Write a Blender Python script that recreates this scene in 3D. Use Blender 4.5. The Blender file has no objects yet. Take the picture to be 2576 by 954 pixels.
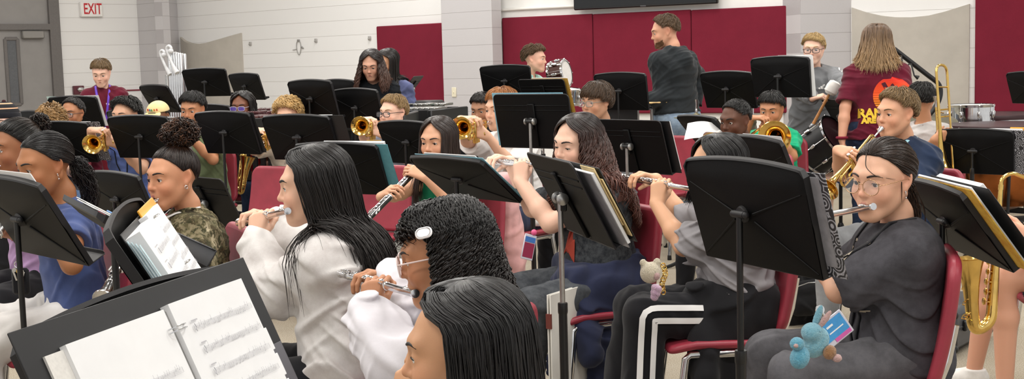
import bpy, math, random
import numpy as np
from mathutils import Vector, Matrix
from concurrent.futures import ThreadPoolExecutor
PI = math.pi
R_ = math.radians
SC = bpy.context.scene
COL = SC.collection
f32 = np.float32
# ------------------------------------------------------------------ camera
FPX, CX, CY0 = 3220.0, 1288.0, 477.0          # focal length and principal point in the 2576x954 frame
CAMZ, PITCH, ROLL = 1.42, math.atan(323 / 3220), R_(1.6)
cam_d = bpy.data.cameras.new('camera')
cam = bpy.data.objects.new('camera', cam_d)
COL.objects.link(cam)
SC.camera = cam
cam_d.sensor_fit = 'HORIZONTAL'
cam_d.sensor_width = 36.0
cam_d.lens = 36.0 * FPX / 2576.0
cam_d.shift_y = (CY0 - 477.0) / 2576.0
cam_d.clip_start = 0.05
cam_d.clip_end = 100
CAMR = Matrix.Rotation(PI / 2 - PITCH, 3, 'X') @ Matrix.Rotation(-ROLL, 3, 'Z')
CAMP = Vector((0, 0, CAMZ))
cam.matrix_world = Matrix.Translation(CAMP) @ CAMR.to_4x4()
def ray(u, v):
 return CAMR @ Vector(((u - CX) / FPX, -(v - CY0) / FPX, -1.0))
def at(u, v, d):
 """place seen in the photograph at (u,v), d metres away along the optical axis"""
 return CAMP + ray(u, v) * d
def at_z(u, v, z):
 r = ray(u, v)
 return CAMP + r * ((z - CAMZ) / r.z)
def proj(p):
 q = CAMR.transposed() @ (Vector(p) - CAMP)
 return (CX + FPX * q.x / -q.z, CY0 - FPX * q.y / -q.z, -q.z)
def reach(p, u, v, L, far=True):
 """point on the sight line (u,v) that lies L from p"""
 r = ray(u, v)
 o = CAMP - p
 a, b, c = r.dot(r), 2 * o.dot(r), o.dot(o) - L * L
 D = b * b - 4 * a * c
 s = (-b + (math.sqrt(D) if D > 0 else 0) * (1 if far else -1)) / (2 * a)
 return CAMP + r * s
def face_dir(th):
 t = R_(th)
 return Vector((-math.sin(t), -math.cos(t), 0))
# ------------------------------------------------------------------ materials
MATS = {}
def nt(name):
 m = bpy.data.materials.new(name)
 m.use_nodes = True
 t = m.node_tree
 return m, t, t.nodes['Principled BSDF']
def srgb(c):
 if isinstance(c, str):
  c = c.lstrip('#')
  c = [int(c[i:i + 2], 16) / 255 for i in (0, 2, 4)]
 return [x / 12.92 if x <= 0.04045 else ((x + 0.055) / 1.055) ** 2.4 for x in c]
def ramp(t, stops, interp='LINEAR'):
 n = t.nodes.new('ShaderNodeValToRGB')
 n.color_ramp.interpolation = interp
 e = n.color_ramp.elements
 while len(e) < len(stops):
  e.new(0.5)
 for el, (p, c) in zip(e, stops):
  el.position = p
  el.color = (*srgb(c), 1)
 return n
def noise(t, scale, detail=3, rough=0.55, coord='Object', vec=None):
 tc = t.nodes.new('ShaderNodeTexCoord')
 n = t.nodes.new('ShaderNodeTexNoise')
 n.inputs['Scale'].default_value = scale
 n.inputs['Detail'].default_value = detail
 n.inputs['Roughness'].default_value = rough
 t.links.new(vec if vec is not None else tc.outputs[coord], n.inputs['Vector'])
 return n
def bump(t, b, src, strength, dist=0.002):
 n = t.nodes.new('ShaderNodeBump')
 n.inputs['Strength'].default_value = strength
 n.inputs['Distance'].default_value = dist
 t.links.new(src, n.inputs['Height'])
 t.links.new(n.outputs['Normal'], b.inputs['Normal'])
def mix(t, fac, a, b, mode='MIX'):
 n = t.nodes.new('ShaderNodeMix')
 n.data_type = 'RGBA'
 n.blend_type = mode
 for sock, v in ((n.inputs[0], fac), (n.inputs[6], a), (n.inputs[7], b)):
  if hasattr(v, 'links'):
   t.links.new(v, sock)
  elif isinstance(v, (int, float)):
   sock.default_value = v
  else:
   sock.default_value = (*srgb(v), 1)
 return n.outputs[2]
def plain(name, c, rough=0.5, metal=0.0, spec=0.5, var=0.0, scale=40, bmp=0.0, coat=0.0):
 """one colour with a little procedural unevenness"""
 if name in MATS:
  return MATS[name]
 m, t, b = nt(name)
 n = noise(t, scale)
 lo = [max(0, x * (1 - var)) for x in [v for v in _hex(c)]]
 hi = [min(1, x * (1 + var)) for x in _hex(c)]
 r = ramp(t, [(0.3, lo), (0.7, hi)])
 t.links.new(n.outputs['Fac'], r.inputs['Fac'])
 t.links.new(r.outputs['Color'], b.inputs['Base Color'])
 b.inputs['Roughness'].default_value = rough
 b.inputs['Metallic'].default_value = metal
 b.inputs['Specular IOR Level'].default_value = spec
 b.inputs['Coat Weight'].default_value = coat
 if bmp:
  bump(t, b, n.outputs['Fac'], bmp)
 MATS[name] = m
 return m
def _hex(c):
 if isinstance(c, str):
  c = c.lstrip('#')
  return [int(c[i:i + 2], 16) / 255 for i in (0, 2, 4)]
 return list(c)
def fabric(c, var=0.10, name=None, scale=9, weave=900, bmp=0.25):
 key = name or 'fabric_%s' % c
 if key in MATS:
  return MATS[key]
 m, t, b = nt(key)
 n = noise(t, scale, 4)
 h = _hex(c)
 r = ramp(t, [(0.3, [x * (1 - var) for x in h]), (0.7, [min(1, x * (1 + var)) for x in h])])
 t.links.new(n.outputs['Fac'], r.inputs['Fac'])
 t.links.new(r.outputs['Color'], b.inputs['Base Color'])
 b.inputs['Roughness'].default_value = 0.9
 b.inputs['Specular IOR Level'].default_value = 0.2
 b.inputs['Sheen Weight'].default_value = 0.12
 w = noise(t, weave, 2)
 w2 = noise(t, 45, 3)
 mx = t.nodes.new('ShaderNodeMath'); mx.operation = 'MULTIPLY_ADD'
 mx.inputs[1].default_value = 0.35
 t.links.new(w.outputs['Fac'], mx.inputs[0]); t.links.new(w2.outputs['Fac'], mx.inputs[2])
 bump(t, b, mx.outputs[0], bmp, 0.003)
 MATS[key] = m
 return m
def attr_mat(name, rough, spec=0.5, bscale=0, bmp=0.0, coat=0.0, sheen=0.0, sss=0.0):
 """colour read from the mesh's own 'Col' attribute (skin and lips, hair strands, prints)"""
 if name in MATS:
  return MATS[name]
 m, t, b = nt(name)
 a = t.nodes.new('ShaderNodeVertexColor'); a.layer_name = 'Col'
 t.links.new(a.outputs['Color'], b.inputs['Base Color'])
 b.inputs['Roughness'].default_value = rough
 b.inputs['Specular IOR Level'].default_value = spec
 b.inputs['Coat Weight'].default_value = coat
 b.inputs['Sheen Weight'].default_value = sheen
 if sss:
  b.inputs['Subsurface Weight'].default_value = sss
  b.inputs['Subsurface Radius'].default_value = (0.006, 0.002, 0.001)
  b.inputs['Subsurface Scale'].default_value = 1.0
 if bscale:
  n = noise(t, bscale, 3)
  bump(t, b, n.outputs['Fac'], bmp, 0.002)
 MATS[name] = m
 return m
def glass_mat(name='lens_glass', tint=(0.95, 0.97, 1.0), alpha=0.12, rough=0.02):
 if name in MATS:
  return MATS[name]
 m, t, b = nt(name)
 b.inputs['Base Color'].default_value = (*srgb(tint), 1)
 b.inputs['Roughness'].default_value = rough
 b.inputs['Alpha'].default_value = alpha
 b.inputs['Specular IOR Level'].default_value = 0.8
 MATS[name] = m
 return m
# ------------------------------------------------------------------ meshes
def mesh_obj(name, V, Fs, mat, parent=None, smooth=True, col=None, off=None, mats=None, fmat=None):
 """V (n,3); Fs a list of (m,k) face index arrays or lists of tuples -> ONE object"""
 V = np.asarray(V, dtype=f32)
 if off is not None:
  V = V - np.array(off, dtype=f32)
 loops, starts, tot = [], [], []
 pos = 0
 for F in Fs:
  if isinstance(F, np.ndarray):
   if len(F) == 0:
    continue
   k = F.shape[1]
   loops.append(F.astype(np.int32).ravel())
   starts.append(pos + k * np.arange(len(F), dtype=np.int32))
   tot.append(np.full(len(F), k, np.int32))
   pos += k * len(F)
  else:
   for q in F:
    loops.append(np.array(q, np.int32)); starts.append(np.array([pos], np.int32)); tot.append(np.array([len(q)], np.int32))
    pos += len(q)
 me = bpy.data.meshes.new(name)
 me.vertices.add(len(V)); me.vertices.foreach_set('co', V.ravel())
 L = np.concatenate(loops); S = np.concatenate(starts)
 me.loops.add(len(L)); me.loops.foreach_set('vertex_index', L)
 me.polygons.add(len(S)); me.polygons.foreach_set('loop_start', S)
 if fmat is not None:
  me.polygons.foreach_set('material_index', np.asarray(fmat, np.int32))
 me.update(calc_edges=True)
 me.validate()
 me.polygons.foreach_set('use_smooth', np.full(len(me.polygons), bool(smooth)))
 if col is not None:
  c = np.ones((len(V), 4), f32); c[:, :3] = col
  a = me.color_attributes.new('Col', 'FLOAT_COLOR', 'POINT')
  a.data.foreach_set('color', c.ravel())
 for m in (mats or [mat]):
  me.materials.append(m)
 if smooth == 'auto':
  me.set_sharp_from_angle(angle=R_(38))
 o = bpy.data.objects.new(name, me)
 COL.objects.link(o)
 if parent is not None:
  o.parent = parent
 return o
def basis(z, hint=(0, 0, 1)):
 z = Vector(z).normalized()
 h = Vector(hint)
 if abs(z.dot(h.normalized())) > 0.98:
  h = Vector((0, 1, 0)) if abs(z.y) < 0.9 else Vector((1, 0, 0))
 x = h.cross(z).normalized()
 y = z.cross(x)
 return Matrix((x, y, z)).transposed()
class MB:
 """collects shapes, then links them as one mesh object"""
 def __init__(s):
  s.v, s.f, s.m, s.n = [], [], [], 0
  s.T = None
  s.mi = 0
 def add(s, V, F):
  V = np.asarray(V, dtype=float).reshape(-1, 3)
  if s.T is not None:
   M = np.array(s.T)
   V = V @ M[:3, :3].T + M[:3, 3]
  s.v.append(V)
  for q in F:
   s.f.append(tuple(int(i) + s.n for i in q)); s.m.append(s.mi)
  s.n += len(V)
  return s
 def box(s, c, size, rot=None, bev=0.0):
  x, y, z = [a / 2 for a in size]
  if bev > 0:
   b = min(bev, x * .9, y * .9, z * .9)
   V = []
   for sx in (-1, 1):
    for sy in (-1, 1):
     for sz in (-1, 1):
      V += [(sx * (x - b), sy * (y - b), sz * z), (sx * (x - b), sy * y, sz * (z - b)), (sx * x, sy * (y - b), sz * (z - b))]
   import bmesh
   bm = bmesh.new()
   vs = [bm.verts.new(p) for p in V]
   bmesh.ops.convex_hull(bm, input=vs)
   bm.verts.index_update()
   V = [tuple(v.co) for v in bm.verts]
   F = [[v.index for v in f.verts] for f in bm.faces]
   bm.free()
  else:
   V = [(sx * x, sy * y, sz * z) for sx in (-1, 1) for sy in (-1, 1) for sz in (-1, 1)]
   F = [(0, 1, 3, 2), (4, 6, 7, 5), (0, 4, 5, 1), (2, 3, 7, 6), (0, 2, 6, 4), (1, 5, 7, 3)]
  V = np.array(V)
  if rot is not None:
   V = V @ np.array(rot).T
  return s.add(V + np.array(c), F)
 def tube(s, path, r, n=10, caps=True, closed=False, flat=None, up=(0, 0, 1)):
  """round bar along path; r a number or one per point; flat=(kx,ky) squashes the section"""
  P = [Vector(p) for p in path]
  N = len(P)
  rr = [r] * N if isinstance(r, (int, float)) else list(r)
  V = []
  X = None
  for i in range(N):
   if closed:
    t = P[(i + 1) % N] - P[i - 1]
   else:
    t = P[min(i + 1, N - 1)] - P[max(i - 1, 0)]
   t = t.normalized() if t.length > 1e-9 else Vector((0, 0, 1))
   if X is None:
    h = Vector(up)
    if abs(h.normalized().dot(t)) > 0.97:
     h = Vector((1, 0, 0)) if abs(t.x) < 0.9 else Vector((0, 1, 0))
    X = (h - t * h.dot(t)).normalized()
   else:
    X = X - t * X.dot(t)
    X = X.normalized() if X.length > 1e-6 else basis(t).col[0]
   Y = t.cross(X)
   kx, ky = flat or (1, 1)
   for k in range(n):
    a = 2 * PI * k / n
    V.append(P[i] + X * (math.cos(a) * rr[i] * kx) + Y * (math.sin(a) * rr[i] * ky))
  F = []
  for i in range(N if closed else N - 1):
   j = (i + 1) % N
   for k in range(n):
    k2 = (k + 1) % n
    F.append((i * n + k, i * n + k2, j * n + k2, j * n + k))
  if caps and not closed:
   F.append(tuple(reversed(range(n))))
   F.append(tuple(range((N - 1) * n, N * n)))
  return s.add(np.array([tuple(v) for v in V]), F)
 def lathe(s, prof, o=(0, 0, 0), axis=(0, 0, 1), n=20, caps=True):
  """prof = [(radius, distance along axis)...]"""
  Bm = basis(axis)
  o = Vector(o)
  V, F = [], []
  for (r, h) in prof:
   for k in range(n):
    a = 2 * PI * k / n
    V.append(tuple(o + Bm @ Vector((r * math.cos(a), r * math.sin(a), h))))
  for i in range(len(prof) - 1):
   for k in range(n):
    k2 = (k + 1) % n
    F.append((i * n + k, i * n + k2, (i + 1) * n + k2, (i + 1) * n + k))
  if caps:
   if prof[0][0] > 1e-5:
    F.append(tuple(reversed(range(n))))
   if prof[-1][0] > 1e-5:
    F.append(tuple(range((len(prof) - 1) * n, len(prof) * n)))
  return s.add(V, F)
 def ball(s, c, r, n=14, m=9, rot=None):
  if isinstance(r, (int, float)):
   r = (r, r, r)
  V, F = [], []
  for i in range(m + 1):
   ph = PI * i / m
   for k in range(n):
    a = 2 * PI * k / n
    V.append((r[0] * math.sin(ph) * math.cos(a), r[1] * math.sin(ph) * math.sin(a), r[2] * math.cos(ph)))
  for i in range(m):
   for k in range(n):
    k2 = (k + 1) % n
    F.append((i * n + k, (i + 1) * n + k, (i + 1) * n + k2, i * n + k2))
  V = np.array(V)
  if rot is not None:
   V = V @ np.array(rot).T
  return s.add(V + np.array(c), F)
 def prism(s, pts, c, ax, ay, az, t, hole=None):
  """2-D outline pts in the plane (ax,ay) at c, thickness t along az"""
  c, ax, ay, az = Vector(c), Vector(ax), Vector(ay), Vector(az)
  n = len(pts)
  V = [tuple(c + ax * x + ay * y) for x, y in pts] + [tuple(c + ax * x + ay * y + az * t) for x, y in pts]
  F = [tuple(reversed(range(n))), tuple(range(n, 2 * n))] + [(i, (i + 1) % n, n + (i + 1) % n, n + i) for i in range(n)]
  return s.add(V, F)
 def slab(s, w, h, t, r, fn=None, bev=None, nu=10, nv=8):
  """pillow-edged rounded rectangle in x (w) and z (h), thickness t along y; fn bends points"""
  bev = t / 2 if bev is None else bev
  def outline(ins):
   pts = []
   rr = max(r - ins, 0.002)
   hw, hh = w / 2 - ins, h / 2 - ins
   cs = [(hw - rr, hh - rr, 0), (-hw + rr, hh - rr, 90), (-hw + rr, -hh + rr, 180), (hw - rr, -hh + rr, 270)]
   for ci, (cx, cz, a0) in enumerate(cs):
    for k in range(7):
     a = R_(a0 + 15 * k)
     pts.append((cx + rr * math.cos(a), cz + rr * math.sin(a)))
    nx, nz, na = cs[(ci + 1) % 4]
    a1 = R_(a0 + 90)
    p0 = (cx + rr * math.cos(a1), cz + rr * math.sin(a1))
    p1 = (nx + rr * math.cos(a1), nz + rr * math.sin(a1))
    m = nu if ci % 2 == 0 else nv
    for k in range(1, m):
     pts.append((p0[0] + (p1[0] - p0[0]) * k / m, p0[1] + (p1[1] - p0[1]) * k / m))
   return pts
  rings = []
  for k in range(5):
   a = PI / 2 * k / 4
   rings.append((bev * (1 - math.sin(a)), -t / 2 + bev * (1 - math.cos(a))) if False else (bev * (1 - math.sin(a)), -(t / 2 - bev) - bev * math.cos(a)))
  rings = rings + [(i, -y) for i, y in reversed(rings)]
  V = []
  for ins, y in rings:
   V += [(x, y, z) for x, z in outline(ins)]
  n = len(outline(0))
  F = []
  for i in range(len(rings) - 1):
   for k in range(n):
    k2 = (k + 1) % n
    F.append((i * n + k, i * n + k2, (i + 1) * n + k2, (i + 1) * n + k))
  # faces closed by rings shrinking to the middle so that bending stays smooth
  def cap(base, flip):
   nonlocal V
   prev = base
   ring0 = [V[base + k] for k in range(n)]
   for q in (0.75, 0.5, 0.25, 0.02):
    st = len(V)
    V += [(x * q, y, z * q) for x, y, z in ring0]
    for k in range(n):
     k2 = (k + 1) % n
     quad = (prev + k, st + k, st + k2, prev + k2)
     F.append(tuple(reversed(quad)) if flip else quad)
    prev = st
   F.append(tuple(range(prev, prev + n)) if not flip else tuple(reversed(range(prev, prev + n))))
  cap(0, True)
  cap((len(rings) - 1) * n, False)
  if fn:
   V = [fn(*p) for p in V]
  return s.add(V, F)
 def build(s, name, mat, parent=None, smooth='auto', loc=None, mats=None):
  V = np.concatenate(s.v)
  if loc is not None:
   V = V - np.array(loc)
  return mesh_obj(name, V, [s.f], mat, parent, smooth, mats=mats, fmat=s.m if mats else None)
def empty(name, loc=(0, 0, 0), rz=0.0):
 o = bpy.data.objects.new(name, None)
 o.location = loc
 o.rotation_euler = (0, 0, rz)
 o.empty_display_size = 0.1
 COL.objects.link(o)
 return o
def tag(o, label, cat, group=None, kind=None):
 o['label'] = label
 o['category'] = cat
 if group:
  o['group'] = group
 if kind:
  o['kind'] = kind
 return o
def struct(o, label=None):
 o['kind'] = 'structure'
 if label:
  o['label'] = label
 return o
def copy_tree(o, parent=None):
 c = o.copy()
 COL.objects.link(c)
 if parent is not None:
  c.parent = parent
 for ch in list(o.children):
  copy_tree(ch, c)
 return c
# ------------------------------------------------------------------ smooth solids (signed distances, surface nets)
class Prim:
 __slots__ = ('kind', 'a', 'b', 'ra', 'rb', 'k', 'op', 'M', 'ms', 'c', 'r', 'tag')
def rcone(a, b, ra, rb, k=0.012, op=1, sc=None, frame=None, tag=None):
 """tapered capsule; sc scales the section in frame axes (kept as squashed space)"""
 p = Prim(); p.kind = 0
 p.a, p.b = np.array(a, f32), np.array(b, f32)
 p.ra, p.rb, p.k, p.op, p.tag = float(ra), float(rb), k, op, tag
 p.M = None; p.ms = 1.0
 if sc is not None:
  Fm = np.array(frame, float)            # columns = axes
  M = Fm @ np.diag([1 / x for x in sc]) @ Fm.T
  p.M = M.astype(f32); p.ms = min(sc)
  m = max(sc)
 else:
  m = 1
 p.c = (p.a + p.b) / 2
 p.r = float(np.linalg.norm(p.a - p.b) / 2 + max(ra, rb) * m)
 return p
def ell(c, r, rot=None, k=0.012, op=1, tag=None):
 p = Prim(); p.kind = 1
 p.c = np.array(c, f32)
 p.a = np.array(r if not isinstance(r, (int, float)) else (r, r, r), f32)
 p.M = None if rot is None else np.array(rot, f32)   # columns = axes
 p.k, p.op, p.ms, p.tag = k, op, 1.0, tag
 p.r = float(p.a.max())
 return p
def half(c, n, k=0.004, op=-1):
 """half space: removes (op -1) everything on the side n points to"""
 p = Prim(); p.kind = 2
 p.c = np.array(c, f32)
 p.a = np.array(Vector(n).normalized(), f32)
 p.k, p.op, p.ms, p.r, p.M, p.tag = k, op, 1.0, 0.0, None, None
 return p
def pd(p, P):
 if p.kind == 0:
  a, b = p.a, p.b
  q = P - a
  ba = b - a
  if p.M is not None:
   q = q @ p.M.T
   ba = p.M @ ba
  l2 = float(ba @ ba)
  t = np.clip((q @ ba) / max(l2, 1e-9), 0, 1)
  dr = p.ra + (p.rb - p.ra) * t
  qx = q - t[..., None] * ba
  d = np.sqrt(np.einsum('...i,...i->...', qx, qx) + 1e-12) - dr
  return d * f32(p.ms)
 if p.kind == 1:
  q = P - p.c
  if p.M is not None:
   q = q @ p.M
  u = q / p.a
  k0 = np.sqrt(np.einsum('...i,...i->...', u, u) + 1e-9)
  w = u / p.a
  k1 = np.sqrt(np.einsum('...i,...i->...', w, w) + 1e-9)
  return k0 * (k0 - 1) / k1
 return -((P - p.c) @ p.a)
def comb(d, e, p):
 k = p.k
 if p.op == 1:
  h = np.maximum(k - np.abs(d - e), 0) / k
  return np.minimum(d, e) - h * h * (k * 0.25)
 e = -e
 h = np.maximum(k - np.abs(d - e), 0) / k
 return np.maximum(d, e) + h * h * (k * 0.25)
def sdf(prims, P):
 P = np.asarray(P, f32)
 d = np.full(P.shape[:-1], 9.0, f32)
 for p in prims:
  d = comb(d, pd(p, P), p)
 return d
def grad(prims, P, e=0.004):
 g = []
 for i in range(3):
  o = np.zeros(3, f32); o[i] = e
  g.append(sdf(prims, P + o) - sdf(prims, P - o))
 g = np.stack(g, -1)
 return g / (np.linalg.norm(g, axis=-1, keepdims=True) + 1e-9)
def push_out(prims, P, margin, it=3):
 P = np.asarray(P, f32).copy()
 for _ in range(it):
  d = sdf(prims, P)
  m = d < margin
  if not m.any():
   break
  P[m] += grad(prims, P[m]) * (margin - d[m])[..., None]
 return P
_CORN = np.array([(i, j, k) for i in (0, 1) for j in (0, 1) for k in (0, 1)])
_EDG = [(a, b) for a in range(8) for b in range(8) if a < b and np.abs(_CORN[a] - _CORN[b]).sum() == 1]
def polygonise(prims, h, disp=None, amp=0.0):
 """surface of the smooth union/difference of prims at grid step h -> (verts, quads)"""
 un = [p for p in prims if p.op == 1]
 lo = np.min([p.c - p.r for p in un], 0) - 4 * h - amp
 hi = np.max([p.c + p.r for p in un], 0) + 4 * h + amp
 Bn = 8
 B = Bn * h
 nb = np.ceil((hi - lo) / B).astype(int) + 1
 gi = np.stack(np.meshgrid(*[np.arange(n) for n in nb], indexing='ij'), -1).reshape(-1, 3)
 C = (lo + (gi + 0.5) * B).astype(f32)
 hd = B * 0.87
 D = np.stack([pd(p, C) for p in prims])
 dc = np.full(len(C), 9.0, f32)
 for p, e in zip(prims, D):
  dc = comb(dc, e, p)
 act = np.abs(dc) < hd * 1.35 + amp + 0.004
 gi, dc, D = gi[act], dc[act], D[:, act]
 n1 = Bn + 1
 off = np.stack(np.meshgrid(*[np.arange(n1)] * 3, indexing='ij'), -1).reshape(-1, 3)
 P = ((lo + gi * B)[:, None, :] + off[None] * h).astype(f32)
 d = np.full(P.shape[:2], 9.0, f32)
 for p, e in zip(prims, D):
  if p.op == 1:
   sel = e - dc < 2.4 * hd + p.k
   sel |= e < 2.2 * hd + p.k
  else:
   sel = -e > -2.4 * hd - p.k - 0.01
  if sel.any():
   d[sel] = comb(d[sel], pd(p, P[sel]), p)
 if disp is not None:
  near = np.abs(d) < amp + 3 * h
  d[near] += disp(P[near]).astype(f32)
 nB = len(gi)
 d = d.reshape(nB, n1, n1, n1)
 neg = d < 0
 G = gi * Bn
 NX = (nb * Bn + 2).astype(np.int64)
 def key(c):
  c = c.astype(np.int64)
  return ((c[..., 0] + 1) * NX[1] + c[..., 1] + 1) * NX[2] + c[..., 2] + 1
 cnt = np.zeros((nB, Bn, Bn, Bn), np.int8)
 for c in _CORN:
  cnt += neg[:, c[0]:c[0] + Bn, c[1]:c[1] + Bn, c[2]:c[2] + Bn]
 ib, ix, iy, iz = np.nonzero((cnt > 0) & (cnt < 8))
 vals = np.stack([d[ib, ix + c[0], iy + c[1], iz + c[2]] for c in _CORN], 1)
 acc = np.zeros((len(ib), 3)); num = np.zeros(len(ib))
 for a, b in _EDG:
  va, vb = vals[:, a], vals[:, b]
  m = (va < 0) != (vb < 0)
  t = va / np.where(np.abs(va - vb) < 1e-12, 1, va - vb)
  acc[m] += (_CORN[a] + t[:, None] * (_CORN[b] - _CORN[a]))[m]
  num[m] += 1
 cell = G[ib] + np.stack([ix, iy, iz], 1)
 V = lo + (cell + acc / num[:, None]) * h
 keys = key(cell)
 order = np.argsort(keys)
 ks = keys[order]
 faces = []
 for ax in range(3):
  sl0 = [slice(0, Bn)] * 3
  sl1 = [slice(0, Bn)] * 3
  sl1[ax] = slice(1, n1)
  s0 = neg[(slice(None), *sl0)]
  s1 = neg[(slice(None), *sl1)]
  jb, jx, jy, jz = np.nonzero(s0 != s1)
  st = s0[jb, jx, jy, jz]
  base = G[jb] + np.stack([jx, jy, jz], 1)
  u, w = [(1, 2), (2, 0), (0, 1)][ax]
  qs = []
  ok = np.ones(len(base), bool)
  for du, dw in ((-1, -1), (0, -1), (0, 0), (-1, 0)):
   c = base.copy(); c[:, u] += du; c[:, w] += dw
   k = key(c)
   i = np.clip(np.searchsorted(ks, k), 0, len(ks) - 1)
   ok &= ks[i] == k
   qs.append(order[i])
  q = np.stack(qs, 1)[ok]
  st = st[ok]
  q[~st] = q[~st][:, ::-1]
  faces.append(q)
 return V.astype(f32), np.concatenate(faces)
def tubes(paths, rad, n=5):
 """many tapered strands at once: paths (N,M,3), rad (N,M) -> verts, quads"""
 P = np.asarray(paths, f32)
 N, M, _ = P.shape
 T = np.gradient(P, axis=1)
 T /= np.linalg.norm(T, axis=-1, keepdims=True) + 1e-9
 ref = np.broadcast_to(np.array([0.31, 0.83, 0.46], f32), T.shape)
 X = np.cross(T, ref); X /= np.linalg.norm(X, axis=-1, keepdims=True) + 1e-9
 Y = np.cross(T, X)
 a = 2 * np.pi * np.arange(n) / n
 V = P[:, :, None] + rad[:, :, None, None] * (X[:, :, None] * np.cos(a)[None, None, :, None] + Y[:, :, None] * np.sin(a)[None, None, :, None])
 idx = np.arange(N * M * n).reshape(N, M, n)
 nx = np.roll(idx, -1, axis=2)
 F = np.stack([idx[:, :-1], nx[:, :-1], nx[:, 1:], idx[:, 1:]], -1).reshape(-1, 4)
 return V.reshape(-1, 3), F
# ------------------------------------------------------------------ the room
def wall_mat(name, c, mortar, bw=60.0, bh=0.2032, bumpy=0.5):
 """painted block: brick pattern in the wall's own metres (x along, z up)"""
 m, t, b = nt(name)
 tc = t.nodes.new('ShaderNodeTexCoord')
 sep = t.nodes.new('ShaderNodeSeparateXYZ'); t.links.new(tc.outputs['Object'], sep.inputs[0])
 cmb = t.nodes.new('ShaderNodeCombineXYZ')
 t.links.new(sep.outputs['X'], cmb.inputs['X']); t.links.new(sep.outputs['Z'], cmb.inputs['Y'])
 br = t.nodes.new('ShaderNodeTexBrick')
 br.inputs['Scale'].default_value = 1.0
 br.inputs['Brick Width'].default_value = bw
 br.inputs['Row Height'].default_value = bh
 br.inputs['Mortar Size'].default_value = 0.004
 br.inputs['Mortar Smooth'].default_value = 0.4
 br.offset = 0.5
 t.links.new(cmb.outputs[0], br.inputs['Vector'])
 h = _hex(c)
 br.inputs['Color1'].default_value = (*srgb(h), 1)
 br.inputs['Color2'].default_value = (*srgb([x * 0.985 for x in h]), 1)
 br.inputs['Mortar'].default_value = (*srgb(mortar), 1)
 n = noise(t, 55, 3)
 t.links.new(br.outputs['Color'], b.inputs['Base Color'])
 inv = t.nodes.new('ShaderNodeMath'); inv.operation = 'MULTIPLY_ADD'
 inv.inputs[1].default_value = -1.0
 t.links.new(br.outputs['Fac'], inv.inputs[0])
 sm = t.nodes.new('ShaderNodeMath'); sm.operation = 'MULTIPLY'; sm.inputs[1].default_value = 0.12
 t.links.new(n.outputs['Fac'], sm.inputs[0]); t.links.new(sm.outputs[0], inv.inputs[2])
 bump(t, b, inv.outputs[0], bumpy, 0.012)
 b.inputs['Roughness'].default_value = 0.45
 b.inputs['Specular IOR Level'].default_value = 0.35
 return m
M_WALL = wall_mat('painted_block_white', 'f0efee', 'd6d3d1')
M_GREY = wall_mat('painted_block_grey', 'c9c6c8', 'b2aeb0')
M_PLAS = plain('smooth_white_plaster', 'f1f0ed', 0.5, var=0.01, scale=8)
def plan(u, d):
 p = at(u, 150, d)
 return Vector((p.x, p.y, 0))
CEIL = 4.6
def wall(name, a, b, mat, z0=0.0, z1=CEIL, th=0.12):
 """upright slab from plan point a to b (front face on the line), its own x along the wall"""
 d = b - a
 L = d.length
 m = MB()
 m.box((L / 2, th / 2, (z0 + z1) / 2), (L, th, z1 - z0))
 o = m.build(name, mat, smooth=False)
 o.location = a
 o.rotation_euler = (0, 0, math.atan2(d.y, d.x))
 return struct(o)
W_L0 = plan(-260, 17.2)       # far end of the door wall, off the left edge
W_L1 = plan(352, 19.6)
W_L2 = plan(415, 19.15)
W_L3 = plan(452, 19.75)
W_B1 = plan(1141, 16.15)
W_P0 = W_B1 + Vector((-0.13, -0.13, 0))
W_P1 = plan(1240, 15.45)
W_P2 = plan(1244, 15.75)
W_C1 = plan(2013, 13.9)
W_Q0 = plan(2014, 13.6)
W_Q1 = plan(2141, 13.75)
W_R1 = plan(2760, 12.6)
wall('wall_left', W_L0, W_L1, M_WALL)
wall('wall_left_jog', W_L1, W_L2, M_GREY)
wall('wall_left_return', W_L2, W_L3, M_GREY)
wall('wall_back_left', W_L3, W_B1, M_WALL)
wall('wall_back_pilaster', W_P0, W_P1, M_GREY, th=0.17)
wall('wall_back', W_P2, W_C1, M_PLAS)
wall('wall_right_pillar', W_Q0, W_Q1, M_GREY, th=0.5)
wall('wall_right', W_Q1, W_R1, M_WALL)
# carpet
m, t, b = nt('speckled_carpet')
n1 = noise(t, 260, 2, 0.7); n2 = noise(t, 3, 3)
r1 = ramp(t, [(0.32, '6f6659'), (0.5, 'a39a8a'), (0.68, 'd2cabb')])
t.links.new(n1.outputs['Fac'], r1.inputs['Fac'])
r2 = ramp(t, [(0.3, 'f0ece6'), (0.7, 'ffffff')])
t.links.new(n2.outputs['Fac'], r2.inputs['Fac'])
t.links.new(mix(t, 1.0, r1.outputs['Color'], r2.outputs['Color'], 'MULTIPLY'), b.inputs['Base Color'])
b.inputs['Roughness'].default_value = 0.95
b.inputs['Specular IOR Level'].default_value = 0.1
bump(t, b, n1.outputs['Fac'], 0.6, 0.004)
M_CARPET = m
fl = MB().box((0, 9.4, -0.05), (20, 23, 0.1)).build('floor', M_CARPET, smooth=False); struct(fl)
m, t, b = nt('ceiling_tile')
b.inputs['Base Color'].default_value = (*srgb('f1efea'), 1); b.inputs['Roughness'].default_value = 0.9
n = noise(t, 120, 2); bump(t, b, n.outputs['Fac'], 0.3)
ce = MB().box((0, 9.4, CEIL + 0.05), (20, 23, 0.1)).build('ceiling', m, smooth=False); struct(ce)
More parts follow.
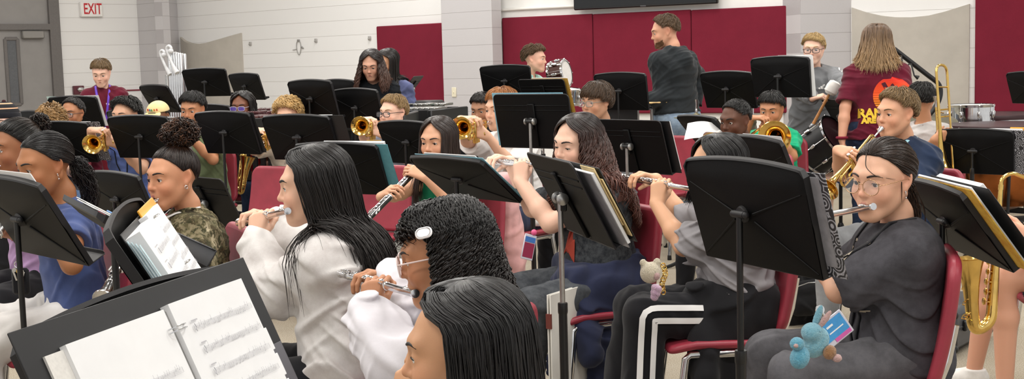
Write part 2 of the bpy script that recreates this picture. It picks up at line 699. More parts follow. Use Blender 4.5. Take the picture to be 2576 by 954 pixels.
# ceiling lamps: recessed troffers, each with its own area lamp just under the lens
M_TRIM = plain('lamp_trim_white', 'e6e6e4', 0.5)
m, t, b = nt('lamp_lens_glow')
b.inputs['Base Color'].default_value = (0.9, 0.9, 0.88, 1)
b.inputs['Emission Color'].default_value = (1, 0.97, 0.92, 1)
b.inputs['Emission Strength'].default_value = 5.0
M_LENS = m
LAMPS = [(x, y) for y in (1.2, 4.0, 6.8, 9.6, 12.4, 15.2) for x in (-4.8, -1.6, 1.6, 4.8)]
ceil_src = None
def lamp_parts(root):
 f = MB()
 for sx, sy, lx, ly in ((0, .32, 1.28, .04), (0, -.32, 1.28, .04), (.62, 0, .04, .6), (-.62, 0, .04, .6)):
  f.box((sx, sy, -0.012), (lx, ly, 0.03))
 f.build('lamp_frame', M_TRIM, root, False)
 MB().box((0, 0, -0.004), (1.2, 0.6, 0.006)).build('lamp_lens', M_LENS, root, False)
for i, (x, y) in enumerate(LAMPS):
 if x > 4 and y > 12 or x > 4 and y > 11.5:
  continue
 r = empty('ceiling_light', (x, y, CEIL))
 if ceil_src is None:
  ceil_src = r
  lamp_parts(r)
 else:
  for ch in ceil_src.children:
   c = ch.copy(); COL.objects.link(c); c.parent = r
 tag(r, 'rectangular fluorescent troffer set flush in the white ceiling over the band room', 'ceiling light', 'fluorescent troffers in the ceiling')
 la = bpy.data.lights.new('troffer_lamp', 'AREA'); la.shape = 'RECTANGLE'; la.size, la.size_y = 1.2, 0.6
 la.energy = 48; la.color = (1.0, 0.985, 0.955)
 lo = bpy.data.objects.new('troffer_lamp', la); lo.location = (x, y, CEIL - 0.05); COL.objects.link(lo)
w = bpy.data.worlds.new('world'); SC.world = w; w.use_nodes = True
w.node_tree.nodes['Background'].inputs['Color'].default_value = (1.0, 0.988, 0.97, 1)
w.node_tree.nodes['Background'].inputs['Strength'].default_value = 0.80
# ------------------------------------------------------------------ things fixed to the walls
def wall_frame(a, b):
 d = (b - a).normalized()
 return d, Vector((d.y, -d.x, 0))           # along, outward (towards the room)
def on_wall(a, b, u, v):
 """where the sight line (u,v) meets the wall plane a-b: (distance along, height)"""
 d, n = wall_frame(a, b)
 r = ray(u, v)
 s = (a - CAMP).dot(n) / r.dot(n)
 p = CAMP + r * s
 return (p - a).dot(d), p.z
def maroon(name, c):
 m, t, b = nt(name)
 n = noise(t, 5, 3); n2 = noise(t, 420, 2)
 r = ramp(t, [(0.3, [x * .975 for x in _hex(c)]), (0.7, [x * 1.025 for x in _hex(c)])])
 t.links.new(n.outputs['Fac'], r.inputs['Fac'])
 t.links.new(r.outputs['Color'], b.inputs['Base Color'])
 b.inputs['Roughness'].default_value = 0.95; b.inputs['Specular IOR Level'].default_value = 0.15
 bump(t, b, n2.outputs['Fac'], 0.35, 0.003)
 return m
M_MAROON = maroon('maroon_acoustic_cloth', '772334')
M_GPANEL = maroon('grey_acoustic_cloth', 'bcb6ad')
def panel(a, b, u0, v0, u1, v1, label, th=0.055, vb=None, group=None):
 d, n = wall_frame(a, b)
 x0, z0 = on_wall(a, b, u0, v0)
 x1, z1 = on_wall(a, b, u1, v1)
 zb = on_wall(a, b, (u0 + u1) / 2, vb)[1]
 zt = (z0 + z1) / 2
 o = MB().box((0, 0, 0), (x1 - x0, th, zt - zb), bev=0.012).build('acoustic_panel', M_MAROON)
 c = a + d * ((x0 + x1) / 2) + n * (th / 2 + 0.002); c.z = (zt + zb) / 2
 o.location = c; o.rotation_euler = (0, 0, math.atan2(d.y, d.x))
 tag(o, label, 'acoustic panel', group)
 return o
panel(W_L3, W_B1, 953, 66, 1139, 57, 'maroon fabric wall panel behind the two girls at the marimba', vb=289)
MP = 'maroon panels joined under the television'
panel(W_P2, W_C1, 1267, 45, 1494, 35, 'maroon fabric wall panel behind the boy in the mint shirt', vb=285, group=MP)
panel(W_P2, W_C1, 1495.5, 35, 1741, 25, 'maroon fabric wall panel straight under the television', vb=285, group=MP)
panel(W_P2, W_C1, 1742.5, 25, 2009, 13.5, 'maroon fabric wall panel between the bearded man and the boy in the grey track jacket', vb=284, group=MP)
panel(W_Q1, W_R1, 2456, -60, 2740, -60, 'maroon fabric wall panel above the timpani beside the grey bowed panel', vb=281)
def bowed(a, b, pts, vb, label, bow=0.10):
 """grey diffuser: bowed in plan, its top edge cut to a hollow curve; pts = (u,v) along the top edge"""
 d, n = wall_frame(a, b)
 top = [on_wall(a, b, u, v) for u, v in pts]
 x0, x1 = top[0][0], top[-1][0]
 zb = on_wall(a, b, pts[0][0], vb)[1]
 N = 28
 V, F = [], []
 rows = 10
 for k in range(N + 1):
  x = x0 + (x1 - x0) * k / N
  j = max(i for i in range(len(top) - 1) if top[i][0] <= x + 1e-6)
  s = (x - top[j][0]) / (top[j + 1][0] - top[j][0])
  zt = top[j][1] + (top[j + 1][1] - top[j][1]) * s
  q = 2 * k / N - 1
  yb = -(0.03 + bow * (1 - q * q))
  for i in range(rows + 1):
   V.append((x, yb, zb + (zt - zb) * i / rows))
  V.append((x, 0, zt)); V.append((x, 0, zb))
 st = rows + 3
 for k in range(N):
  p, q = k * st, (k + 1) * st
  for i in range(rows):
   F.append((p + i, q + i, q + i + 1, p + i + 1))
  F.append((p + rows, q + rows, q + rows + 1, p + rows + 1))
  F.append((p + rows + 2, q + rows + 2, q, p))
 for k in (0, N):
  p = k * st
  F.append(tuple(range(p, p + rows + 3)))
 mb = MB(); mb.add(V, F)
 o = mb.build('bowed_acoustic_panel', M_GPANEL)
 o.location = a; o.rotation_euler = (0, 0, math.atan2(d.y, d.x))
 tag(o, label, 'acoustic panel')
bowed(W_L3, W_B1, [(457, 93), (470, 103), (487, 109), (510, 111), (535, 108), (570, 97), (609, 83)], 330,
  'grey bowed wall panel behind the chrome tube rack')
bowed(W_Q1, W_R1, [(2144, 19), (2180, 31), (2220, 40), (2260, 44), (2300, 44), (2340, 40), (2380, 30), (2440, 10)], 300,
  'grey bowed wall panel behind the long-haired woman')
# exit sign on the left wall
d, n = wall_frame(W_L0, W_L1)
xs, zs = on_wall(W_L0, W_L1, 226, 24)
sign = empty('exit_sign', tuple(W_L0 + d * xs + n * 0.0 + Vector((0, 0, zs))), math.atan2(d.y, d.x))
tag(sign, 'white box with red letters EXIT high on the left wall', 'exit sign')
M_SIGN = plain('sign_white_plastic', 'f3f1ee', 0.4, var=0.01)
M_RED = plain('sign_red', 'c8202c', 0.5, var=0.02)
MB().box((0, -0.035, 0), (0.34, 0.07, 0.22), bev=0.01).build('housing', M_SIGN, sign)
def text_obj(s, size, mat, parent, name, loc, rot=(PI / 2, 0, 0), ext=0.002, align='CENTER', xs=1.0, bold=0.0):
 c = bpy.data.curves.new(name, 'FONT'); c.body = s; c.size = size; c.extrude = ext; c.offset = bold
 c.align_x = align; c.align_y = 'CENTER'
 tmp = bpy.data.objects.new(name, c); COL.objects.link(tmp)
 bpy.context.view_layer.update()
 me = bpy.data.meshes.new_from_object(tmp.evaluated_get(bpy.context.evaluated_depsgraph_get()))
 bpy.data.objects.remove(tmp); bpy.data.curves.remove(c)
 me.materials.clear(); me.materials.append(mat)
 o = bpy.data.objects.new(name, me); COL.objects.link(o)
 o.location = loc; o.rotation_euler = rot; o.scale = (xs, 1, 1)
 if parent is not None:
  o.parent = parent
 return o
text_obj('EXIT', 0.225, M_RED, sign, 'lettering', (0.012, -0.0705, 0.0), xs=0.62, bold=0.003)
# door on the left wall, with frame, transom panel, lite and closer
dr = empty('door_1', tuple(W_L0), math.atan2(d.y, d.x)); struct(dr)
M_FRAME = plain('door_frame_taupe', '6c6866', 0.5, var=0.03)
M_DOOR = plain('door_leaf_grey', '918e8c', 0.5, var=0.02, scale=6)
xf, _ = on_wall(W_L0, W_L1, 148, 100)
xi, _ = on_wall(W_L0, W_L1, 122, 100)
xo = -0.1
zt = on_wall(W_L0, W_L1, 70, 68)[1]
fr = MB()
fr.box(((xf + xi) / 2, -0.03, 1.9), (xf - xi, 0.1, 3.8))
fr.box(((xo + xi) / 2, -0.03, zt), (xi - xo, 0.1, 0.085))
fr.build('door_frame', M_FRAME, dr)
MB().box(((xo + xi) / 2, -0.008, (zt + 3.8) / 2), (xi - xo, 0.03, 3.8 - zt)).build('transom_panel', M_DOOR, dr)
leaf = MB().box(((xo + xi) / 2, -0.008, zt / 2), (xi - xo, 0.035, zt - 0.05)).build('door_leaf', M_DOOR, dr)
lx0, lzt = on_wall(W_L0, W_L1, 10, 98); lx1, lzb = on_wall(W_L0, W_L1, 52, 262)
lt = MB()
for (cx, cz, sx, sz) in (((lx0 + lx1) / 2, lzt, lx1 - lx0, .05), ((lx0 + lx1) / 2, lzb, lx1 - lx0, .05), (lx0, (lzt + lzb) / 2, .05, lzt - lzb), (lx1, (lzt + lzb) / 2, .05, lzt - lzb)):
 lt.box((cx, -0.032, cz), (sx, 0.03, sz), bev=0.008)
lt.build('lite_frame', M_FRAME, dr)
MB().box(((lx0 + lx1) / 2, -0.029, (lzt + lzb) / 2), (lx1 - lx0, 0.006, lzt - lzb)).build('lite_glass', plain('dim_wired_glass', '5d5f62', 0.15, var=0.05, spec=0.6), dr)
cx0, cz = on_wall(W_L0, W_L1, 50, 88); cx1, _ = on_wall(W_L0, W_L1, 104, 88)
cl = MB(); cl.box(((cx0 + cx1) / 2, -0.07, cz), (cx1 - cx0, 0.08, 0.11), bev=0.012); cl.box(((cx0 + cx1) / 2, -0.06, cz + 0.085), (cx1 - cx0, 0.025, 0.02))
cl.build('door_closer', plain('closer_metal', '8f8c88', 0.4, 0.3), dr)
# fire alarm strobe, maroon wall line, light switch, hooks, hanging wire loop, conduit, television
sx_, sz_ = on_wall(W_L0, W_L1, 195, 227)
st = empty('wall_strobe', tuple(W_L0 + d * sx_ + Vector((0, 0, sz_))), math.atan2(d.y, d.x))
tag(st, 'dark red fire alarm with a chrome strobe beside the boy in the maroon shirt', 'fire alarm')
MB().box((0, -0.03, 0), (0.16, 0.06, 0.13), bev=0.008).build('housing', plain('alarm_red', '5c2430', 0.4), st)
mb = MB(); mb.ball((0.02, -0.07, 0.01), (0.055, 0.03, 0.035)); mb.build('strobe_lens', plain('chrome', 'd9d9da', 0.12, 1.0, var=0.02), st)
M_CHROME = MATS['chrome']
rx0, rz0 = on_wall(W_L0, W_L1, 320, 228); rx1, rz1 = on_wall(W_L0, W_L1, 347, 226)
o = MB().box(((rx0 + rx1) / 2 - 0.25, -0.008, (rz0 + rz1) / 2), (rx1 - rx0 + .6, 0.016, 0.02)).build('trim_1', plain('maroon_trim', '7c2233', 0.5))
o.location = W_L0; o.rotation_euler = (0, 0, math.atan2(d.y, d.x)); struct(o)
dB, nB_ = wall_frame(W_L3, W_B1)
aB = math.atan2(dB.y, dB.x)
for k, (u, v, lab) in enumerate(((631, 110, 'small grey wall clip beside the grey bowed panel'), (796, 102, 'small grey wall clip to the right of the hanging wire loop'), (931, 96, 'small grey wall clip beside the maroon panel behind the girls'))):
 x, z = on_wall(W_L3, W_B1, u, v)
 o = MB().box((0, -0.012, 0), (0.045, 0.024, 0.055), bev=0.006).box((0, -0.03, -0.008), (0.02, 0.02, 0.02), bev=0.004).build('wall_clip', plain('clip_grey', 'a9a6a3', 0.4))
 o.location = W_L3 + dB * x + Vector((0, 0, z)); o.rotation_euler = (0, 0, aB)
 tag(o, lab, 'wall clip', 'clips on the white block wall')
x, z = on_wall(W_L3, W_B1, 753, 120)
lp = MB()
lp.tube([(0.045 * math.cos(a) * (1 + .2 * math.sin(a)), -0.012, 0.10 * math.sin(a)) for a in [2 * PI * k / 24 for k in range(24)]], 0.0045, 6, closed=True)
lp.tube([(-.05, -.012, -.02), (-.08, -.012, -.025), (-.13, -.012, -.03)], 0.004, 6)
lp.tube([(.05, -.012, 0), (.08, -.02, .012), (.1, -.012, -.01), (.06, -.012, -.012)], 0.006, 6)
lp.box((0, -.012, .1), (.04, .024, .03), bev=.004)
o = lp.build('wire_loop', plain('wire_grey', '8a8784', 0.4)); o.location = W_L3 + dB * x + Vector((0, 0, z)); o.rotation_euler = (0, 0, aB)
tag(o, 'loop of thin grey wire hanging on the white block wall', 'wire')
x, z = on_wall(W_L3, W_B1, 1137, 232)
dP, nP = wall_frame(W_P0, W_P1)
x, z = on_wall(W_P0, W_P1, 1143, 232)
sw = empty('light_switch', tuple(W_P0 + dP * x + Vector((0, 0, z))), math.atan2(dP.y, dP.x)); tag(sw, 'cream switch plate at the edge of the pilaster beside the maroon panel', 'light switch')
MB().box((0, -0.006, 0), (0.075, 0.012, 0.12), bev=0.004).build('plate', plain('switch_cream', 'e8e0c8', 0.4), sw)
MB().box((0, -0.014, 0), (0.012, 0.014, 0.026), bev=0.003).build('toggle', MATS['switch_cream'], sw)
dC, nC = wall_frame(W_P2, W_C1)
aC = math.atan2(dC.y, dC.x)
pts = [on_wall(W_P2, W_C1, u, v) for u, v in ((1262, 25), (1456, 14), (1620, 6))]
vx, vz = on_wall(W_P2, W_C1, 1254, 180)
cd = MB().tube([(pts[2][0], -.025, pts[0][1]), (vx + 0.06, -.025, pts[0][1]), (vx + 0.025, -.025, pts[0][1] - .02), (vx + .02, -.025, pts[0][1] - .06), (vx + .02, -.025, 0.3)], 0.018, 10)
for z in (0.8, 1.4, 1.9):
 cd.box((vx + .02, -.012, z), (.09, .024, .025), bev=.004)
o = cd.build('conduit', plain('conduit_white', 'e4e2dd', 0.4)); o.location = W_P2; o.rotation_euler = (0, 0, aC)
tag(o, 'white painted conduit running beside the pilaster and over the maroon panels', 'conduit')
x0, z0 = on_wall(W_P2, W_C1, 1454, 24); x1, z1 = on_wall(W_P2, W_C1, 1819, 12)
zb = (z0 + z1) / 2
tv = empty('television', tuple(W_P2 + dC * ((x0 + x1) / 2) + nC * 0.12 + Vector((0, 0, zb))), aC)
tag(tv, 'black flat television mounted high over the maroon panels', 'television')
wT = (x1 - x0) * 0.985; hT = wT * 0.565
MB().box((0, 0, hT / 2), (wT, 0.06, hT), bev=0.012).build('casing', plain('tv_casing', '121214', 0.35, var=0.02), tv)
MB().box((0, -0.0315, hT / 2 + .006), (wT - .03, 0.002, hT - .045)).build('screen', plain('tv_screen', '07080a', 0.08, spec=0.6), tv)
MB().box((0, -0.031, 0.012), (0.07, 0.006, 0.014)).build('maker_plate', plain('tv_plate', '4a4a4c', 0.3), tv)
MB().box((0, 0.07, hT / 2), (0.4, 0.08, 0.4)).build('wall_mount', MATS['tv_casing'], tv)
# ------------------------------------------------------------------ music stands
def black_metal(name, c, rough, spec=0.5):
 m, t, b = nt(name)
 b.inputs['Base Color'].default_value = (*srgb(c), 1)
 b.inputs['Roughness'].default_value = rough
 b.inputs['Specular IOR Level'].default_value = spec
 n = noise(t, 700, 2); bump(t, b, n.outputs['Fac'], 0.18, 0.0012)
 n2 = noise(t, 6, 3); r = ramp(t, [(0.3, [x * .8 for x in _hex(c)]), (0.7, [min(1, x * 1.2) for x in _hex(c)])])
 t.links.new(n2.outputs['Fac'], r.inputs['Fac']); t.links.new(r.outputs['Color'], b.inputs['Base Color'])
 return m
M_DESK = black_metal('desk_black_powdercoat', '070708', 0.5, 0.14)
M_RIM = black_metal('desk_rim_black', '222123', 0.45, 0.35)
M_POLE = black_metal('pole_black', '101011', 0.35)
M_STEEL = plain('brushed_steel', 'b5b4b2', 0.3, 0.9, var=0.05)
DW, DH = 0.50, 0.288
def desk_a():
 """curved-top pressed desk: slightly pyramidal pan with a turned rim; local x right, y to the back, z up the slope"""
 NX, NZ = 28, 18
 def outline(u):
  h = DH - 0.017 * u * u
  e = max(0, (abs(u) - 0.92) / 0.08)
  return h - 0.016 * (1 - math.sqrt(max(0, 1 - e * e)))
 V, F = [], []
 for side in (0, 1):
  for i in range(NX + 1):
   u = 2 * i / NX - 1
   u = math.sin(u * PI / 2) * 0.35 + u * 0.65
   for j in range(NZ + 1):
    w = j / NZ
    x = u * DW / 2 * (0.955 + 0.045 * w)
    z = w * outline(u) - DH / 2
    py = 0.016 * (1 - max(abs(u), abs(2 * w - 1)))
    if w > 0.84:
     py += -(w - 0.84) / 0.16 * 0.010
    V.append((x, py + (0.0025 if side else 0), z))
 n = (NX + 1) * (NZ + 1)
 for i in range(NX):
  for j in range(NZ):
   a = i * (NZ + 1) + j
   q = (a, a + NZ + 1, a + NZ + 2, a + 1)
   F.append(q); F.append(tuple(n + k for k in reversed(q)))
 mb = MB(); mb.add(V, F)
 # ribs pressed from the corners to the hub
 for sx in (-1, 1):
  for zt in (-DH / 2 + 0.012, DH / 2 - 0.075):
   mb.tube([(sx * DW * 0.46, 0.0035, zt), (sx * 0.04, 0.0175, zt * 0.10)], [0.0022, 0.0034], 6, flat=(1, .7))
 # rim flange turned to the front
 P = []
 for k in range(9):
  w = k / 8 * .9
  P.append((-DW / 2 * (0.955 + 0.045 * w), w * outline(-1) - DH / 2))
 for k in range(41):
  u = -1 + 2 * k / 40
  P.append((u * DW / 2, outline(u) - DH / 2))
 for k in range(9):
  w = (8 - k) / 8 * .9
  P.append((DW / 2 * (0.955 + 0.045 * w), w * outline(1) - DH / 2))
 mb.mi = 1
 V, F = [], []
 for (x, z) in P:
  V += [(x, 0.001 if abs(x) > DW * .49 else -0.004, z), (x * 1.006, -0.016, z + (0.002 if z > 0.05 else 0)), (x * 0.988, -0.016, z - (0.004 if z > 0.05 else 0)), (x * 0.988, -0.001, z - (0.004 if z > 0.05 else 0))]
 for i in range(len(P) - 1):
  for k in range(4):
   k2 = (k + 1) % 4
   F.append((i * 4 + k, (i + 1) * 4 + k, (i + 1) * 4 + k2, i * 4 + k2))
 mb.add(V, F)
 return mb
def desk_b():
 """flat desk with square top corners, a centre channel and a pressed line near the top"""
 mb = MB()
 pts = []
 w2, r = DW / 2, 0.025
 for cx, cz, a0 in ((w2 - r, DH / 2 - r, 0), (-w2 + r, DH / 2 - r, 90)):
  for k in range(6):
   a = R_(a0 + 18 * k)
   pts.append((cx + r * math.cos(a), cz + r * math.sin(a)))
 pts += [(-w2 * .97, -DH / 2), (w2 * .97, -DH / 2)]
 mb.prism(pts, (0, 0, 0), (1, 0, 0), (0, 0, 1), (0, 1, 0), 0.004)
 mb.box((0, 0.009, -0.02), (0.045, 0.012, DH * 0.8), bev=0.004)
 mb.box((0, 0.005, DH * 0.5 - 0.06), (DW * 0.94, 0.004, 0.006), bev=0.0015)
 mb.box((0, 0.005, DH * 0.5 - 0.085), (DW * 0.94, 0.004, 0.004), bev=0.0015)
 mb.mi = 1
 mb.tube([(x, 0.002, z) for x, z in pts], 0.0032, 6, closed=True)
 return mb
STAND = {}
def stand_proto(kind):
 r = empty('music_stand')
 dk = (desk_a() if kind == 'A' else desk_b()).build('desk', None, r, mats=[M_DESK, M_RIM])
 lg = MB()
 lg.box((0, -0.028, -DH / 2 - 0.001), (DW * 0.955, 0.06, 0.004), bev=0.0015)
 lg.box((0, -0.057, -DH / 2 + 0.005), (DW * 0.95, 0.004, 0.012), bev=0.0015)
 lg.build('ledge', M_RIM, dk)
 hb = MB()
 if kind == 'A':
  hb.lathe([(0.022, -0.006), (0.022, 0.01), (0.018, 0.016)], (0, 0.014, 0), (0, 1, 0), 16)
  hb.tube([(-0.022, 0.03, 0), (0.022, 0.03, 0)], 0.010, 12)
  hb.ball((-0.025, 0.03, 0), 0.0095); hb.ball((0.025, 0.03, 0), 0.0095)
  hb.build('tilt_joint', M_RIM, r)
 else:
  hb.box((0, 0.022, -0.01), (0.03, 0.02, 0.06), bev=0.004)
  hb.tube([(-0.022, 0.03, 0), (0.022, 0.03, 0)], 0.012, 12)
  hb.build('tilt_joint', M_POLE, r)
  for sx in (-1, 1):
   kb = MB(); kb.lathe([(0.008, 0.0), (0.019, 0.004), (0.019, 0.010), (0.012, 0.015), (0.001, 0.016)], (sx * 0.02, 0.03, 0), (sx, 0, 0), 18); kb.build('tilt_knob', M_STEEL, r)
 MB().tube([(0, 0.03, -0.74), (0, 0.03, -0.005)], 0.0085, 12).build('inner_pole', M_STEEL if kind == 'B' else M_POLE, r)
 op = MB().tube([(0, 0.03, 0.08), (0, 0.03, 0.66)], 0.0135, 14)
 op.lathe([(0.0145, 0.0), (0.0155, 0.006), (0.0155, 0.03), (0.0145, 0.034)], (0, 0.03, 0.64), (0, 0, 1), 14)
 op.build('outer_pole', M_POLE, r)
 for k in range(3):
  a = R_(90 + 120 * k)
  g = MB()
  g.tube([(math.cos(a) * q, 0.03 + math.sin(a) * q, z) for q, z in ((0.0, 0.14), (0.03, 0.13), (0.09, 0.085), (0.17, 0.045), (0.25, 0.02), (0.31, 0.008))], [0.011, 0.012, 0.012, 0.011, 0.010, 0.008], 8, flat=(1.3, .7))
  g.build('leg', M_POLE, r)
 hub = MB(); hub.lathe([(0.02, 0.06), (0.024, 0.08), (0.024, 0.16), (0.016, 0.18)], (0, 0.03, 0), (0, 0, 1), 14); hub.build('base_hub', M_POLE, r)
 return r
def stand_place(kind, hub, rz, tilt, label, group=None):
 """hub = world point of the desk centre"""
 if kind not in STAND:
  r = stand_proto(kind); STAND[kind] = r
 else:
  src = STAND[kind]
  r = copy_tree(src)
 r.location = (hub.x, hub.y, 0)
 r.rotation_euler = (0, 0, rz)
 for ch in r.children:
  nm = ch.name.split('.')[0]
  if nm in ('desk', 'tilt_joint', 'tilt_knob', 'inner_pole'):
   ch.location = (0, 0, hub.z)
  if nm in ('desk',):
   ch.rotation_euler = (-tilt, 0, 0)
  if nm in ('tilt_joint', 'tilt_knob'):
   ch.rotation_euler = (0, 0, 0)
 tag(r, label, 'music stand', group)
 r['category'] = 'music stand'
 M = Matrix.Translation(Vector((hub.x, hub.y, hub.z))) @ Matrix.Rotation(rz, 4, 'Z') @ Matrix.Rotation(-tilt, 4, 'X')
 return r, M
CORN = DH / 2 - 0.024        # height of the top corners above the desk centre
def S_level(kind, L, Rr, W, z=None, tilt=25, label='', front=False, zd=None):
 """stand whose two top corners are seen at L and Rr; they are level and W apart"""
 if z is None:
  best = None
  for i in range(120):
   zz = 0.75 + 0.005 * i
   e = abs((at_z(*L, zz) - at_z(*Rr, zz)).length - W)
   if best is None or e < best[0]:
    best = (e, zz)
  z = best[1]
 a, b = at_z(*L, z), at_z(*Rr, z)
 dv = b - a if front else a - b
 rz = math.atan2(dv.y, dv.x)
 t = R_(tilt)
 up = Matrix.Rotation(rz, 3, 'Z') @ Vector((0, math.sin(t), math.cos(t)))
 hub = (a + b) / 2 - up * CORN
 return stand_place(kind, hub, rz, t, label)
def S_depth(kind, uL, uR, v, d, tilt, label, sign=1, front=False, W=DW):
 """stand seen with its top corners between uL and uR at height v, d metres off"""
 vm = v
 best = None
 pm = at((uL + uR) / 2, vm, d)
 for th in range(0, 88):
  q = R_(th * sign)
  a = Vector((math.cos(q), -math.sin(q), 0)) * (W / 2)
  e = abs(proj(pm + a)[0] - proj(pm - a)[0] - (uR - uL))
  if best is None or e < best[0]:
   best = (e, q)
 q = best[1]
 rz = (PI - q) if not front else -q
 t = R_(tilt)
 up = Matrix.Rotation(rz, 3, 'Z') @ Vector((0, math.sin(t), math.cos(t)))
 return stand_place(kind, pm - up * CORN, rz, t, label)
ST = {}
# far rows, percussion and low brass
ST['s1'] = S_depth('A', 118, 241, 249, 10.8, 22, 'black music stand behind the boy in glasses and maroon shirt, low on the left', front=False)
ST['s2'] = S_depth('A', 348, 420, 220, 11.6, 30, 'small black music stand leaning back, left of the chrome tube rack')
ST['s3'] = S_depth('A', 456, 566, 178, 12.4, 20, 'tall black music stand right of the chrome tube rack')
ST['s4'] = S_depth('A', 573, 647, 190, 13.0, 20, 'tall black music stand half behind another, over the girl with braids')
ST['s5'] = S_depth('A', 721, 830, 209, 9.0, 16, 'black music stand in front of the marimba, nearest the boy with blond curls')
ST['s6'] = S_depth('A', 800, 888, 207, 10.4, 16, 'black music stand half hidden between two others before the girl in black')
ST['s7'] = S_depth('A', 834, 946, 231, 8.9, 14, 'black music stand straight in front of the girl in the black top')
ST['s8'] = S_depth('B', 1036, 1062, 197, 11.2, 38, 'black music stand seen edge-on with a grey ledge against the maroon panel', sign=-1)
ST['s9'] = S_depth('A', 1205, 1331, 170, 10.9, 12, 'black music stand left of the boy in the mint shirt')
ST['s10'] = S_depth('B', 1304, 1419, 207, 10.2, 18, 'flat black music stand with a gold folder, under the tilted drum')
ST['s11'] = S_depth('A', 1491, 1622, 190, 9.6, 10, 'black music stand in front of the bearded man')
ST['s12'] = S_depth('A', 1758, 1889, 187, 9.6, 16, 'black music stand over the head of the boy with short black hair')
ST['s13'] = S_depth('A', 1885, 2033, 150, 8.9, 8, 'tall black music stand in front of the boy in the grey track jacket')
ST['s14'] = S_depth('B', 2069, 2140, 258, 9.25, 30, 'dark music stand half hidden behind the woman in the maroon shirt')
ST['s15'] = S_depth('A', 2529, 2640, 187, 11.0, 16, 'black music stand by the far right maroon panel')
ST['s16'] = S_depth('A', 1700, 1798, 299, 8.6, 40, 'dark music stand with loose white sheets, in front of the cymbal', sign=1)
ST['s40'] = S_depth('A', 38, 116, 287, 9.6, 18, 'black music stand behind the child in the striped beanie')
ST['s41'] = S_depth('A', 266, 330, 285, 9.8, 18, 'black music stand behind the boy with the fluffy black fringe')
ST['s42'] = S_depth('A', 471, 574, 270, 10.0, 14, 'low black music stand behind the head of the boy in the green shirt')
# middle rows
ST['s17'] = S_depth('A', 70, 219, 315, 8.4, 20, 'black music stand left in the trumpet row, with a grey patterned binder')
ST['s18'] = S_depth('A', 266, 420, 300, 8.0, 20, 'black music stand in the trumpet row in front of the boy in the blue shirt')
ST['s19'] = S_depth('A', 486, 624, 290, 8.0, 21, 'black music stand in the trumpet row in front of the boy in the green shirt')
ST['s20'] = S_depth('A', 655, 825, 299, 7.4, 22, 'black music stand in the trumpet row in front of the boy with blond curls')
ST['s22'] = S_depth('A', 946, 1082, 314, 7.8, 22, 'black music stand behind the girl with the oboe')
ST['s21'] = S_depth('A', 735, 945, 371, 6.3, 25, 'black music stand with a teal folder behind the girl with very long black hair')
ST['s23'] = S_depth('B', 1240, 1430, 249, 6.7, 10, 'flat black music stand with a silver knob and blue-edged folder, before the red-haired boy')
ST['s24'] = S_depth('B', 1485, 1662, 313, 6.5, 18, 'flat black music stand with a silver knob, right of the girl with wavy brown hair')
ST['s25'] = S_level('A', (1028, 402), (1212, 415), DW, None, 50, 'black music stand tilted far back in front of the girl with wavy brown hair')
ST['s26'] = S_depth('B', 1329, 1446, 413, 3.9, 27, 'flat black music stand on a steel pole with a big silver knob, centre')
ST['s27'] = S_depth('A', 1706, 2010, 424, 3.2, 15, 'large black music stand close to the girl in wire glasses, its back to us')
ST['s28'] = S_depth('A', 1800, 1962, 357, 5.2, 24, 'black music stand showing only its top edge behind the girl with the bob')
ST['s29'] = S_depth('A', 2350, 2547, 333, 8.0, 8, 'black music stand with a grey binder in front of the timpani')
ST['s30'] = S_level('A', (2265, 458), (2418, 500), DW, None, 36, 'black music stand with a yellow book behind the girl in wire glasses')
ST['s31'] = S_depth('A', -75, 95, 466, 3.7, 30, 'black music stand at the left edge before the girl in slate blue')
ST['s32'] = S_level('A', (152, 502), (262, 562), DW, 1.10, 58, 'black music stand laid almost flat with papers on top, left of the girl in camouflage')
ST['s33'] = S_depth('A', 208, 345, 445, 5.9, 22, 'black music stand behind and left of the girl in camouflage')
ST['s34'] = S_depth('B', 425, 562, 456, 5.9, 26, 'flat black music stand with a silver knob behind the girl in camouflage')
ST['s35'] = S_level('A', (247, 612), (352, 512), DW, 1.155, 30, 'black music stand facing right with an orange-backed binder of music', front=True)
ST['s36'] = S_level('A', (20, 880), (575, 690), DW, None, 24, 'black music stand nearest to us holding an open white ring binder', front=True)
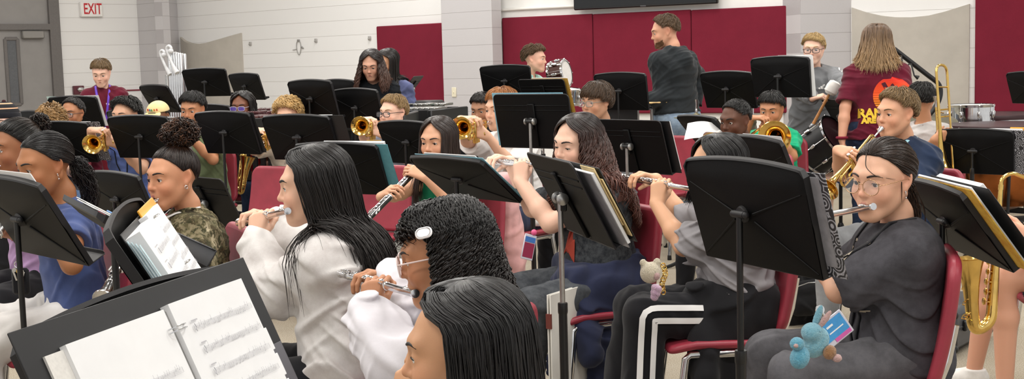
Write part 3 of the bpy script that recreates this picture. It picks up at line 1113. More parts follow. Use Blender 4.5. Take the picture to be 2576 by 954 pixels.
# ------------------------------------------------------------------ chairs
def plastic(name, c):
 m, t, b = nt(name)
 n = noise(t, 12, 3); r = ramp(t, [(0.3, [x * .95 for x in _hex(c)]), (0.7, [min(1, x * 1.05) for x in _hex(c)])])
 t.links.new(n.outputs['Fac'], r.inputs['Fac']); t.links.new(r.outputs['Color'], b.inputs['Base Color'])
 b.inputs['Roughness'].default_value = 0.42
 n2 = noise(t, 380, 2); bump(t, b, n2.outputs['Fac'], 0.2, 0.0015)
 return m
M_CHAIR = plastic('chair_maroon_plastic', '95303f')
M_RUBBER = plain('rubber_black', '161616', 0.7)
def chair_proto():
 r = empty('band_chair')
 def bend_back(x, y, z):
  zz = z / 0.19
  return (x * (1 - 0.04 * zz), 0.222 + y + 0.034 * zz - 0.20 * x * x - 0.012 * zz * zz, 0.655 + z)
 MB().slab(0.43, 0.375, 0.036, 0.06, bend_back).build('backrest', M_CHAIR, r)
 def bend_seat(x, y, z):
  v = z / 0.2                                      # v>0 = front
  drop = -0.03 * max(0, v - 0.55) ** 1.5 * 2.2
  return (x * (1 - 0.03 * v), -z * 1.0, 0.435 + y + drop - 0.014 * (1 - (x / 0.215) ** 2) * (1 - v * v) + 0.012)
 MB().slab(0.435, 0.42, 0.028, 0.055, lambda x, y, z: bend_seat(x, -y, z)).build('seat', M_CHAIR, r)
 for sx in (-1, 1):
  x = sx * 0.195
  MB().tube([(sx * .205, -0.20, 0.012), (x, -0.15, 0.40), (x, -0.135, 0.412), (x, 0.0, 0.414), (x, 0.15, 0.414)], 0.0115, 10, flat=(1, 1.25)).build('front_leg', M_CHROME, r)
  MB().tube([(sx * .21, 0.235, 0.012), (x, 0.165, 0.40), (x * .97, 0.18, 0.47), (x * .9, 0.215, 0.56), (x * .85, 0.235, 0.66)], 0.0115, 10, flat=(1, 1.25)).build('rear_leg', M_CHROME, r)
  for (yy, k) in ((-0.20, 'f'), (0.235, 'r')):
   MB().lathe([(0.014, 0.0), (0.015, 0.004), (0.014, 0.03), (0.012, 0.034)], (sx * (.205 if k == 'f' else .21), yy, 0.0), (0, 0, 1), 10).build('foot_cap', M_RUBBER, r)
 MB().tube([(-0.195, -0.11, 0.405), (0.195, -0.11, 0.405)], 0.010, 8).tube([(-0.195, 0.14, 0.405), (0.195, 0.14, 0.405)], 0.010, 8).build('stretcher', M_CHROME, r)
 return r
CHAIR = None
def chair(p, th, label, group=None):
 """chair whose seat centre is above p, its sitter facing th"""
 global CHAIR
 if CHAIR is None:
  CHAIR = chair_proto(); r = CHAIR
 else:
  r = copy_tree(CHAIR)
 r.location = (p[0], p[1], 0); r.rotation_euler = (0, 0, -R_(th))
 tag(r, label, 'chair', group)
 return r
# ------------------------------------------------------------------ people: one smooth skinned body each, clothes and hair as parts
M_SKIN = attr_mat('skin', 0.48, 0.4, 420, 0.10, sss=0.12)
M_HAIR = attr_mat('hair_strands', 0.36, 0.45, 300, 0.15)
M_SCLERA = plain('eye_white', 'e9e4df', 0.2, var=0.01)
M_IRIS = plain('iris_brown', '3a2214', 0.15, var=0.1)
M_IRISB = plain('iris_blue', '6f8aa0', 0.15, var=0.1)
M_PUPIL = plain('pupil', '050505', 0.1)
M_LENSG = glass_mat()
NP = lambda v: np.array(v, f32)
def mrot(yaw, pitch=0, roll=0):
 return Matrix.Rotation(yaw, 3, 'Z') @ Matrix.Rotation(-pitch, 3, 'X') @ Matrix.Rotation(roll, 3, 'Y')
def head_prims(C, Hm, s, kid=1.0, nose=1.0, chin=1.0, lid=0.5, cheek=1.0, open_mouth=0):
 """head, face, ears and neck root; local x right, y forward, z up"""
 T = lambda x, y, z: C + Hm @ (Vector((x, y, z)) * s)
 E = lambda c, r, k=0.012, op=1, rx=0, tag=None, rz=0: ell(T(*c), [q * s for q in r], np.array(Hm @ Matrix.Rotation(rz, 3, 'Z') @ Matrix.Rotation(rx, 3, 'X')), k * s, op, tag)
 Rr = lambda a, b, ra, rb, k=0.012, op=1, tag=None: rcone(T(*a), T(*b), ra * s, rb * s, k * s, op, tag=tag)
 P = [E((0, -.015, .03), (.073, .092, .08), .01),
   E((0, .024, -.016), (.0605, .0615, .082), .03),
   E((0, .030, -.062), (.0430 * cheek, .0480, .042), .03),
   Rr((-.008, .0755, -.0940 * chin), (.008, .0755, -.0940 * chin), .0130, .0130, .026)]
 for sx in (-1, 1):
  P.append(Rr((sx * .054, -.008, -.042), (sx * .015, .064, -.0915), .0165, .0150, .030))        # jaw line
  P.append(E((sx * .034 * cheek, .0600, -.030), (.0245, .0230, .0225), .026))                   # cheek
  P.append(Rr((sx * .010, .0815, .025), (sx * .041, .0670, .0275), .0055, .0065, .026))         # brow ridge
 for sx in (-1, 1):
  P.append(E((sx * .0315, .0995, .003), (.0165, .0150, .0105), .016, -1))                       # socket
 for sx in (-1, 1):
  P.append(ell(T(sx * .0315, .0700, .0025), .0150 * s, None, .005 * s))                          # lids
 P += [Rr((0, .0815, .012), (0, .0985 + .004 * (nose - 1), -.0205), .0062, .0082 * nose, .013),
   E((0, .0995, -.0260), (.0098 * nose, .0105 * nose, .0086), .008)]
 for sx in (-1, 1):
  P.append(E((sx * .0098 * nose, .0900, -.0292), (.0064, .0086, .0060), .006))
  P.append(E((sx * .0058, .0960, -.0362), (.0030, .0046, .0036), .003, -1))                     # nostril
 P.append(E((0, .0810, -.058), (.026, .0125, .020), .016))                                         # muzzle
 w = .0225
 P.append(Rr((-w * .70, .0840, -.0562), (w * .70, .0840, -.0562), .0052, .0052, .006, tag='lip'))
 P.append(Rr((-.0045, .0905, -.0548), (.0045, .0905, -.0548), .0052, .0052, .007, tag='lip'))
 P.append(Rr((-w * .52, .0850, -.0668), (w * .52, .0850, -.0668), .0066, .0066, .007, tag='lip'))
 if open_mouth:
  P.append(E((0, .094, -.061), (.008, .01, .0035 * open_mouth), .003, -1))
 for sx in (-1, 1):
  # the eye opening is cut through the lid so that the eyeball shows
  P.append(E((sx * .0315, .0860, .0025 - .0030 * lid), (.0140, .0140, .0074 * (1 - .72 * lid)), .0022, -1, rz=-sx * .28))
 for sx in (-1, 1):
  P.append(E((sx * .0725, -.012, .000), (.0080, .0180, .029), .008, 1, .22, rz=sx * .35))        # ear
  P.append(E((sx * .0790, -.008, .003), (.0055, .0100, .0170), .006, -1, .22, rz=sx * .35))
  P.append(E((sx * .0700, -.004, -.025), (.0070, .0080, .0095), .006))
 return P
def face_color(V, C, Hm, s, skin, lip, P):
 q = ((V - NP(C)) @ np.array(Hm, f32)) / s
 col = np.tile(NP(srgb(skin)), (len(V), 1))
 lp = [p for p in P if p.tag == 'lip']
 m = np.full(len(V), 9.0, f32)
 near = (np.abs(q[:, 0]) < .03) & (q[:, 1] > .06) & (q[:, 2] > -.085) & (q[:, 2] < -.035)
 if near.any():
  d = np.min([pd(p, V[near]) for p in lp], 0)
  m[near] = d
 t = np.clip(1 - (m / s - .0008) / .0022, 0, 1)[:, None]
 t *= np.clip((0.0225 - np.abs(q[:, 0])) / .004, 0, 1)[:, None]
 col = col * (1 - t) + NP(srgb(lip)) * t
 # parting line between the lips
 ml = np.clip(1 - np.abs(q[:, 2] + .0612 - .0012 * np.cos(q[:, 0] * 300)) / .0016, 0, 1) * np.clip((.0205 - np.abs(q[:, 0])) / .003, 0, 1) * (q[:, 1] > .07)
 ml = (ml * .75)[:, None]
 col = col * (1 - ml) + NP(srgb(lip)) * .28 * ml
 # natural redness of cheeks, nose tip and ears
 red = NP(srgb(skin)) * NP([1.08, .80, .78])
 for c, r in (((.042, .07, -.032), .026), ((-.042, .07, -.032), .026), ((0, .11, -.026), .016), ((.078, -.01, 0), .03), ((-.078, -.01, 0), .03)):
  w = np.exp(-((q - NP(c)) ** 2).sum(1) / (r * r))[:, None] * .5 * (1 - t)
  col = col * (1 - w) + red * w
 return col
def arm_ik(S, Wp, hint, lu, lf):
 v = Wp - S
 L = v.length
 if L > (lu + lf) * .995:
  Wp = S + v * ((lu + lf) * .995 / L); v = Wp - S; L = v.length
 a = (lu * lu - lf * lf + L * L) / (2 * L)
 hgt = math.sqrt(max(lu * lu - a * a, 1e-6))
 u = v / L
 h = Vector(hint); h = (h - u * h.dot(u)); h.normalize()
 return S + u * a + h * hgt, Wp
FING = ((.027, .086, .040, .024, .019, .0088), (.009, .090, .044, .028, .020, .0090), (-.0095, .086, .040, .026, .020, .0086), (-.027, .077, .031, .019, .017, .0076))
def hand_prims(Wr, f, n, side, s, curl=(35, 45, 25), thumb=(0.55, 0.6, 0.5), spread=3, curls=None):
 """wrist, finger direction, palm normal; palm, four separate fingers and a thumb"""
 Yf = Vector(f).normalized(); N = Vector(n); N = (N - Yf * N.dot(Yf)).normalized()
 Zb = -N
 Xt = Zb.cross(Yf) if side > 0 else Yf.cross(Zb)
 P = []
 for i, (ox, oy, a, b, c, r) in enumerate(FING):
  m0 = Wr + Xt * (ox * s) + Yf * (oy * s) + N * (abs(ox) * .12 * s)
  P.append(rcone(Wr + Xt * (ox * .55 * s) + Yf * (.012 * s), m0, .0135 * s, .0112 * s, .014 * s))
 tips = []
 for i, (ox, oy, a, b, c, r) in enumerate(FING):
  cu = curls[i] if curls else curl
  p = Wr + Xt * (ox * s) + Yf * (oy * s) + N * (abs(ox) * .12 * s)
  ang = 0
  sp = R_(spread) * (1.2 - i)
  for j, (L, q) in enumerate(zip((a, b, c), cu)):
   ang += R_(q)
   dr = (Yf * math.cos(ang) + N * math.sin(ang) + Xt * math.sin(sp)).normalized()
   e = p + dr * (L * s)
   P.append(rcone(p, e, (r - .0006 * j) * s, (r - .0006 * j - .0007) * s, .0035 * s))
   p = e
  tips.append(p)
 b0 = Wr + Xt * (.020 * s) + Yf * (.022 * s) + N * (.006 * s)
 tx, ty, tn = thumb
 d0 = (Xt * tx + Yf * ty + N * tn).normalized()
 b1 = b0 + d0 * (.043 * s)
 d1 = (Xt * (tx * .35) + Yf * (ty + .25) + N * (tn + .12)).normalized()
 b2 = b1 + d1 * (.031 * s)
 d2 = (d1 + N * .25 - Xt * .12).normalized()
 b3 = b2 + d2 * (.024 * s)
 P += [rcone(b0, b1, .0155 * s, .0118 * s, .012 * s), rcone(b1, b2, .0108 * s, .0098 * s, .004 * s), rcone(b2, b3, .0098 * s, .0082 * s, .003 * s)]
 return P, tips
def wrinkles(seed, amp, lo=22, hi=60, n=5, axis=None):
 rs = np.random.RandomState(seed)
 D = rs.normal(size=(n, 3));
 if axis is not None:
  D += np.array(axis) * 1.2 * rs.choice([-1, 1], (n, 1))
 D /= np.linalg.norm(D, axis=1, keepdims=True)
 Fq = rs.uniform(lo, hi, n); ph = rs.uniform(0, 6.28, n)
 W = (D * Fq[:, None]).astype(f32)
 W2 = (rs.normal(size=(n, 3)) * 9).astype(f32)
 def f(P):
  out = 0
  for i in range(n):
   a = P @ W[i] + ph[i] + 1.6 * np.sin(P @ W2[i] + ph[i])
   rdg = (0.5 + 0.5 * np.cos(2 * a)) ** 2.5 * (.5 + .5 * np.sin(P @ W2[(i + 1) % n] * 1.1 + ph[i])) ** 1.5
   out = out + rdg * rdg
  return -(np.sqrt(out + 4e-3) - 0.25) * amp
 return f
def lookup(d, k, default=None):
 return d.get(k, default)
class Person:
 pass
def on_shirt(g, P0, dirn, lift=.0022, it=48):
 """slide points along dirn until they lie on the shirt"""
 Q, wr = g.shirt_sdf
 P = np.asarray(P0, f32).copy(); D = NP(Vector(dirn).normalized())
 for _ in range(it):
  d = sdf(Q, P) + wr(P) - lift
  P += D * (np.clip(d, -.01, .05) * .8)[:, None]
 return P
def shirt_print(g, root, off, name, V2, Fs, mat, c, X, Y, N):
 """flat artwork (V2 in metres) laid on the cloth at c, facing N"""
 V2 = np.asarray(V2, f32)
 P = NP(c) + V2[:, :1] * NP(X) + V2[:, 1:2] * NP(Y) + NP(N) * .12
 P = on_shirt(g, P, -Vector(N), .0045 if name == 'lettering' else .0025)
 return mesh_obj(name, P, Fs, mat, root, False, None, off)
def text_mesh(s, size, bold=0.0, xs=1.0):
 c = bpy.data.curves.new('t', 'FONT'); c.body = s; c.size = size; c.align_x = 'CENTER'; c.align_y = 'CENTER'; c.offset = bold
 o = bpy.data.objects.new('t', c); COL.objects.link(o)
 bpy.context.view_layer.update()
 me = bpy.data.meshes.new_from_object(o.evaluated_get(bpy.context.evaluated_depsgraph_get()))
 bpy.data.objects.remove(o); bpy.data.curves.remove(c)
 V = [(v.co.x * xs, v.co.y) for v in me.vertices]; F = [tuple(p.vertices) for p in me.polygons]
 bpy.data.meshes.remove(me)
 return V, F
def strap(g, root, off, name, pts, w, mat, thick=.0016):
 """flat ribbon through world points"""
 MB().tube(bend_pts(pts, 4, .03), w, 8, flat=(1, thick / w)).build(name, mat, root, True, off)
def lanyard(mat, badge=None, drop=.26, w=.009, cardsize=(.06, .09)):
 """ribbon round the neck with a card; a part of the person"""
 def f(g, root, off):
  ch = []
  L = (g.NB - g.PV).length
  for sx in (-1, 1):
   a = []
   for k in range(9):
    t = k / 8
    p = g.NB + g.br * (sx * .062 * (1 - t) ** .8) - g.up * (drop * t - .012) + g.bf * .30
    a.append(tuple(p))
   q = on_shirt(g, np.array(a), -g.bf, .003)
   q = [Vector(tuple(map(float, v))) for v in q]
   back = g.NB + g.br * (sx * .045) - g.bf * .035 + g.up * .02
   ch = q
   MB().tube([back] + q, w / 2, 6, flat=(1, .22), up=g.bf).build('lanyard', mat, root, True, off)
  e = ch[-1]
  if badge is not None:
   mb = MB(); R3 = Matrix((g.br, g.bf, g.up)).transposed()
   mb.tube([e, e + g.bf * .006 - g.up * .02], .003, 6)
   mb.box(e + g.bf * .012 - g.up * (.02 + cardsize[1] / 2), (cardsize[0], .003, cardsize[1]), R3, .001)
   mb.build('badge', badge, root, 'auto', off)
 return f
def setup_person(sp):
 """solve the figure's joints from its place in the room"""
 g = Person(); g.sp = sp
 hs = g.hs = sp.get('hs', 1.0)
 g.girth = sp.get('girth', 1.0)
 az_ = math.degrees(math.atan((sp['head'][0] - CX) / FPX))
 th, tb = sp['th'] + az_, sp.get('tb', sp['th']) + az_          # angles are as seen from the camera
 g.tbw = tb
 g.Hm = mrot(PI - R_(th), R_(sp.get('pitch', 5)), R_(sp.get('roll', 0)))
 u, v, d = sp['head']
 top = at(u, v, d)
 g.top = top
 g.C = top - g.Hm @ Vector((0, -.010, (.1105 + sp.get('ht', .012)) )) * hs
 yb = PI - R_(tb)
 fw = Vector((-math.sin(yb), math.cos(yb), 0)); rt = Vector((fw.y, -fw.x, 0))
 g.fw, g.rt = fw, rt
 H = top.z
 g.sit = sp.get('sit', True)
 S = sp.get('S') or ((H - .43) / .525 if g.sit else H)
 k = g.k = S / 1.6
 piv = g.C + g.Hm @ Vector((0, -.024, -.062)) * hs
 g.piv = piv
 g.NB = piv + Vector((0, 0, -.078 * hs)) - fw * .026
 lean = R_(sp.get('lean', 6))
 if g.sit:
  pz = .525
 else:
  pz = .515 * S
 hgt = g.NB.z - pz
 g.PV = Vector((g.NB.x, g.NB.y, pz)) - fw * (math.tan(lean) * hgt) + rt * sp.get('side', 0)
 up = (g.NB - g.PV).normalized()
 g.up = up
 g.bf = (fw - up * fw.dot(up)).normalized(); g.br = g.bf.cross(up)
 sw = .138 * k * sp.get('sw', 1.0)
 dn = .078 * k
 g.SH = {}
 for side, nm in ((1, 'R'), (-1, 'L')):
  sh = g.NB - up * dn + g.br * (side * sw) + g.bf * (.005 + sp.get('shf' + nm, 0))
  sh = sh + up * sp.get('shu' + nm, 0)
  g.SH[nm] = sh
 g.lu, g.lf = .262 * k, .232 * k
 g.hsz = sp.get('hand', .93) * (0.55 + .45 * k)
 g.arm = {}
 for side, nm in ((1, 'R'), (-1, 'L')):
  a = sp.get(nm)
  if callable(a):
   a = a(g, side)
  if a is None:
   if g.sit:
    w = g.PV + g.bf * .30 * k + g.br * (side * .10) + Vector((0, 0, .10))
    a = dict(w=w, f=fw - rt * side * .35, n=Vector((0, 0, -1)), hint=rt * side - fw * .8, curl=(18, 20, 12))
   else:
    w = g.SH[nm] + rt * (side * .06) - Vector((0, 0, .47 * k)) + fw * .05
    a = dict(w=w, f=Vector((0, 0, -1)) + fw * .15, n=-rt * side, hint=-fw + rt * side * .3, curl=(22, 28, 16))
  el, w = arm_ik(g.SH[nm], Vector(a['w']), a['hint'], g.lu, g.lf)
  a['e'], a['w'] = el, w
  g.arm[nm] = a
 # legs
 g.leg = {}
 for side, nm in ((1, 'R'), (-1, 'L')):
  hip = g.PV + g.br * (side * .080 * k * (g.girth ** .5)) - Vector((0, 0, .01))
  if g.sit:
   ka, ff, kz = sp.get('knee' + nm, (side * 9, .02, .0))
   a = R_(ka)
   dirn = fw * math.cos(a) + rt * math.sin(a)
   kn = hip + dirn * (.405 * k); kn.z = .505 + kz
   ft = kn + dirn * ff + Vector((0, 0, 0)); ft.z = .075
   g.leg[nm] = (hip, kn, ft, dirn)
  else:
   off = sp.get('step' + nm, 0)
   ft = hip + fw * off + rt * (side * .02); ft.z = .075
   kn = (hip + ft) / 2 + fw * (.035 + max(off, 0) * .2)
   g.leg[nm] = (hip, kn, ft, (fw + rt * side * .2).normalized())
 return g
def torso_prims(g, t, k=0.05, hip=True):
 """torso inflated by t"""
 kk, gi = g.k, g.girth
 Fm = np.array(Matrix((g.br, g.bf, g.up)).transposed())
 L = (g.NB - g.PV).length
 P = []
 ch = g.PV + g.up * (L * .70)
 wa = g.PV + g.up * (L * .30)
 P.append(rcone(wa, ch, .116 * kk * gi + t, .118 * kk * gi + t, k, sc=(1.12, .80, 1), frame=Fm))
 P.append(rcone(ch - g.br * (.055 * kk) + g.bf * .004, ch + g.br * (.055 * kk) + g.bf * .004, .094 * kk * gi + t, .094 * kk * gi + t, k))
 if hip:
  P.append(rcone(g.PV - g.br * (.06 * kk * gi), g.PV + g.br * (.06 * kk * gi), .108 * kk * gi + t, .108 * kk * gi + t, k))
  P.append(rcone(g.PV + g.up * .02, wa, .118 * kk * gi + t, .112 * kk * gi + t, k, sc=(1.15, .85, 1), frame=Fm))
  if g.sp.get('belly'):
   P.append(ell(g.PV + g.up * (L * .25) + g.bf * (.05 * gi), [.115 * kk * gi + t, .09 * gi + t, .12 + t], Fm, .05))
 if g.sp.get('bust'):
  for sx in (-1, 1):
   P.append(ell(g.PV + g.up * (L * .62) + g.bf * (.072 * kk * gi) + g.br * (sx * .055 * kk), .052 * g.sp['bust'] + t, None, .04))
 for nm in 'LR':
  P.append(rcone(g.NB - g.up * .035, g.SH[nm], .036 * kk + t * .7, .043 * kk + t * .8, .04))
  P.append(rcone(ch + (g.SH[nm] - g.NB) * .3, g.SH[nm] - g.up * .02, .070 * kk + t, .044 * kk + t, .04))
 return P
def compute_person(sp):
 g = setup_person(sp)
 h = sp.get('h', .006)
 C, Hm, hs, k = g.C, g.Hm, g.hs, g.k
 gi = g.girth
 out = {}
 HP = head_prims(C, Hm, hs, nose=sp.get('nose', 1), lid=sp.get('lid', .55), cheek=sp.get('cheek', 1), chin=sp.get('chin', 1), open_mouth=sp.get('om', 0))
 g.HP = HP
 P = list(HP)
 neck_r = .043 * (.6 + .4 * k) * sp.get('neck', 1)
 P.append(rcone(C + Hm @ Vector((0, -.022, -.05)) * hs, g.NB + g.up * .03, neck_r * 1.02, neck_r, .022))
 P.append(rcone(g.NB + g.up * .03, g.NB - g.up * .05, neck_r, neck_r * 1.25, .02))
 # hidden torso, slimmer than the clothes
 bare = sp.get('bare')                         # bare shoulders (strap top)
 P += torso_prims(g, -.006 if bare else -.014, .05)
 tipsd = {}
 for side, nm in ((1, 'R'), (-1, 'L')):
  a = g.arm[nm]
  S, E, W = g.SH[nm], a['e'], a['w']
  ar = .9 + .1 * k
  ar *= gi ** .5
  P.append(rcone(S, E, .043 * ar, .034 * ar, .03))
  P.append(rcone(E, E + (W - E) * .35, .034 * ar, .036 * ar, .02))
  P.append(rcone(E + (W - E) * .35, W, .036 * ar, .0235 * ar, .015))
  hp, tips = hand_prims(W, a['f'], a['n'], side, g.hsz, a.get('curl', (35, 45, 25)), a.get('thumb', (.55, .6, .5)), a.get('spread', 3), a.get('curls'))
  P += hp
  tipsd[nm] = tips
 shorts = sp.get('pants', {}).get('short')
 for nm in 'LR':
  hip, kn, ft, dr = g.leg[nm]
  q = -.012 if not shorts else 0
  lg = gi ** .7
  P.append(rcone(hip, kn, .080 * k * lg + q, .054 * k * lg + q, .03))
  sh = kn + (ft - kn) * .35
  bk = -dr * .012
  P.append(rcone(kn, sh + bk, .053 * k * lg + q, .054 * k * lg + q, .03))
  P.append(rcone(sh + bk, ft, .052 * k * lg + q, .033 * k + q * .5, .02))
  P.append(rcone(ft - Vector((0, 0, .03)), ft - Vector((0, 0, .035)) + dr * .11 * k, .034, .026, .02))
 V, F = polygonise(P, h)
 out['body'] = (V, F, face_color(V, C, Hm, hs, sp['skin'], sp.get('lip', '9c4f4c'), HP))
 g.bodyP = P
 g.armP = None
 # ---- clothes
 ch_ = max(h, sp.get('hc', h * 1.15))
 out['cloth'] = []
 shirt = sp.get('shirt')
 solid = []
 if shirt:
  t = shirt.get('t', .014)
  Q = torso_prims(g, t, .06)
  sl = shirt.get('sleeve', 'short')
  if sl != 'none':
   for side, nm in ((1, 'R'), (-1, 'L')):
    a = g.arm[nm]; S, E, W = g.SH[nm], a['e'], a['w']
    lo = shirt.get('loose', 1.0)
    ar = gi ** .5
    if sl == 'short':
     fr = shirt.get('len', .72)
     En = S + (E - S) * fr
     Q.append(rcone(S - g.up * .01, En, .047 * ar * k + t * .6, (.047 + .015 * lo) * ar, .020))
     g_ = (E - S).normalized()
     Q.append(('cut', En, g_, .12, E))
    else:
     Q.append(rcone(S, E, .046 * ar * k + t * .6, .045 * ar + .012 * lo, .025))
     m = E + (W - E) * .5
     Q.append(rcone(E, m, .046 * ar + .012 * lo, .043 * ar + .012 * lo, .03))
     cf = E + (W - E) * .86
     if shirt.get('cuff', True):
      Q.append(rcone(m, cf, .043 * ar + .012 * lo, .036 + .012 * lo, .02))
      wv = (W - E).normalized()
      Q.append(rcone(cf, W + wv * .004, .036 + .002 * lo, .034, .012))
     else:
      Q.append(rcone(m, W, .042 * ar + .010 * lo, .036 + .006 * lo, .02))
     Q.append(('cut', W - (W - E).normalized() * .012 if not shirt.get('cuff', True) else W - (W - E).normalized() * .005, (W - E).normalized(), .06, W + (W - E).normalized() * .1))
  cuts = [q for q in Q if isinstance(q, tuple)]
  Q = [q for q in Q if not isinstance(q, tuple)]
  for e in shirt.get('extra', []):
   Q += e(g)
  solid = list(Q)
  for (En, dr, rad, far) in [c[1:] for c in cuts]:
   # the sleeve ends here: cut by a capped bar along the arm beyond the cuff
   Q.append(rcone(En + dr * rad, En + dr * (rad + .012), rad, rad, .004, -1))
   Q.append(ell(En + dr * .010, [.038, .038, .03], np.array(basis(dr)), .006, -1)) if sl == 'short' else None
  Q.append(half(g.PV + g.up * shirt.get('hem', -.04), -g.up if not shirt.get('hemn') else shirt['hemn'], .006))
  nr = neck_r + shirt.get('neck', .014)
  Q.append(rcone(g.NB - g.up * .01 + g.bf * .012, g.NB + g.up * .2, nr * .95, nr * 1.35, .012, -1))
  if shirt.get('hood'):
   hd = g.NB - g.bf * .075 - g.up * .035
   Q2 = [rcone(hd - g.br * .062 + g.up * .015 + g.bf * .02, hd - g.bf * .030 - g.up * .055, .038, .060, .05), rcone(hd + g.br * .062 + g.up * .015 + g.bf * .02, hd - g.bf * .030 - g.up * .055, .038, .060, .05)]
   Q2 += [rcone(g.NB + g.br * (s_ * .07) - g.up * .005, g.NB + g.br * (s_ * .045) + g.bf * .06 - g.up * .03, .028, .022, .03) for s_ in (-1, 1)]
   Q = Q[:0] + Q + Q2
  wr = wrinkles(sp.get('seed', 1), shirt.get('wr', .010), axis=g.up)
  g.shirt_sdf = (Q, wr)
  V, F = polygonise(Q, ch_, wr, .012)
  out['cloth'].append((shirt.get('name', 't_shirt'), V, F, shirt['mat'], shirt.get('smooth', True), shirt.get('label')))
  g.shirtP = [p for p in Q]
 pants = sp.get('pants')
 if pants:
  t = pants.get('t', .010)
  Q = []
  lg = gi ** .7
  Q.append(rcone(g.PV - g.br * (.06 * k * gi), g.PV + g.br * (.06 * k * gi), .112 * k * gi + t, .112 * k * gi + t, .05))
  Q.append(rcone(g.PV, g.PV + g.up * .11, .118 * k * gi + t, .110 * k * gi + t, .05, sc=(1.12, .85, 1), frame=np.array(Matrix((g.br, g.bf, g.up)).transposed())))
  for nm in 'LR':
   hip, kn, ft, dr = g.leg[nm]
   wd = pants.get('wide', 0)
   if pants.get('short'):
    e = hip + (kn - hip) * pants['short']
    Q.append(rcone(hip, e, .084 * k * lg + t, .072 * k * lg + t + .012, .04))
   else:
    Q.append(rcone(hip, kn, .083 * k * lg + t, .060 * k * lg + t + wd * .5, .035))
    Q.append(rcone(kn, ft + Vector((0, 0, pants.get('rise', .02))), .058 * k * lg + t + wd * .5, .042 * k + t + wd, .02))
  solid2 = list(Q)
  for nm in 'LR':
   hip, kn, ft, dr = g.leg[nm]
   if pants.get('short'):
    e = hip + (kn - hip) * pants['short']; ax = (kn - hip).normalized()
    Q.append(rcone(e + ax * .11, e + ax * .2, .11, .11, .004, -1))
   else:
    Q.append(half(Vector((0, 0, .045 + pants.get('rise', .02))), (0, 0, -1), .004))
  Q.append(half(g.PV + g.up * .10, g.up, .006))
  V, F = polygonise(Q, ch_ * 1.1, wrinkles(sp.get('seed', 1) + 7, pants.get('wr', .008), 16, 44, axis=g.bf), .010)
  out['cloth'].append((pants.get('name', 'trousers'), V, F, pants['mat'], True, pants.get('label')))
  solid = solid + solid2
  g.pantsP = solid2
 if sp.get('shoes'):
  for nm in 'LR':
   hip, kn, ft, dr = g.leg[nm]
   o = ft.copy(); o.z = .0
   Q = [rcone(o + Vector((0, 0, .05)) - dr * .02, o + dr * .05 + Vector((0, 0, .045)), .042, .043, .02),
     rcone(o + dr * .05 + Vector((0, 0, .042)), o + dr * .155 * k + Vector((0, 0, .034)), .043, .033, .02),
     rcone(o + Vector((0, 0, .06)) - dr * .01, o + Vector((0, 0, .085)) - dr * .005, .042, .042, .02),
     half((0, 0, .004), (0, 0, -1), .004), half(o + Vector((0, 0, .095)), (0, 0, 1), .004)]
   V, F = polygonise(Q, max(ch_, .004))
   out['cloth'].append(('shoe', V, F, sp['shoes'], True, None))
 g.solid = solid if solid else torso_prims(g, .014)
 for fn in sp.get('wear', []):
  for item in fn(g):
   out['cloth'].append(item)
 # ---- hair
 out['hair'] = make_hair(g)
 out['g'] = g
 return out
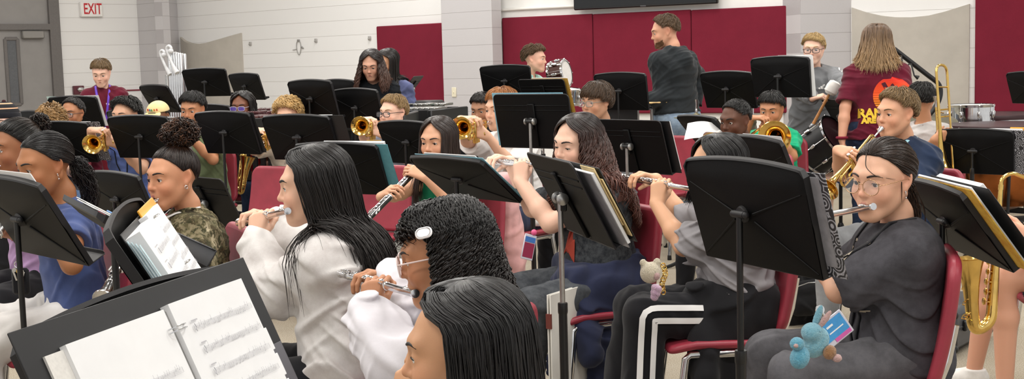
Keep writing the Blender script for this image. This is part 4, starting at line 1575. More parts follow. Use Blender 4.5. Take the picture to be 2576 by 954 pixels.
# ------------------------------------------------------------------ hair
def cap_pt(az, ph, t):
 s = np.sin(ph)
 return np.stack([s * np.sin(az) * (.0735 + t), -.015 + s * np.cos(az) * (.0925 + t), .03 + np.cos(ph) * (.080 + t)], -1)
def hairline(az, low=0.0):
 """how far from the crown the hair grows, by direction (az from the front)"""
 a = np.abs((az + np.pi) % (2 * np.pi) - np.pi)
 d = np.degrees(a)
 return np.interp(d, [0, 28, 48, 66, 80, 100, 118, 140, 180], [.88, .92, 1.08, 1.36, 1.68, 1.60, 2.00, 2.24, 2.32]) + low
def make_hair(g):
 sp = g.sp
 H = sp.get('hair')
 if not H:
  return []
 st = H['style']
 rs = np.random.RandomState(sp.get('seed', 1) * 13 + 5)
 hs = g.hs
 Hm = np.array(g.Hm, f32)
 W = lambda p: NP(g.C) + (np.asarray(p, f32) * hs) @ Hm.T
 c1 = NP(srgb(H['col'])); c2 = NP(srgb(H.get('col2', H['col'])))
 n = H.get('n', 300)
 t = H.get('t', .012)
 rad = H.get('r', .0042)
 out = []
 colv = H.get('colvar', .35)
 def emit(name, paths, radii, sides, ttip=None):
  N, M, _ = paths.shape
  V, F = tubes(paths, radii, sides)
  lv = rs.uniform(1 - colv, 1 + colv, (N, 1, 1, 1)).astype(f32)
  s = np.linspace(0, 1, M)[None, :, None, None] if ttip is None else ttip[:, :, None, None]
  s = np.clip((s - H.get('g0', .25)) / max(.05, 1 - H.get('g0', .25)), 0, 1)
  cc = (c1 * (1 - s) + c2 * s) * lv
  cc = np.broadcast_to(cc, (N, M, sides, 3)).reshape(-1, 3)
  out.append((name, V, F, np.clip(cc, 0, 1)))
 def sheet(name, grid, close=True):
  """grid (A,B,3) world points -> surface; open column wrap"""
  A, B_, _ = grid.shape
  idx = np.arange(A * B_).reshape(A, B_)
  nx = np.roll(idx, -1, 0) if close else idx
  if close:
   F = np.stack([idx[:, :-1], idx[:, 1:], nx[:, 1:], nx[:, :-1]], -1).reshape(-1, 4)
  else:
   F = np.stack([idx[:-1, :-1], idx[:-1, 1:], idx[1:, 1:], idx[1:, :-1]], -1).reshape(-1, 4)
  s = np.clip((np.linspace(0, 1, B_)[None, :] - H.get('g0', .25)) / max(.05, 1 - H.get('g0', .25)), 0, 1)
  s = np.broadcast_to(s, (A, B_)).reshape(-1, 1)
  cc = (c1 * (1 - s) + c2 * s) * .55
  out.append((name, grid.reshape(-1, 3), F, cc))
 M = 20
 if st in ('long', 'curly', 'braids', 'wavy'):
  cur = R_(H.get('cur', 62)); L = H.get('L', .35); px = H.get('part', 0.0)
  curR = R_(H.get('curR', math.degrees(cur))); curL = R_(H.get('curL', math.degrees(cur)))
  eq = 1.62
  tz = H.get('spreadz', 0.0)
  def paths(az, tt, Ls, jit=0, Mh=M, drape=True, mgs=None):
   mg = np.full(len(az), .008, f32) if mgs is None else mgs
   """az signed (-pi..pi) start direction; returns world paths"""
   sg = np.where(az >= 0, 1, -1)
   a = np.abs(az)
   c = np.where(sg > 0, curR, curL)
   fin = c + (np.pi - c) * (a / np.pi) ** 1.0
   nc = 24 if st in ('curly', 'wavy') else 9
   ph = np.linspace(0.06, eq, nc)[None, :]
   f0 = H.get('f0', .60); f = np.clip((ph - f0) / (1.28 - f0), 0, 1) ** .9
   azp = sg[:, None] * (a[:, None] * (1 - f) + fin[:, None] * f)
   p = cap_pt(azp, ph, tt[:, None] * np.clip(.35 + ph, 0, 1))
   p[..., 0] += px * np.clip(1 - ph / 1.2, 0, 1)
   last = p[:, -1]
   w0 = W(p)
   z = np.linspace(0, 1, Mh - nc + 1)[1:]
   lastw = w0[:, -1]
   ctr = W(np.array([[0, -.03, 0]]))[0]
   rdir = lastw - ctr; rdir[:, 2] = 0
   rdir /= np.linalg.norm(rdir, axis=1, keepdims=True) + 1e-6
   hang = lastw[:, None, :] + np.zeros((1, len(z), 1), f32)
   hang[..., 2] -= (Ls[:, None] * z[None])
   hang += rdir[:, None, :] * (H.get('flare', 0.0) * np.sin(z * np.pi * .5)[None, :, None] - .012 * np.sin(z * np.pi)[None, :, None])
   bk = NP(-g.fw)
   hang += bk * (H.get('back', 0.02) * (z[None] ** .8 * (Ls[:, None] / L) ** .8))[..., None].astype(f32)
   if H.get('fwd'):
    frontish = np.clip(1.6 - fin, 0, 1)[:, None, None]
    hang += NP(g.fw) * (H['fwd'] * frontish * z[None, :, None])
   if drape:
    cur_p = lastw.copy(); seq = []
    prevh = lastw
    for j in range(len(z)):
     stp = hang[:, j] - prevh; prevh = hang[:, j]
     cur_p = (cur_p + stp).astype(f32)
     for _ in range(2):
      d_ = sdf(g.solid, cur_p); mm = d_ < mg
      if mm.any():
       cur_p[mm] += grad(g.solid, cur_p[mm]) * (mg[mm] - d_[mm])[:, None] + bk * (H.get('slide', .5) * L / len(z) * .5)
     seq.append(cur_p)
    hang = np.stack(seq, 1)
   pp = np.concatenate([w0, hang], 1)
   return pp, fin
  K = 72
  az = np.linspace(-np.pi, np.pi, K, endpoint=False) + np.pi / K
  pp, _ = paths(az, np.full(K, t * .80), np.full(K, min(L * .86, .17 if st == 'long' and not H.get('fullsheet') else 9)), Mh=64 if st in ('curly', 'wavy') else M)
  # order around: the gap at the face stays open because fin never reaches the front
  order = np.argsort(az)
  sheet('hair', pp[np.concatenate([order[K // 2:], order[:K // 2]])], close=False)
  az = rs.uniform(-np.pi, np.pi, n)
  lay = rs.uniform(0.80, 1.12, n)
  Ls = L * rs.uniform(H.get('lmin', .72), 1.0, n)
  Mh = 64 if st in ('curly', 'wavy') else M
  pp, fin = paths(az, t * lay, Ls, Mh=Mh, mgs=rs.uniform(.008, .020, n).astype(f32))
  s = np.linspace(0, 1, Mh)
  if st in ('curly', 'wavy'):
   rr = H.get('cr', .010); tn = H.get('turns', 7)
   ph0 = rs.uniform(0, 6.28, (n, 1))
   tt = rs.uniform(.8, 1.25, (n, 1))
   ln_ = np.concatenate([np.zeros((n, 1)), np.cumsum(np.linalg.norm(np.diff(pp, axis=1), axis=-1), 1)], 1)
   A = ph0 + tt * ln_ / H.get('pitch', .045) * 2 * np.pi
   T = np.gradient(pp, axis=1); T /= np.linalg.norm(T, axis=-1, keepdims=True) + 1e-9
   X = np.cross(T, NP([.3, .8, .5])); X /= np.linalg.norm(X, axis=-1, keepdims=True) + 1e-9
   Y = np.cross(T, X)
   env = np.clip((s - H.get('cs', .05)) / .25, 0, 1)[None, :, None] * rr * rs.uniform(.6, 1.3, (n, 1, 1))
   pp = pp + (X * np.cos(A)[..., None] + Y * np.sin(A)[..., None]) * env
  else:
   wob = rs.normal(0, 1, (n, 1, 3)) * H.get('wob', .006)
   wob2 = rs.normal(0, 1, (n, 1, 3)) * H.get('wob', .006) * .6
   pp = pp + wob * (s ** 2)[None, :, None] + wob2 * np.sin(s * 9 + rs.uniform(0, 6, (n, 1)))[..., None] * s[None, :, None]
  pp = pp.astype(f32)
  if st != 'long':
   pp[:, 24:] = push_out(g.solid, pp[:, 24:], .006, 2)
  # hair keeps clear of the face
  q = ((pp - NP(g.C)) @ Hm) / hs
  prof = np.interp(s, [0, .06, .5, .85, 1], [.7, 1, 1, .8, .15])
  if st == 'braids':
   prof = prof * (1 + .22 * np.sin(s * 70))
  radii = rad * prof[None] * rs.uniform(.7, 1.25, (n, 1))
  emit('hair', pp, radii.astype(f32), H.get('sides', 5))
  if H.get('bang'):
   nb_, e0, cr_ = H['bang']
   az = rs.uniform(-1.05, 1.05, nb_); st_ = rs.uniform(.1, .75, nb_); en = e0 * rs.uniform(.75, 1.1, nb_) - .15 * np.abs(az)
   s2 = np.linspace(0, 1, 30)
   phs = st_[:, None] + (en - st_)[:, None] * s2
   lift = (t * rs.uniform(.5, 1.0, nb_))[:, None] * np.ones((1, 30))
   p = cap_pt(az[:, None] * (1 + .25 * s2[None]), phs, lift)
   A_ = rs.uniform(0, 6.28, (nb_, 1)) + s2[None] * 2 * np.pi * rs.uniform(2.5, 4.5, (nb_, 1))
   X = np.cross(np.gradient(p, axis=1), NP([.3, .8, .5])); X /= np.linalg.norm(X, axis=-1, keepdims=True) + 1e-9
   Y = p - NP([0, -.015, .03]); Y = Y / np.linalg.norm(Y, axis=-1, keepdims=True)
   p = p + (X * np.cos(A_)[..., None] + Y * np.sin(A_)[..., None]) * cr_ * np.clip(s2 / .3, .2, 1)[None, :, None]
   emit('hair', W(p).astype(f32), (rad * np.interp(s2, [0, .1, .8, 1], [.5, 1, .9, .15])[None] * rs.uniform(.7, 1.2, (nb_, 1))).astype(f32), 5)
 elif st in ('short', 'curly_short'):
  fr = H.get('fringe', .25)
  A, B_ = 64, 14
  az = np.linspace(0, 2 * np.pi, A, endpoint=False)
  lim = hairline(az, H.get('low', -.05))
  ph = np.linspace(0.0, 1, B_)
  ph2 = np.concatenate([ph, [1.0]])
  tt = np.concatenate([np.full(B_, t * .7), [-.006]])
  grid = cap_pt(az[:, None], ph2[None] * lim[:, None], tt[None] * np.ones((A, 1)))
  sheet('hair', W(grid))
  az = rs.uniform(-np.pi, np.pi, n)
  lim = hairline(az, H.get('low', -.05))
  root = np.sqrt(rs.uniform(0.0, 1, n)) * lim * .97
  ln = H.get('len', .5) * rs.uniform(.7, 1.2, n)
  frontness = np.clip((np.cos(az) - .35) / .4, 0, 1)
  over = np.where(frontness > 0, fr * frontness, .05)
  end = np.minimum(root + ln, lim + over * rs.uniform(.55, 1.15, n) + rs.uniform(-.10, .06, n))
  end = np.maximum(end, root + .08)
  Mh = 9 if st == 'short' else 16
  s = np.linspace(0, 1, Mh)
  phs = root[:, None] + (end - root)[:, None] * s[None]
  sw = H.get('sweep', 0.25) * rs.uniform(.3, 1.2, n)
  azs = az[:, None] + sw[:, None] * s[None] * (1.0 if H.get('sweep_abs') else 1)
  lift = H.get('lift', .010)
  lays = rs.uniform(.5, 1.2, n)
  prof_t = (t * lays)[:, None] + lift * np.sin(s * np.pi * .75)[None] * rs.uniform(.2, 1.2, (n, 1)) - .004 * (s[None] > .95)
  up_ = np.clip(1 - root / 1.1, 0, 1)[:, None] * H.get('vol', .008)
  p = cap_pt(azs, phs, prof_t + up_)
  if st == 'curly_short':
   rr = H.get('cr', .007); A_ = rs.uniform(0, 6.28, (n, 1)) + s[None] * 2 * np.pi * H.get('turns', 2.0)
   nrm = p - NP([0, -.015, .03]); nrm = nrm / np.linalg.norm(nrm, axis=-1, keepdims=True)
   T = np.gradient(p, axis=1); T /= np.linalg.norm(T, axis=-1, keepdims=True) + 1e-9
   Y = np.cross(nrm, T)
   p = p + (nrm * np.cos(A_)[..., None] + Y * np.sin(A_)[..., None]) * rr
  prof = np.interp(s, [0, .15, .6, 1], [.4, 1, .8, .10])
  radii = (rad * prof[None] * rs.uniform(.7, 1.25, (n, 1))).astype(f32)
  emit('hair', W(p), radii * hs, H.get('sides', 5))
 elif st in ('back', 'bun', 'pony'):
  K = NP(H.get('knot', (0, -.115, .02)))
  kd = K - NP([0, -.015, .03]); kd = kd / np.linalg.norm(kd)
  A, B_ = 72, 16
  def sl(az, lim, s, tt):
   d0 = cap_pt(az, lim, np.zeros_like(az)) - NP([0, -.015, .03])
   e = NP([.0735, .0925, .080])
   u0 = d0 / e; u0 /= np.linalg.norm(u0, axis=-1, keepdims=True)
   u1 = kd / e; u1 = u1 / np.linalg.norm(u1)
   om = np.arccos(np.clip(u0 @ u1, -.999, .999))
   so = np.sin(om)
   u = (np.sin((1 - s[None]) * om[:, None]) / so[:, None])[..., None] * u0[:, None] + (np.sin(s[None] * om[:, None]) / so[:, None])[..., None] * u1
   tv = tt[:, None] * np.ones((1, len(s)))
   return NP([0, -.015, .03]) + u * (e + tv[..., None])
  az = np.linspace(0, 2 * np.pi, A, endpoint=False)
  s = np.linspace(0, .97, B_)
  lim = hairline(az, H.get('low', 0))
  gr = sl(az, lim, s, np.full(A, t * .7))
  rim = cap_pt(az, lim + .03, np.full(A, -.004))[:, None]
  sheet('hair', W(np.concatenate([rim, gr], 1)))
  az = rs.uniform(-np.pi, np.pi, n)
  if H.get('wpart') is not None:                     # flat middle parting: hairs start on the parting line too
   pass
  lim = hairline(az, H.get('low', 0)) * rs.uniform(.75, 1.0, n)
  s = np.linspace(0, 1, 14)
  p = sl(az, lim, s, t * rs.uniform(.75, 1.15, n))
  p += rs.normal(0, .0015, (n, 1, 3)) * np.sin(s * np.pi)[None, :, None]
  prof = np.interp(s, [0, .1, .9, 1], [.25, 1, 1, .6])
  emit('hair', W(p), (rad * prof[None] * rs.uniform(.6, 1.2, (n, 1))).astype(f32) * hs, 4)
  nb = H.get('nb', 160)
  if st == 'bun':
   R0 = H.get('bun', .05)
   c = K + kd * (R0 * .75)
   s = np.linspace(0, 1, 26)
   th0 = rs.uniform(0, 6.28, (nb, 1)); inc = rs.uniform(.25, 2.9, (nb, 1)); sweep = rs.uniform(1.2, 3.2, (nb, 1)) * rs.choice([-1, 1], (nb, 1))
   thv = th0 + sweep * s[None]
   inv = inc + .5 * np.sin(s[None] * 5 + th0)
   rv = R0 * rs.uniform(.7, 1.05, (nb, 1)) * (1 + .06 * np.sin(s[None] * 17 + th0 * 3))
   loc = np.stack([np.sin(inv) * np.cos(thv), np.sin(inv) * np.sin(thv), np.cos(inv)], -1) * rv[..., None]
   cr = H.get('cr', .006)
   loc += cr * np.stack([np.sin(s[None] * 40 + th0), np.cos(s[None] * 37 + th0 * 2), np.sin(s[None] * 43 + inc)], -1)
   loc = loc * NP(H.get('bunsc', (1, 1, 1)))
   prof = np.interp(s, [0, .1, .85, 1], [.3, 1, 1, .1])
   V0 = MB().ball((0, 0, 0), R0 * .86)
   emit('hair', W(c + loc), (rad * 1.5 * prof[None] * rs.uniform(.7, 1.3, (nb, 1))).astype(f32), 5)
   bv = np.concatenate(V0.v) * NP(H.get('bunsc', (1, 1, 1))) + c
   out.append(('hair', W(bv), np.array([q for q in V0.f], np.int32), np.tile(c1 * .6, (len(bv), 1))))
  elif st == 'pony':
   L = H.get('L', .22)
   s = np.linspace(0, 1, 22)
   kw = W(K[None])[0]
   a0 = rs.uniform(0, 6.28, (nb, 1)); rr = np.sqrt(rs.uniform(0, 1, (nb, 1))) * H.get('pr', .022)
   out_d = NP(g.Hm @ Vector(tuple(kd)))
   bx = np.array(basis(Vector(tuple(out_d))))
   off = (np.cos(a0)[..., None] * NP(bx[:, 0]) + np.sin(a0)[..., None] * NP(bx[:, 1])) * rr[..., None]
   p = np.zeros((nb, 22, 3), f32) + kw
   swell = np.interp(s, [0, .12, .5, 1], [.35, 1.0, 1.25, .8])
   p += off * swell[None, :, None]
   p += out_d * (H.get('out', .05) * np.sin(np.clip(s * 2.2, 0, 1.57)))[None, :, None]
   Ls = L * rs.uniform(.7, 1, (nb, 1))
   p[..., 2] -= Ls * (s ** 1.25)[None]
   p += NP(g.rt) * (H.get('sideways', 0) * s ** 1.3)[None, :, None] + NP(g.fw) * (H.get('pfwd', 0) * s ** 1.3)[None, :, None]
   p += rs.normal(0, .004, (nb, 1, 3)) * s[None, :, None] + H.get('pw', .004) * np.sin(s[None, :, None] * 12 + rs.uniform(0, 6, (nb, 1, 3)))
   p = push_out(g.solid, p.astype(f32), .008, 2)
   prof = np.interp(s, [0, .1, .8, 1], [.6, 1, .8, .1])
   emit('hair', p, (rad * 1.1 * prof[None] * rs.uniform(.7, 1.2, (nb, 1))).astype(f32), 5)
 for (K_) in H.get('strands', []):                       # loose single strands: head-local paths
  pth = np.array(K_, f32)
  s = np.linspace(0, len(pth) - 1, 18); i = np.clip(s.astype(int), 0, len(pth) - 2); fr_ = (s - i)[:, None]
  p = pth[i] * (1 - fr_) + pth[i + 1] * fr_
  for _ in range(3):
   p[1:-1] = (p[:-2] + p[1:-1] * 2 + p[2:]) / 4
  emit('hair', W(p)[None], np.interp(np.linspace(0, 1, 18), [0, .7, 1], [.0016, .0013, .0004])[None].astype(f32), 4)
 return out
# ------------------------------------------------------------------ turn the computed figure into objects
def eye_obj(g, sx, root, off):
 s = g.hs
 c = g.C + g.Hm @ Vector((sx * .0315, .0700, .0025)) * s
 gz = g.sp.get('gaze', (0, -.12))
 d = (g.Hm @ Vector((gz[0], 1, gz[1]))).normalized()
 r = .0138 * s
 mb = MB()
 mb.lathe([(r * math.sin(a), -r * math.cos(a)) for a in [PI * k / 12 for k in range(10)]] + [(r * .46, r * .888)], c, d, 16)
 mb.mi = 1
 mb.lathe([(r * .46, r * .888), (r * .42, r * .91), (r * .19, r * .965)], c, d, 16, caps=False)
 mb.mi = 2
 mb.lathe([(r * .19, r * .965), (r * .1, r * .98), (0.0, r * .99)], c, d, 16, caps=False)
 mb.build('eye', None, root, True, off, mats=[M_SCLERA, M_IRISB if g.sp.get('blue') else M_IRIS, M_PUPIL])
def brow_obj(g, root, off):
 H = g.sp.get('browcol') or (g.sp.get('hair') or {}).get('col', '2a1c16')
 s = g.hs
 key = 'brow_%s' % H
 m = plain(key, H, 0.6, var=0.1)
 T = lambda x, y, z: g.C + g.Hm @ (Vector((x, y, z)) * s)
 br = g.sp.get('brow', 1.0)
 for sx in (-1, 1):
  mb = MB()
  P = [(.0125, .0895, .0245), (.021, .0875, .0270), (.031, .0825, .0285), (.040, .0755, .0275), (.0475, .0680, .0235)]
  pp = np.array([tuple(T(sx * x, y, z)) for x, y, z in P], f32)
  for _ in range(3):
   pp = pp - grad(g.HP, pp) * (sdf(g.HP, pp) - .0004)[:, None]
  mb.tube([Vector(tuple(map(float, q))) for q in pp], [.0026 * s * br, .0032 * s * br, .0030 * s * br, .0022 * s * br, .0006 * s], 6, flat=(1, .8), up=g.Hm.col[2])
  mb.build('eyebrow', m, root, True, off)
  # upper lash line
  mb = MB()
  lid = g.sp.get('lid', .55)
  zc, rz = .0025 - .0030 * lid, .0074 * (1 - .72 * lid)
  Q = []
  for k in range(7):
   a = PI * (0.06 + .88 * k / 6)
   x = sx * .0315 + .0132 * math.cos(a)
   z = zc + rz * .95 * math.sin(a)
   dx, dz = x - sx * .0315, z - .0025
   y = .0700 + math.sqrt(max(0, .0154 ** 2 - dx * dx - dz * dz))
   Q.append(T(x, y, z))
  mb.tube(Q, [.0006 * s] + [.0011 * s * g.sp.get('lash', 1)] * 5 + [.0006 * s], 5)
  mb.build('eyelashes', plain('lash', '17100d', 0.6), root, True, off)
def glasses_obj(g, root, off, kind, col, mat=None, tint=None):
 """frames, two lenses, temples: a part of the person"""
 s = g.hs
 T = lambda x, y, z: g.C + g.Hm @ (Vector((x, y, z)) * s)
 m = mat or plain('frame_%s' % col, col, 0.25, 0.0 if kind != 'wire' else 0.9)
 r = .0011 if kind == 'wire' else .0022
 mb = MB(); ln = MB()
 yl = .1035
 for sx in (-1, 1):
  w, hgt = {'wire': (.026, .023), 'rect': (.0265, .0165), 'big': (.028, .0225)}[kind]
  N = 24
  pts = []
  pw = 2.0 if kind == 'wire' else 3.4
  for k in range(N):
   a = 2 * PI * k / N
   ca, sa = math.cos(a), math.sin(a)
   x = w * math.copysign(abs(ca) ** (2 / pw), ca); z = hgt * math.copysign(abs(sa) ** (2 / pw), sa)
   pts.append((sx * .0325 + x, yl - .10 * max(0, abs(sx * .0325 + x) - .03) - .06 * max(0, z), -.001 + z))
  mb.tube([T(*p) for p in pts], r * s, 6, closed=True)
  V = [T(*p) for p in pts] + [T(sx * .0325, yl + .0012, -.001)]
  ln.add([tuple(v) for v in V], [(k, (k + 1) % N, N) for k in range(N)])
  mb.tube([T(sx * (.0325 + w), yl - .003, .006), T(sx * .068, .085, .007), T(sx * .0765, .02, .006), T(sx * .078, -.012, .004), T(sx * .077, -.03, -.012)], r * .9 * s, 6)
  mb.tube([T(sx * .011, .1005, -.006), T(sx * .0085, .1005, -.012)], .0016 * s, 6)
 mb.tube([T(-.007, yl - .001, .004), T(0, yl + .001, .007), T(.007, yl - .001, .004)], r * s, 6)
 e = mb.build('eyeglasses', m, root, True, off)
 ln.build('lens', tint or M_LENSG, e, True, off)
def build_person(out):
 g = out['g']; sp = g.sp
 base = Vector((g.PV.x, g.PV.y, 0))
 root = empty('person', base)
 tag(root, sp['label'], 'person')
 off = tuple(base)
 V, F, c = out['body']
 mesh_obj('body', V, [F], M_SKIN, root, True, c, off)
 for (nm, V, F, m, smth, lab) in out['cloth']:
  o = mesh_obj(nm, V, [F] if isinstance(F, np.ndarray) else F, m, root, smth, None, off)
  if lab:
   o['label'] = lab
  g.__dict__.setdefault('parts', {}).setdefault(nm, o)
 if out['hair']:
  Vs, Fs, Cs = [], [], []
  k = 0
  for (nm, V, F, c) in out['hair']:
   Vs.append(V); Fs.append(F + k); Cs.append(c); k += len(V)
  quads = [f for f in Fs if f.shape[1] == 4]
  tris = [f for f in Fs if f.shape[1] == 3]
  mesh_obj('hair', np.concatenate(Vs), [np.concatenate(quads)] + tris, M_HAIR, root, True, np.concatenate(Cs), off)
 if not sp.get('noface'):
  for sx in (-1, 1):
   eye_obj(g, sx, root, off)
  brow_obj(g, root, off)
 gl = sp.get('glasses')
 if gl:
  glasses_obj(g, root, off, *gl)
 for fn in sp.get('after', []):
  fn(g, root, off)
 return root
# ------------------------------------------------------------------ instruments
M_SILVER = plain('silver_plate', 'dcdcde', 0.16, 1.0, var=0.03)
M_BRASS = plain('lacquered_brass', 'e0bb6c', 0.14, 1.0, var=0.06, scale=14)
M_BRASSD = plain('brass_inside', 'b98526', 0.25, 1.0, var=0.06, scale=14)
M_WOOD = plain('black_wood', '0e0d0e', 0.25, var=0.1, coat=0.3)
M_PEARL = plain('pearl', 'ece8e2', 0.25)
def frame_at(o, axis, up):
 z = Vector(axis).normalized(); u = Vector(up); y = (u - z * u.dot(z)).normalized(); x = y.cross(z)
 M = Matrix((x, y, z)).transposed().to_4x4(); M.translation = o
 return M
def thing_M(name, M, label, cat, group=None):
 r = empty(name); r.matrix_world = M
 r.location = M.translation; r.rotation_euler = M.to_euler()
 tag(r, label, cat, group)
 return r
FLUTE = None
def flute_proto():
 r = empty('flute')
 # z runs from the crown to the foot; the blow hole sits at z = 0, y is up
 h = MB(); h.lathe([(0.002, -.058), (.0102, -.0575), (.0108, -.052), (.0100, -.048), (.0093, -.047), (.0092, .10), (.0098, .135), (.0098, .16)], n=18)
 h.build('head_joint', M_SILVER, r)
 l = MB(); l.ball((0, .0085, 0), (.0115, .0052, .017), 14, 8); l.lathe([(.0035, .009), (.0055, .0136), (.004, .0138)], (0, 0, 0), (0, 1, 0), 12); l.build('lip_plate', M_SILVER, r)
 b = MB(); b.lathe([(.0098, .16), (.0112, .163), (.0112, .178), (.0096, .181), (.0095, .50), (.0110, .503), (.0110, .516), (.0095, .519), (.0095, .60), (.0108, .602), (.0108, .608), (.0085, .608)], n=18)
 b.build('body_joint', M_SILVER, r)
 k = MB()
 for i, z in enumerate((.205, .232, .262, .281, .303, .325, .346, .378, .398, .418, .439, .46, .53, .553, .576)):
  k.lathe([(.0078, .0105), (.0082, .012), (.0082, .0140), (.006, .0150), (.001, .0152)], (0 if i % 5 else .003, 0, z), (0, 1, 0), 14)
  k.tube([(.0, .0145, z), (.0085, .0135, z), (.0125, .009, z)], .0017, 6)
 k.build('key', M_SILVER, r)['label'] = 'silver row of round keys'
 d = MB(); d.tube([(.0125, .0085, .19), (.0125, .0085, .475)], .0019, 8); d.tube([(.0125, .006, .525), (.0125, .006, .595)], .0019, 8)
 for z in (.19, .25, .31, .37, .475, .525, .595):
  d.tube([(.007, .004, z), (.0125, .009, z)], .0018, 6)
 d.build('key_rod', M_SILVER, r)
 return r
def place_proto(store, fn, M, label, cat, group=None):
 if store not in PROTO:
  PROTO[store] = fn(); r = PROTO[store]
 else:
  r = copy_tree(PROTO[store])
 r.location = M.translation; r.rotation_euler = M.to_euler()
 tag(r, label, cat, group)
 return r
PROTO = {}
def clarinet_proto():
 r = empty('clarinet')
 # z from the mouthpiece tip down to the bell, y towards the front
 m = MB(); m.lathe([(.0035, 0), (.0065, .02), (.0100, .06), (.0112, .085)], n=16); m.build('mouthpiece', M_WOOD, r)
 l = MB(); l.lathe([(.0102, .030), (.0122, .032), (.0126, .060), (.0116, .062)], n=16)
 for z in (.038, .052):
  l.tube([(.010, .010, z), (.022, .014, z)], .0017, 6); l.ball((.023, .0145, z), .0034, 8, 6)
 l.build('ligature', M_SILVER, r)
 b = MB(); b.lathe([(.0112, .085), (.0150, .090), (.0155, .135), (.0135, .140), (.0135, .34), (.0155, .345), (.0155, .365), (.0138, .37), (.0142, .545), (.016, .55), (.016, .57), (.0145, .575), (.0165, .61), (.022, .64), (.029, .658), (.0305, .662), (.027, .662)], n=18)
 b.build('body_joint', M_WOOD, r)
 g = MB()
 for z in (.088, .138, .343, .367, .548, .572, .660):
  rr = .0160 if z < .6 else .0308
  g.lathe([(rr - .0006, z - .004), (rr, z - .003), (rr, z + .003), (rr - .0006, z + .004)], n=18)
 g.build('silver_ring', M_SILVER, r)
 k = MB()
 for i, z in enumerate((.165, .185, .205, .225, .248, .27, .29, .312, .385, .41, .43, .45, .475, .5, .525)):
  a = (0, .5, -.5, .15)[i % 4]
  o = (.0145 * math.sin(a), .0145 * math.cos(a), z)
  k.lathe([(.0052, 0), (.0060, .0015), (.0060, .003), (.002, .0042)], o, (math.sin(a), math.cos(a), 0), 12)
 for sx in (-1, 1):
  k.tube([(sx * .011, .0125, .15), (sx * .011, .0125, .335)], .0017, 6); k.tube([(sx * .011, .0125, .375), (sx * .0115, .0125, .54)], .0017, 6)
 for z, dx in ((.30, .02), (.325, .018), (.49, .024), (.515, .026), (.5, -.022)):
  k.tube([(math.copysign(.010, dx), .012, z - .03), (dx * .8, .012, z - .012), (dx, .008, z + .006)], [.0018, .0026, .0036], 6)
 k.build('key', M_SILVER, r)['label'] = 'silver keywork'
 return r
def oboe_proto():
 r = clarinet_proto(); r.name = 'oboe'
 for ch in list(r.children):
  if ch.name.startswith(('mouthpiece', 'ligature')):
   bpy.data.objects.remove(ch)
 MB().lathe([(.0028, 0), (.0035, .012), (.0026, .03), (.0035, .055), (.006, .075), (.011, .088)], n=12).build('reed', plain('reed_cane', 'c9803f', 0.5), r)
 return r
def bend_pts(pts, n=5, r=.03):
 """polyline with rounded corners"""
 P = [Vector(p) for p in pts]
 out = [P[0]]
 for i in range(1, len(P) - 1):
  a, b, c = P[i - 1], P[i], P[i + 1]
  da, dc = (a - b), (c - b)
  q = min(r, da.length * .5, dc.length * .5)
  s, e = b + da.normalized() * q, b + dc.normalized() * q
  for k in range(n + 1):
   t = k / n
   out.append(s * (1 - t) ** 2 + b * 2 * t * (1 - t) + e * t * t)
 out.append(P[-1])
 return out
def trumpet_proto():
 r = empty('trumpet')
 # z from the mouthpiece forward to the bell; y up
 m = MB(); m.lathe([(.0135, 0), (.0135, .003), (.0118, .006), (.0100, .02), (.0045, .032), (.0040, .06), (.0052, .09)], n=16); m.build('mouthpiece', M_SILVER, r)
 b = MB(); b.mi = 0
 b.lathe([(.0062, .10), (.0063, .22), (.0075, .30), (.0095, .37), (.0135, .42), (.0200, .455), (.0310, .480), (.0460, .497), (.0605, .506), (.0615, .508), (.0605, .510)], (0, .022, 0), (0, 0, 1), 28, caps=False)
 b.lathe([(.0605, .510), (.0450, .500), (.0300, .483), (.0195, .457), (.0125, .42), (.008, .37), (.0, .36)], (0, .022, 0), (0, 0, 1), 28, caps=False)
 b.build('bell', M_BRASS, r)
 t = MB()
 t.tube(bend_pts([(0, 0, .085), (0, 0, .40), (0, -.055, .40), (0, -.055, .24)], r=.027), .0062, 10)          # leadpipe and tuning slide
 t.tube(bend_pts([(0, .022, .12), (0, .022, .075), (0, -.055, .075), (0, -.055, .20)], r=.035), .0062, 10)
 t.tube([(0, .022, .34), (0, 0, .34)], .003, 6); t.tube([(0, 0, .36), (0, -.055, .36)], .003, 6)
 t.tube([(-.0, 0, .17), (0, .022, .17)], .003, 6)
 t.tube(bend_pts([(.0, -.03, .245), (.045, -.03, .245), (.045, -.05, .245), (0, -.05, .245)], r=.01), .005, 8)
 t.tube(bend_pts([(.0, -.03, .285), (-.0, -.03, .335), (0, -.06, .335), (0, -.06, .285)], r=.015), .005, 8)
 t.tube(bend_pts([(0, 0, .30), (-.012, .012, .32), (-.02, .004, .32)], r=.01), .0035, 8)
 t.build('tubing', M_BRASS, r)
 v = MB()
 for z in (.232, .258, .284):
  v.lathe([(.0105, -.085), (.0125, -.082), (.0125, .028), (.0105, .032), (.004, .034), (.0032, .05)], (0, 0, z), (0, 1, 0), 16)
 v.build('valve', M_BRASS, r)
 p = MB()
 for z in (.232, .258, .284):
  p.lathe([(.0032, .05), (.0078, .052), (.0078, .056), (.001, .0565)], (0, 0, z), (0, 1, 0), 14)
 p.build('valve_button', M_PEARL, r)
 return r
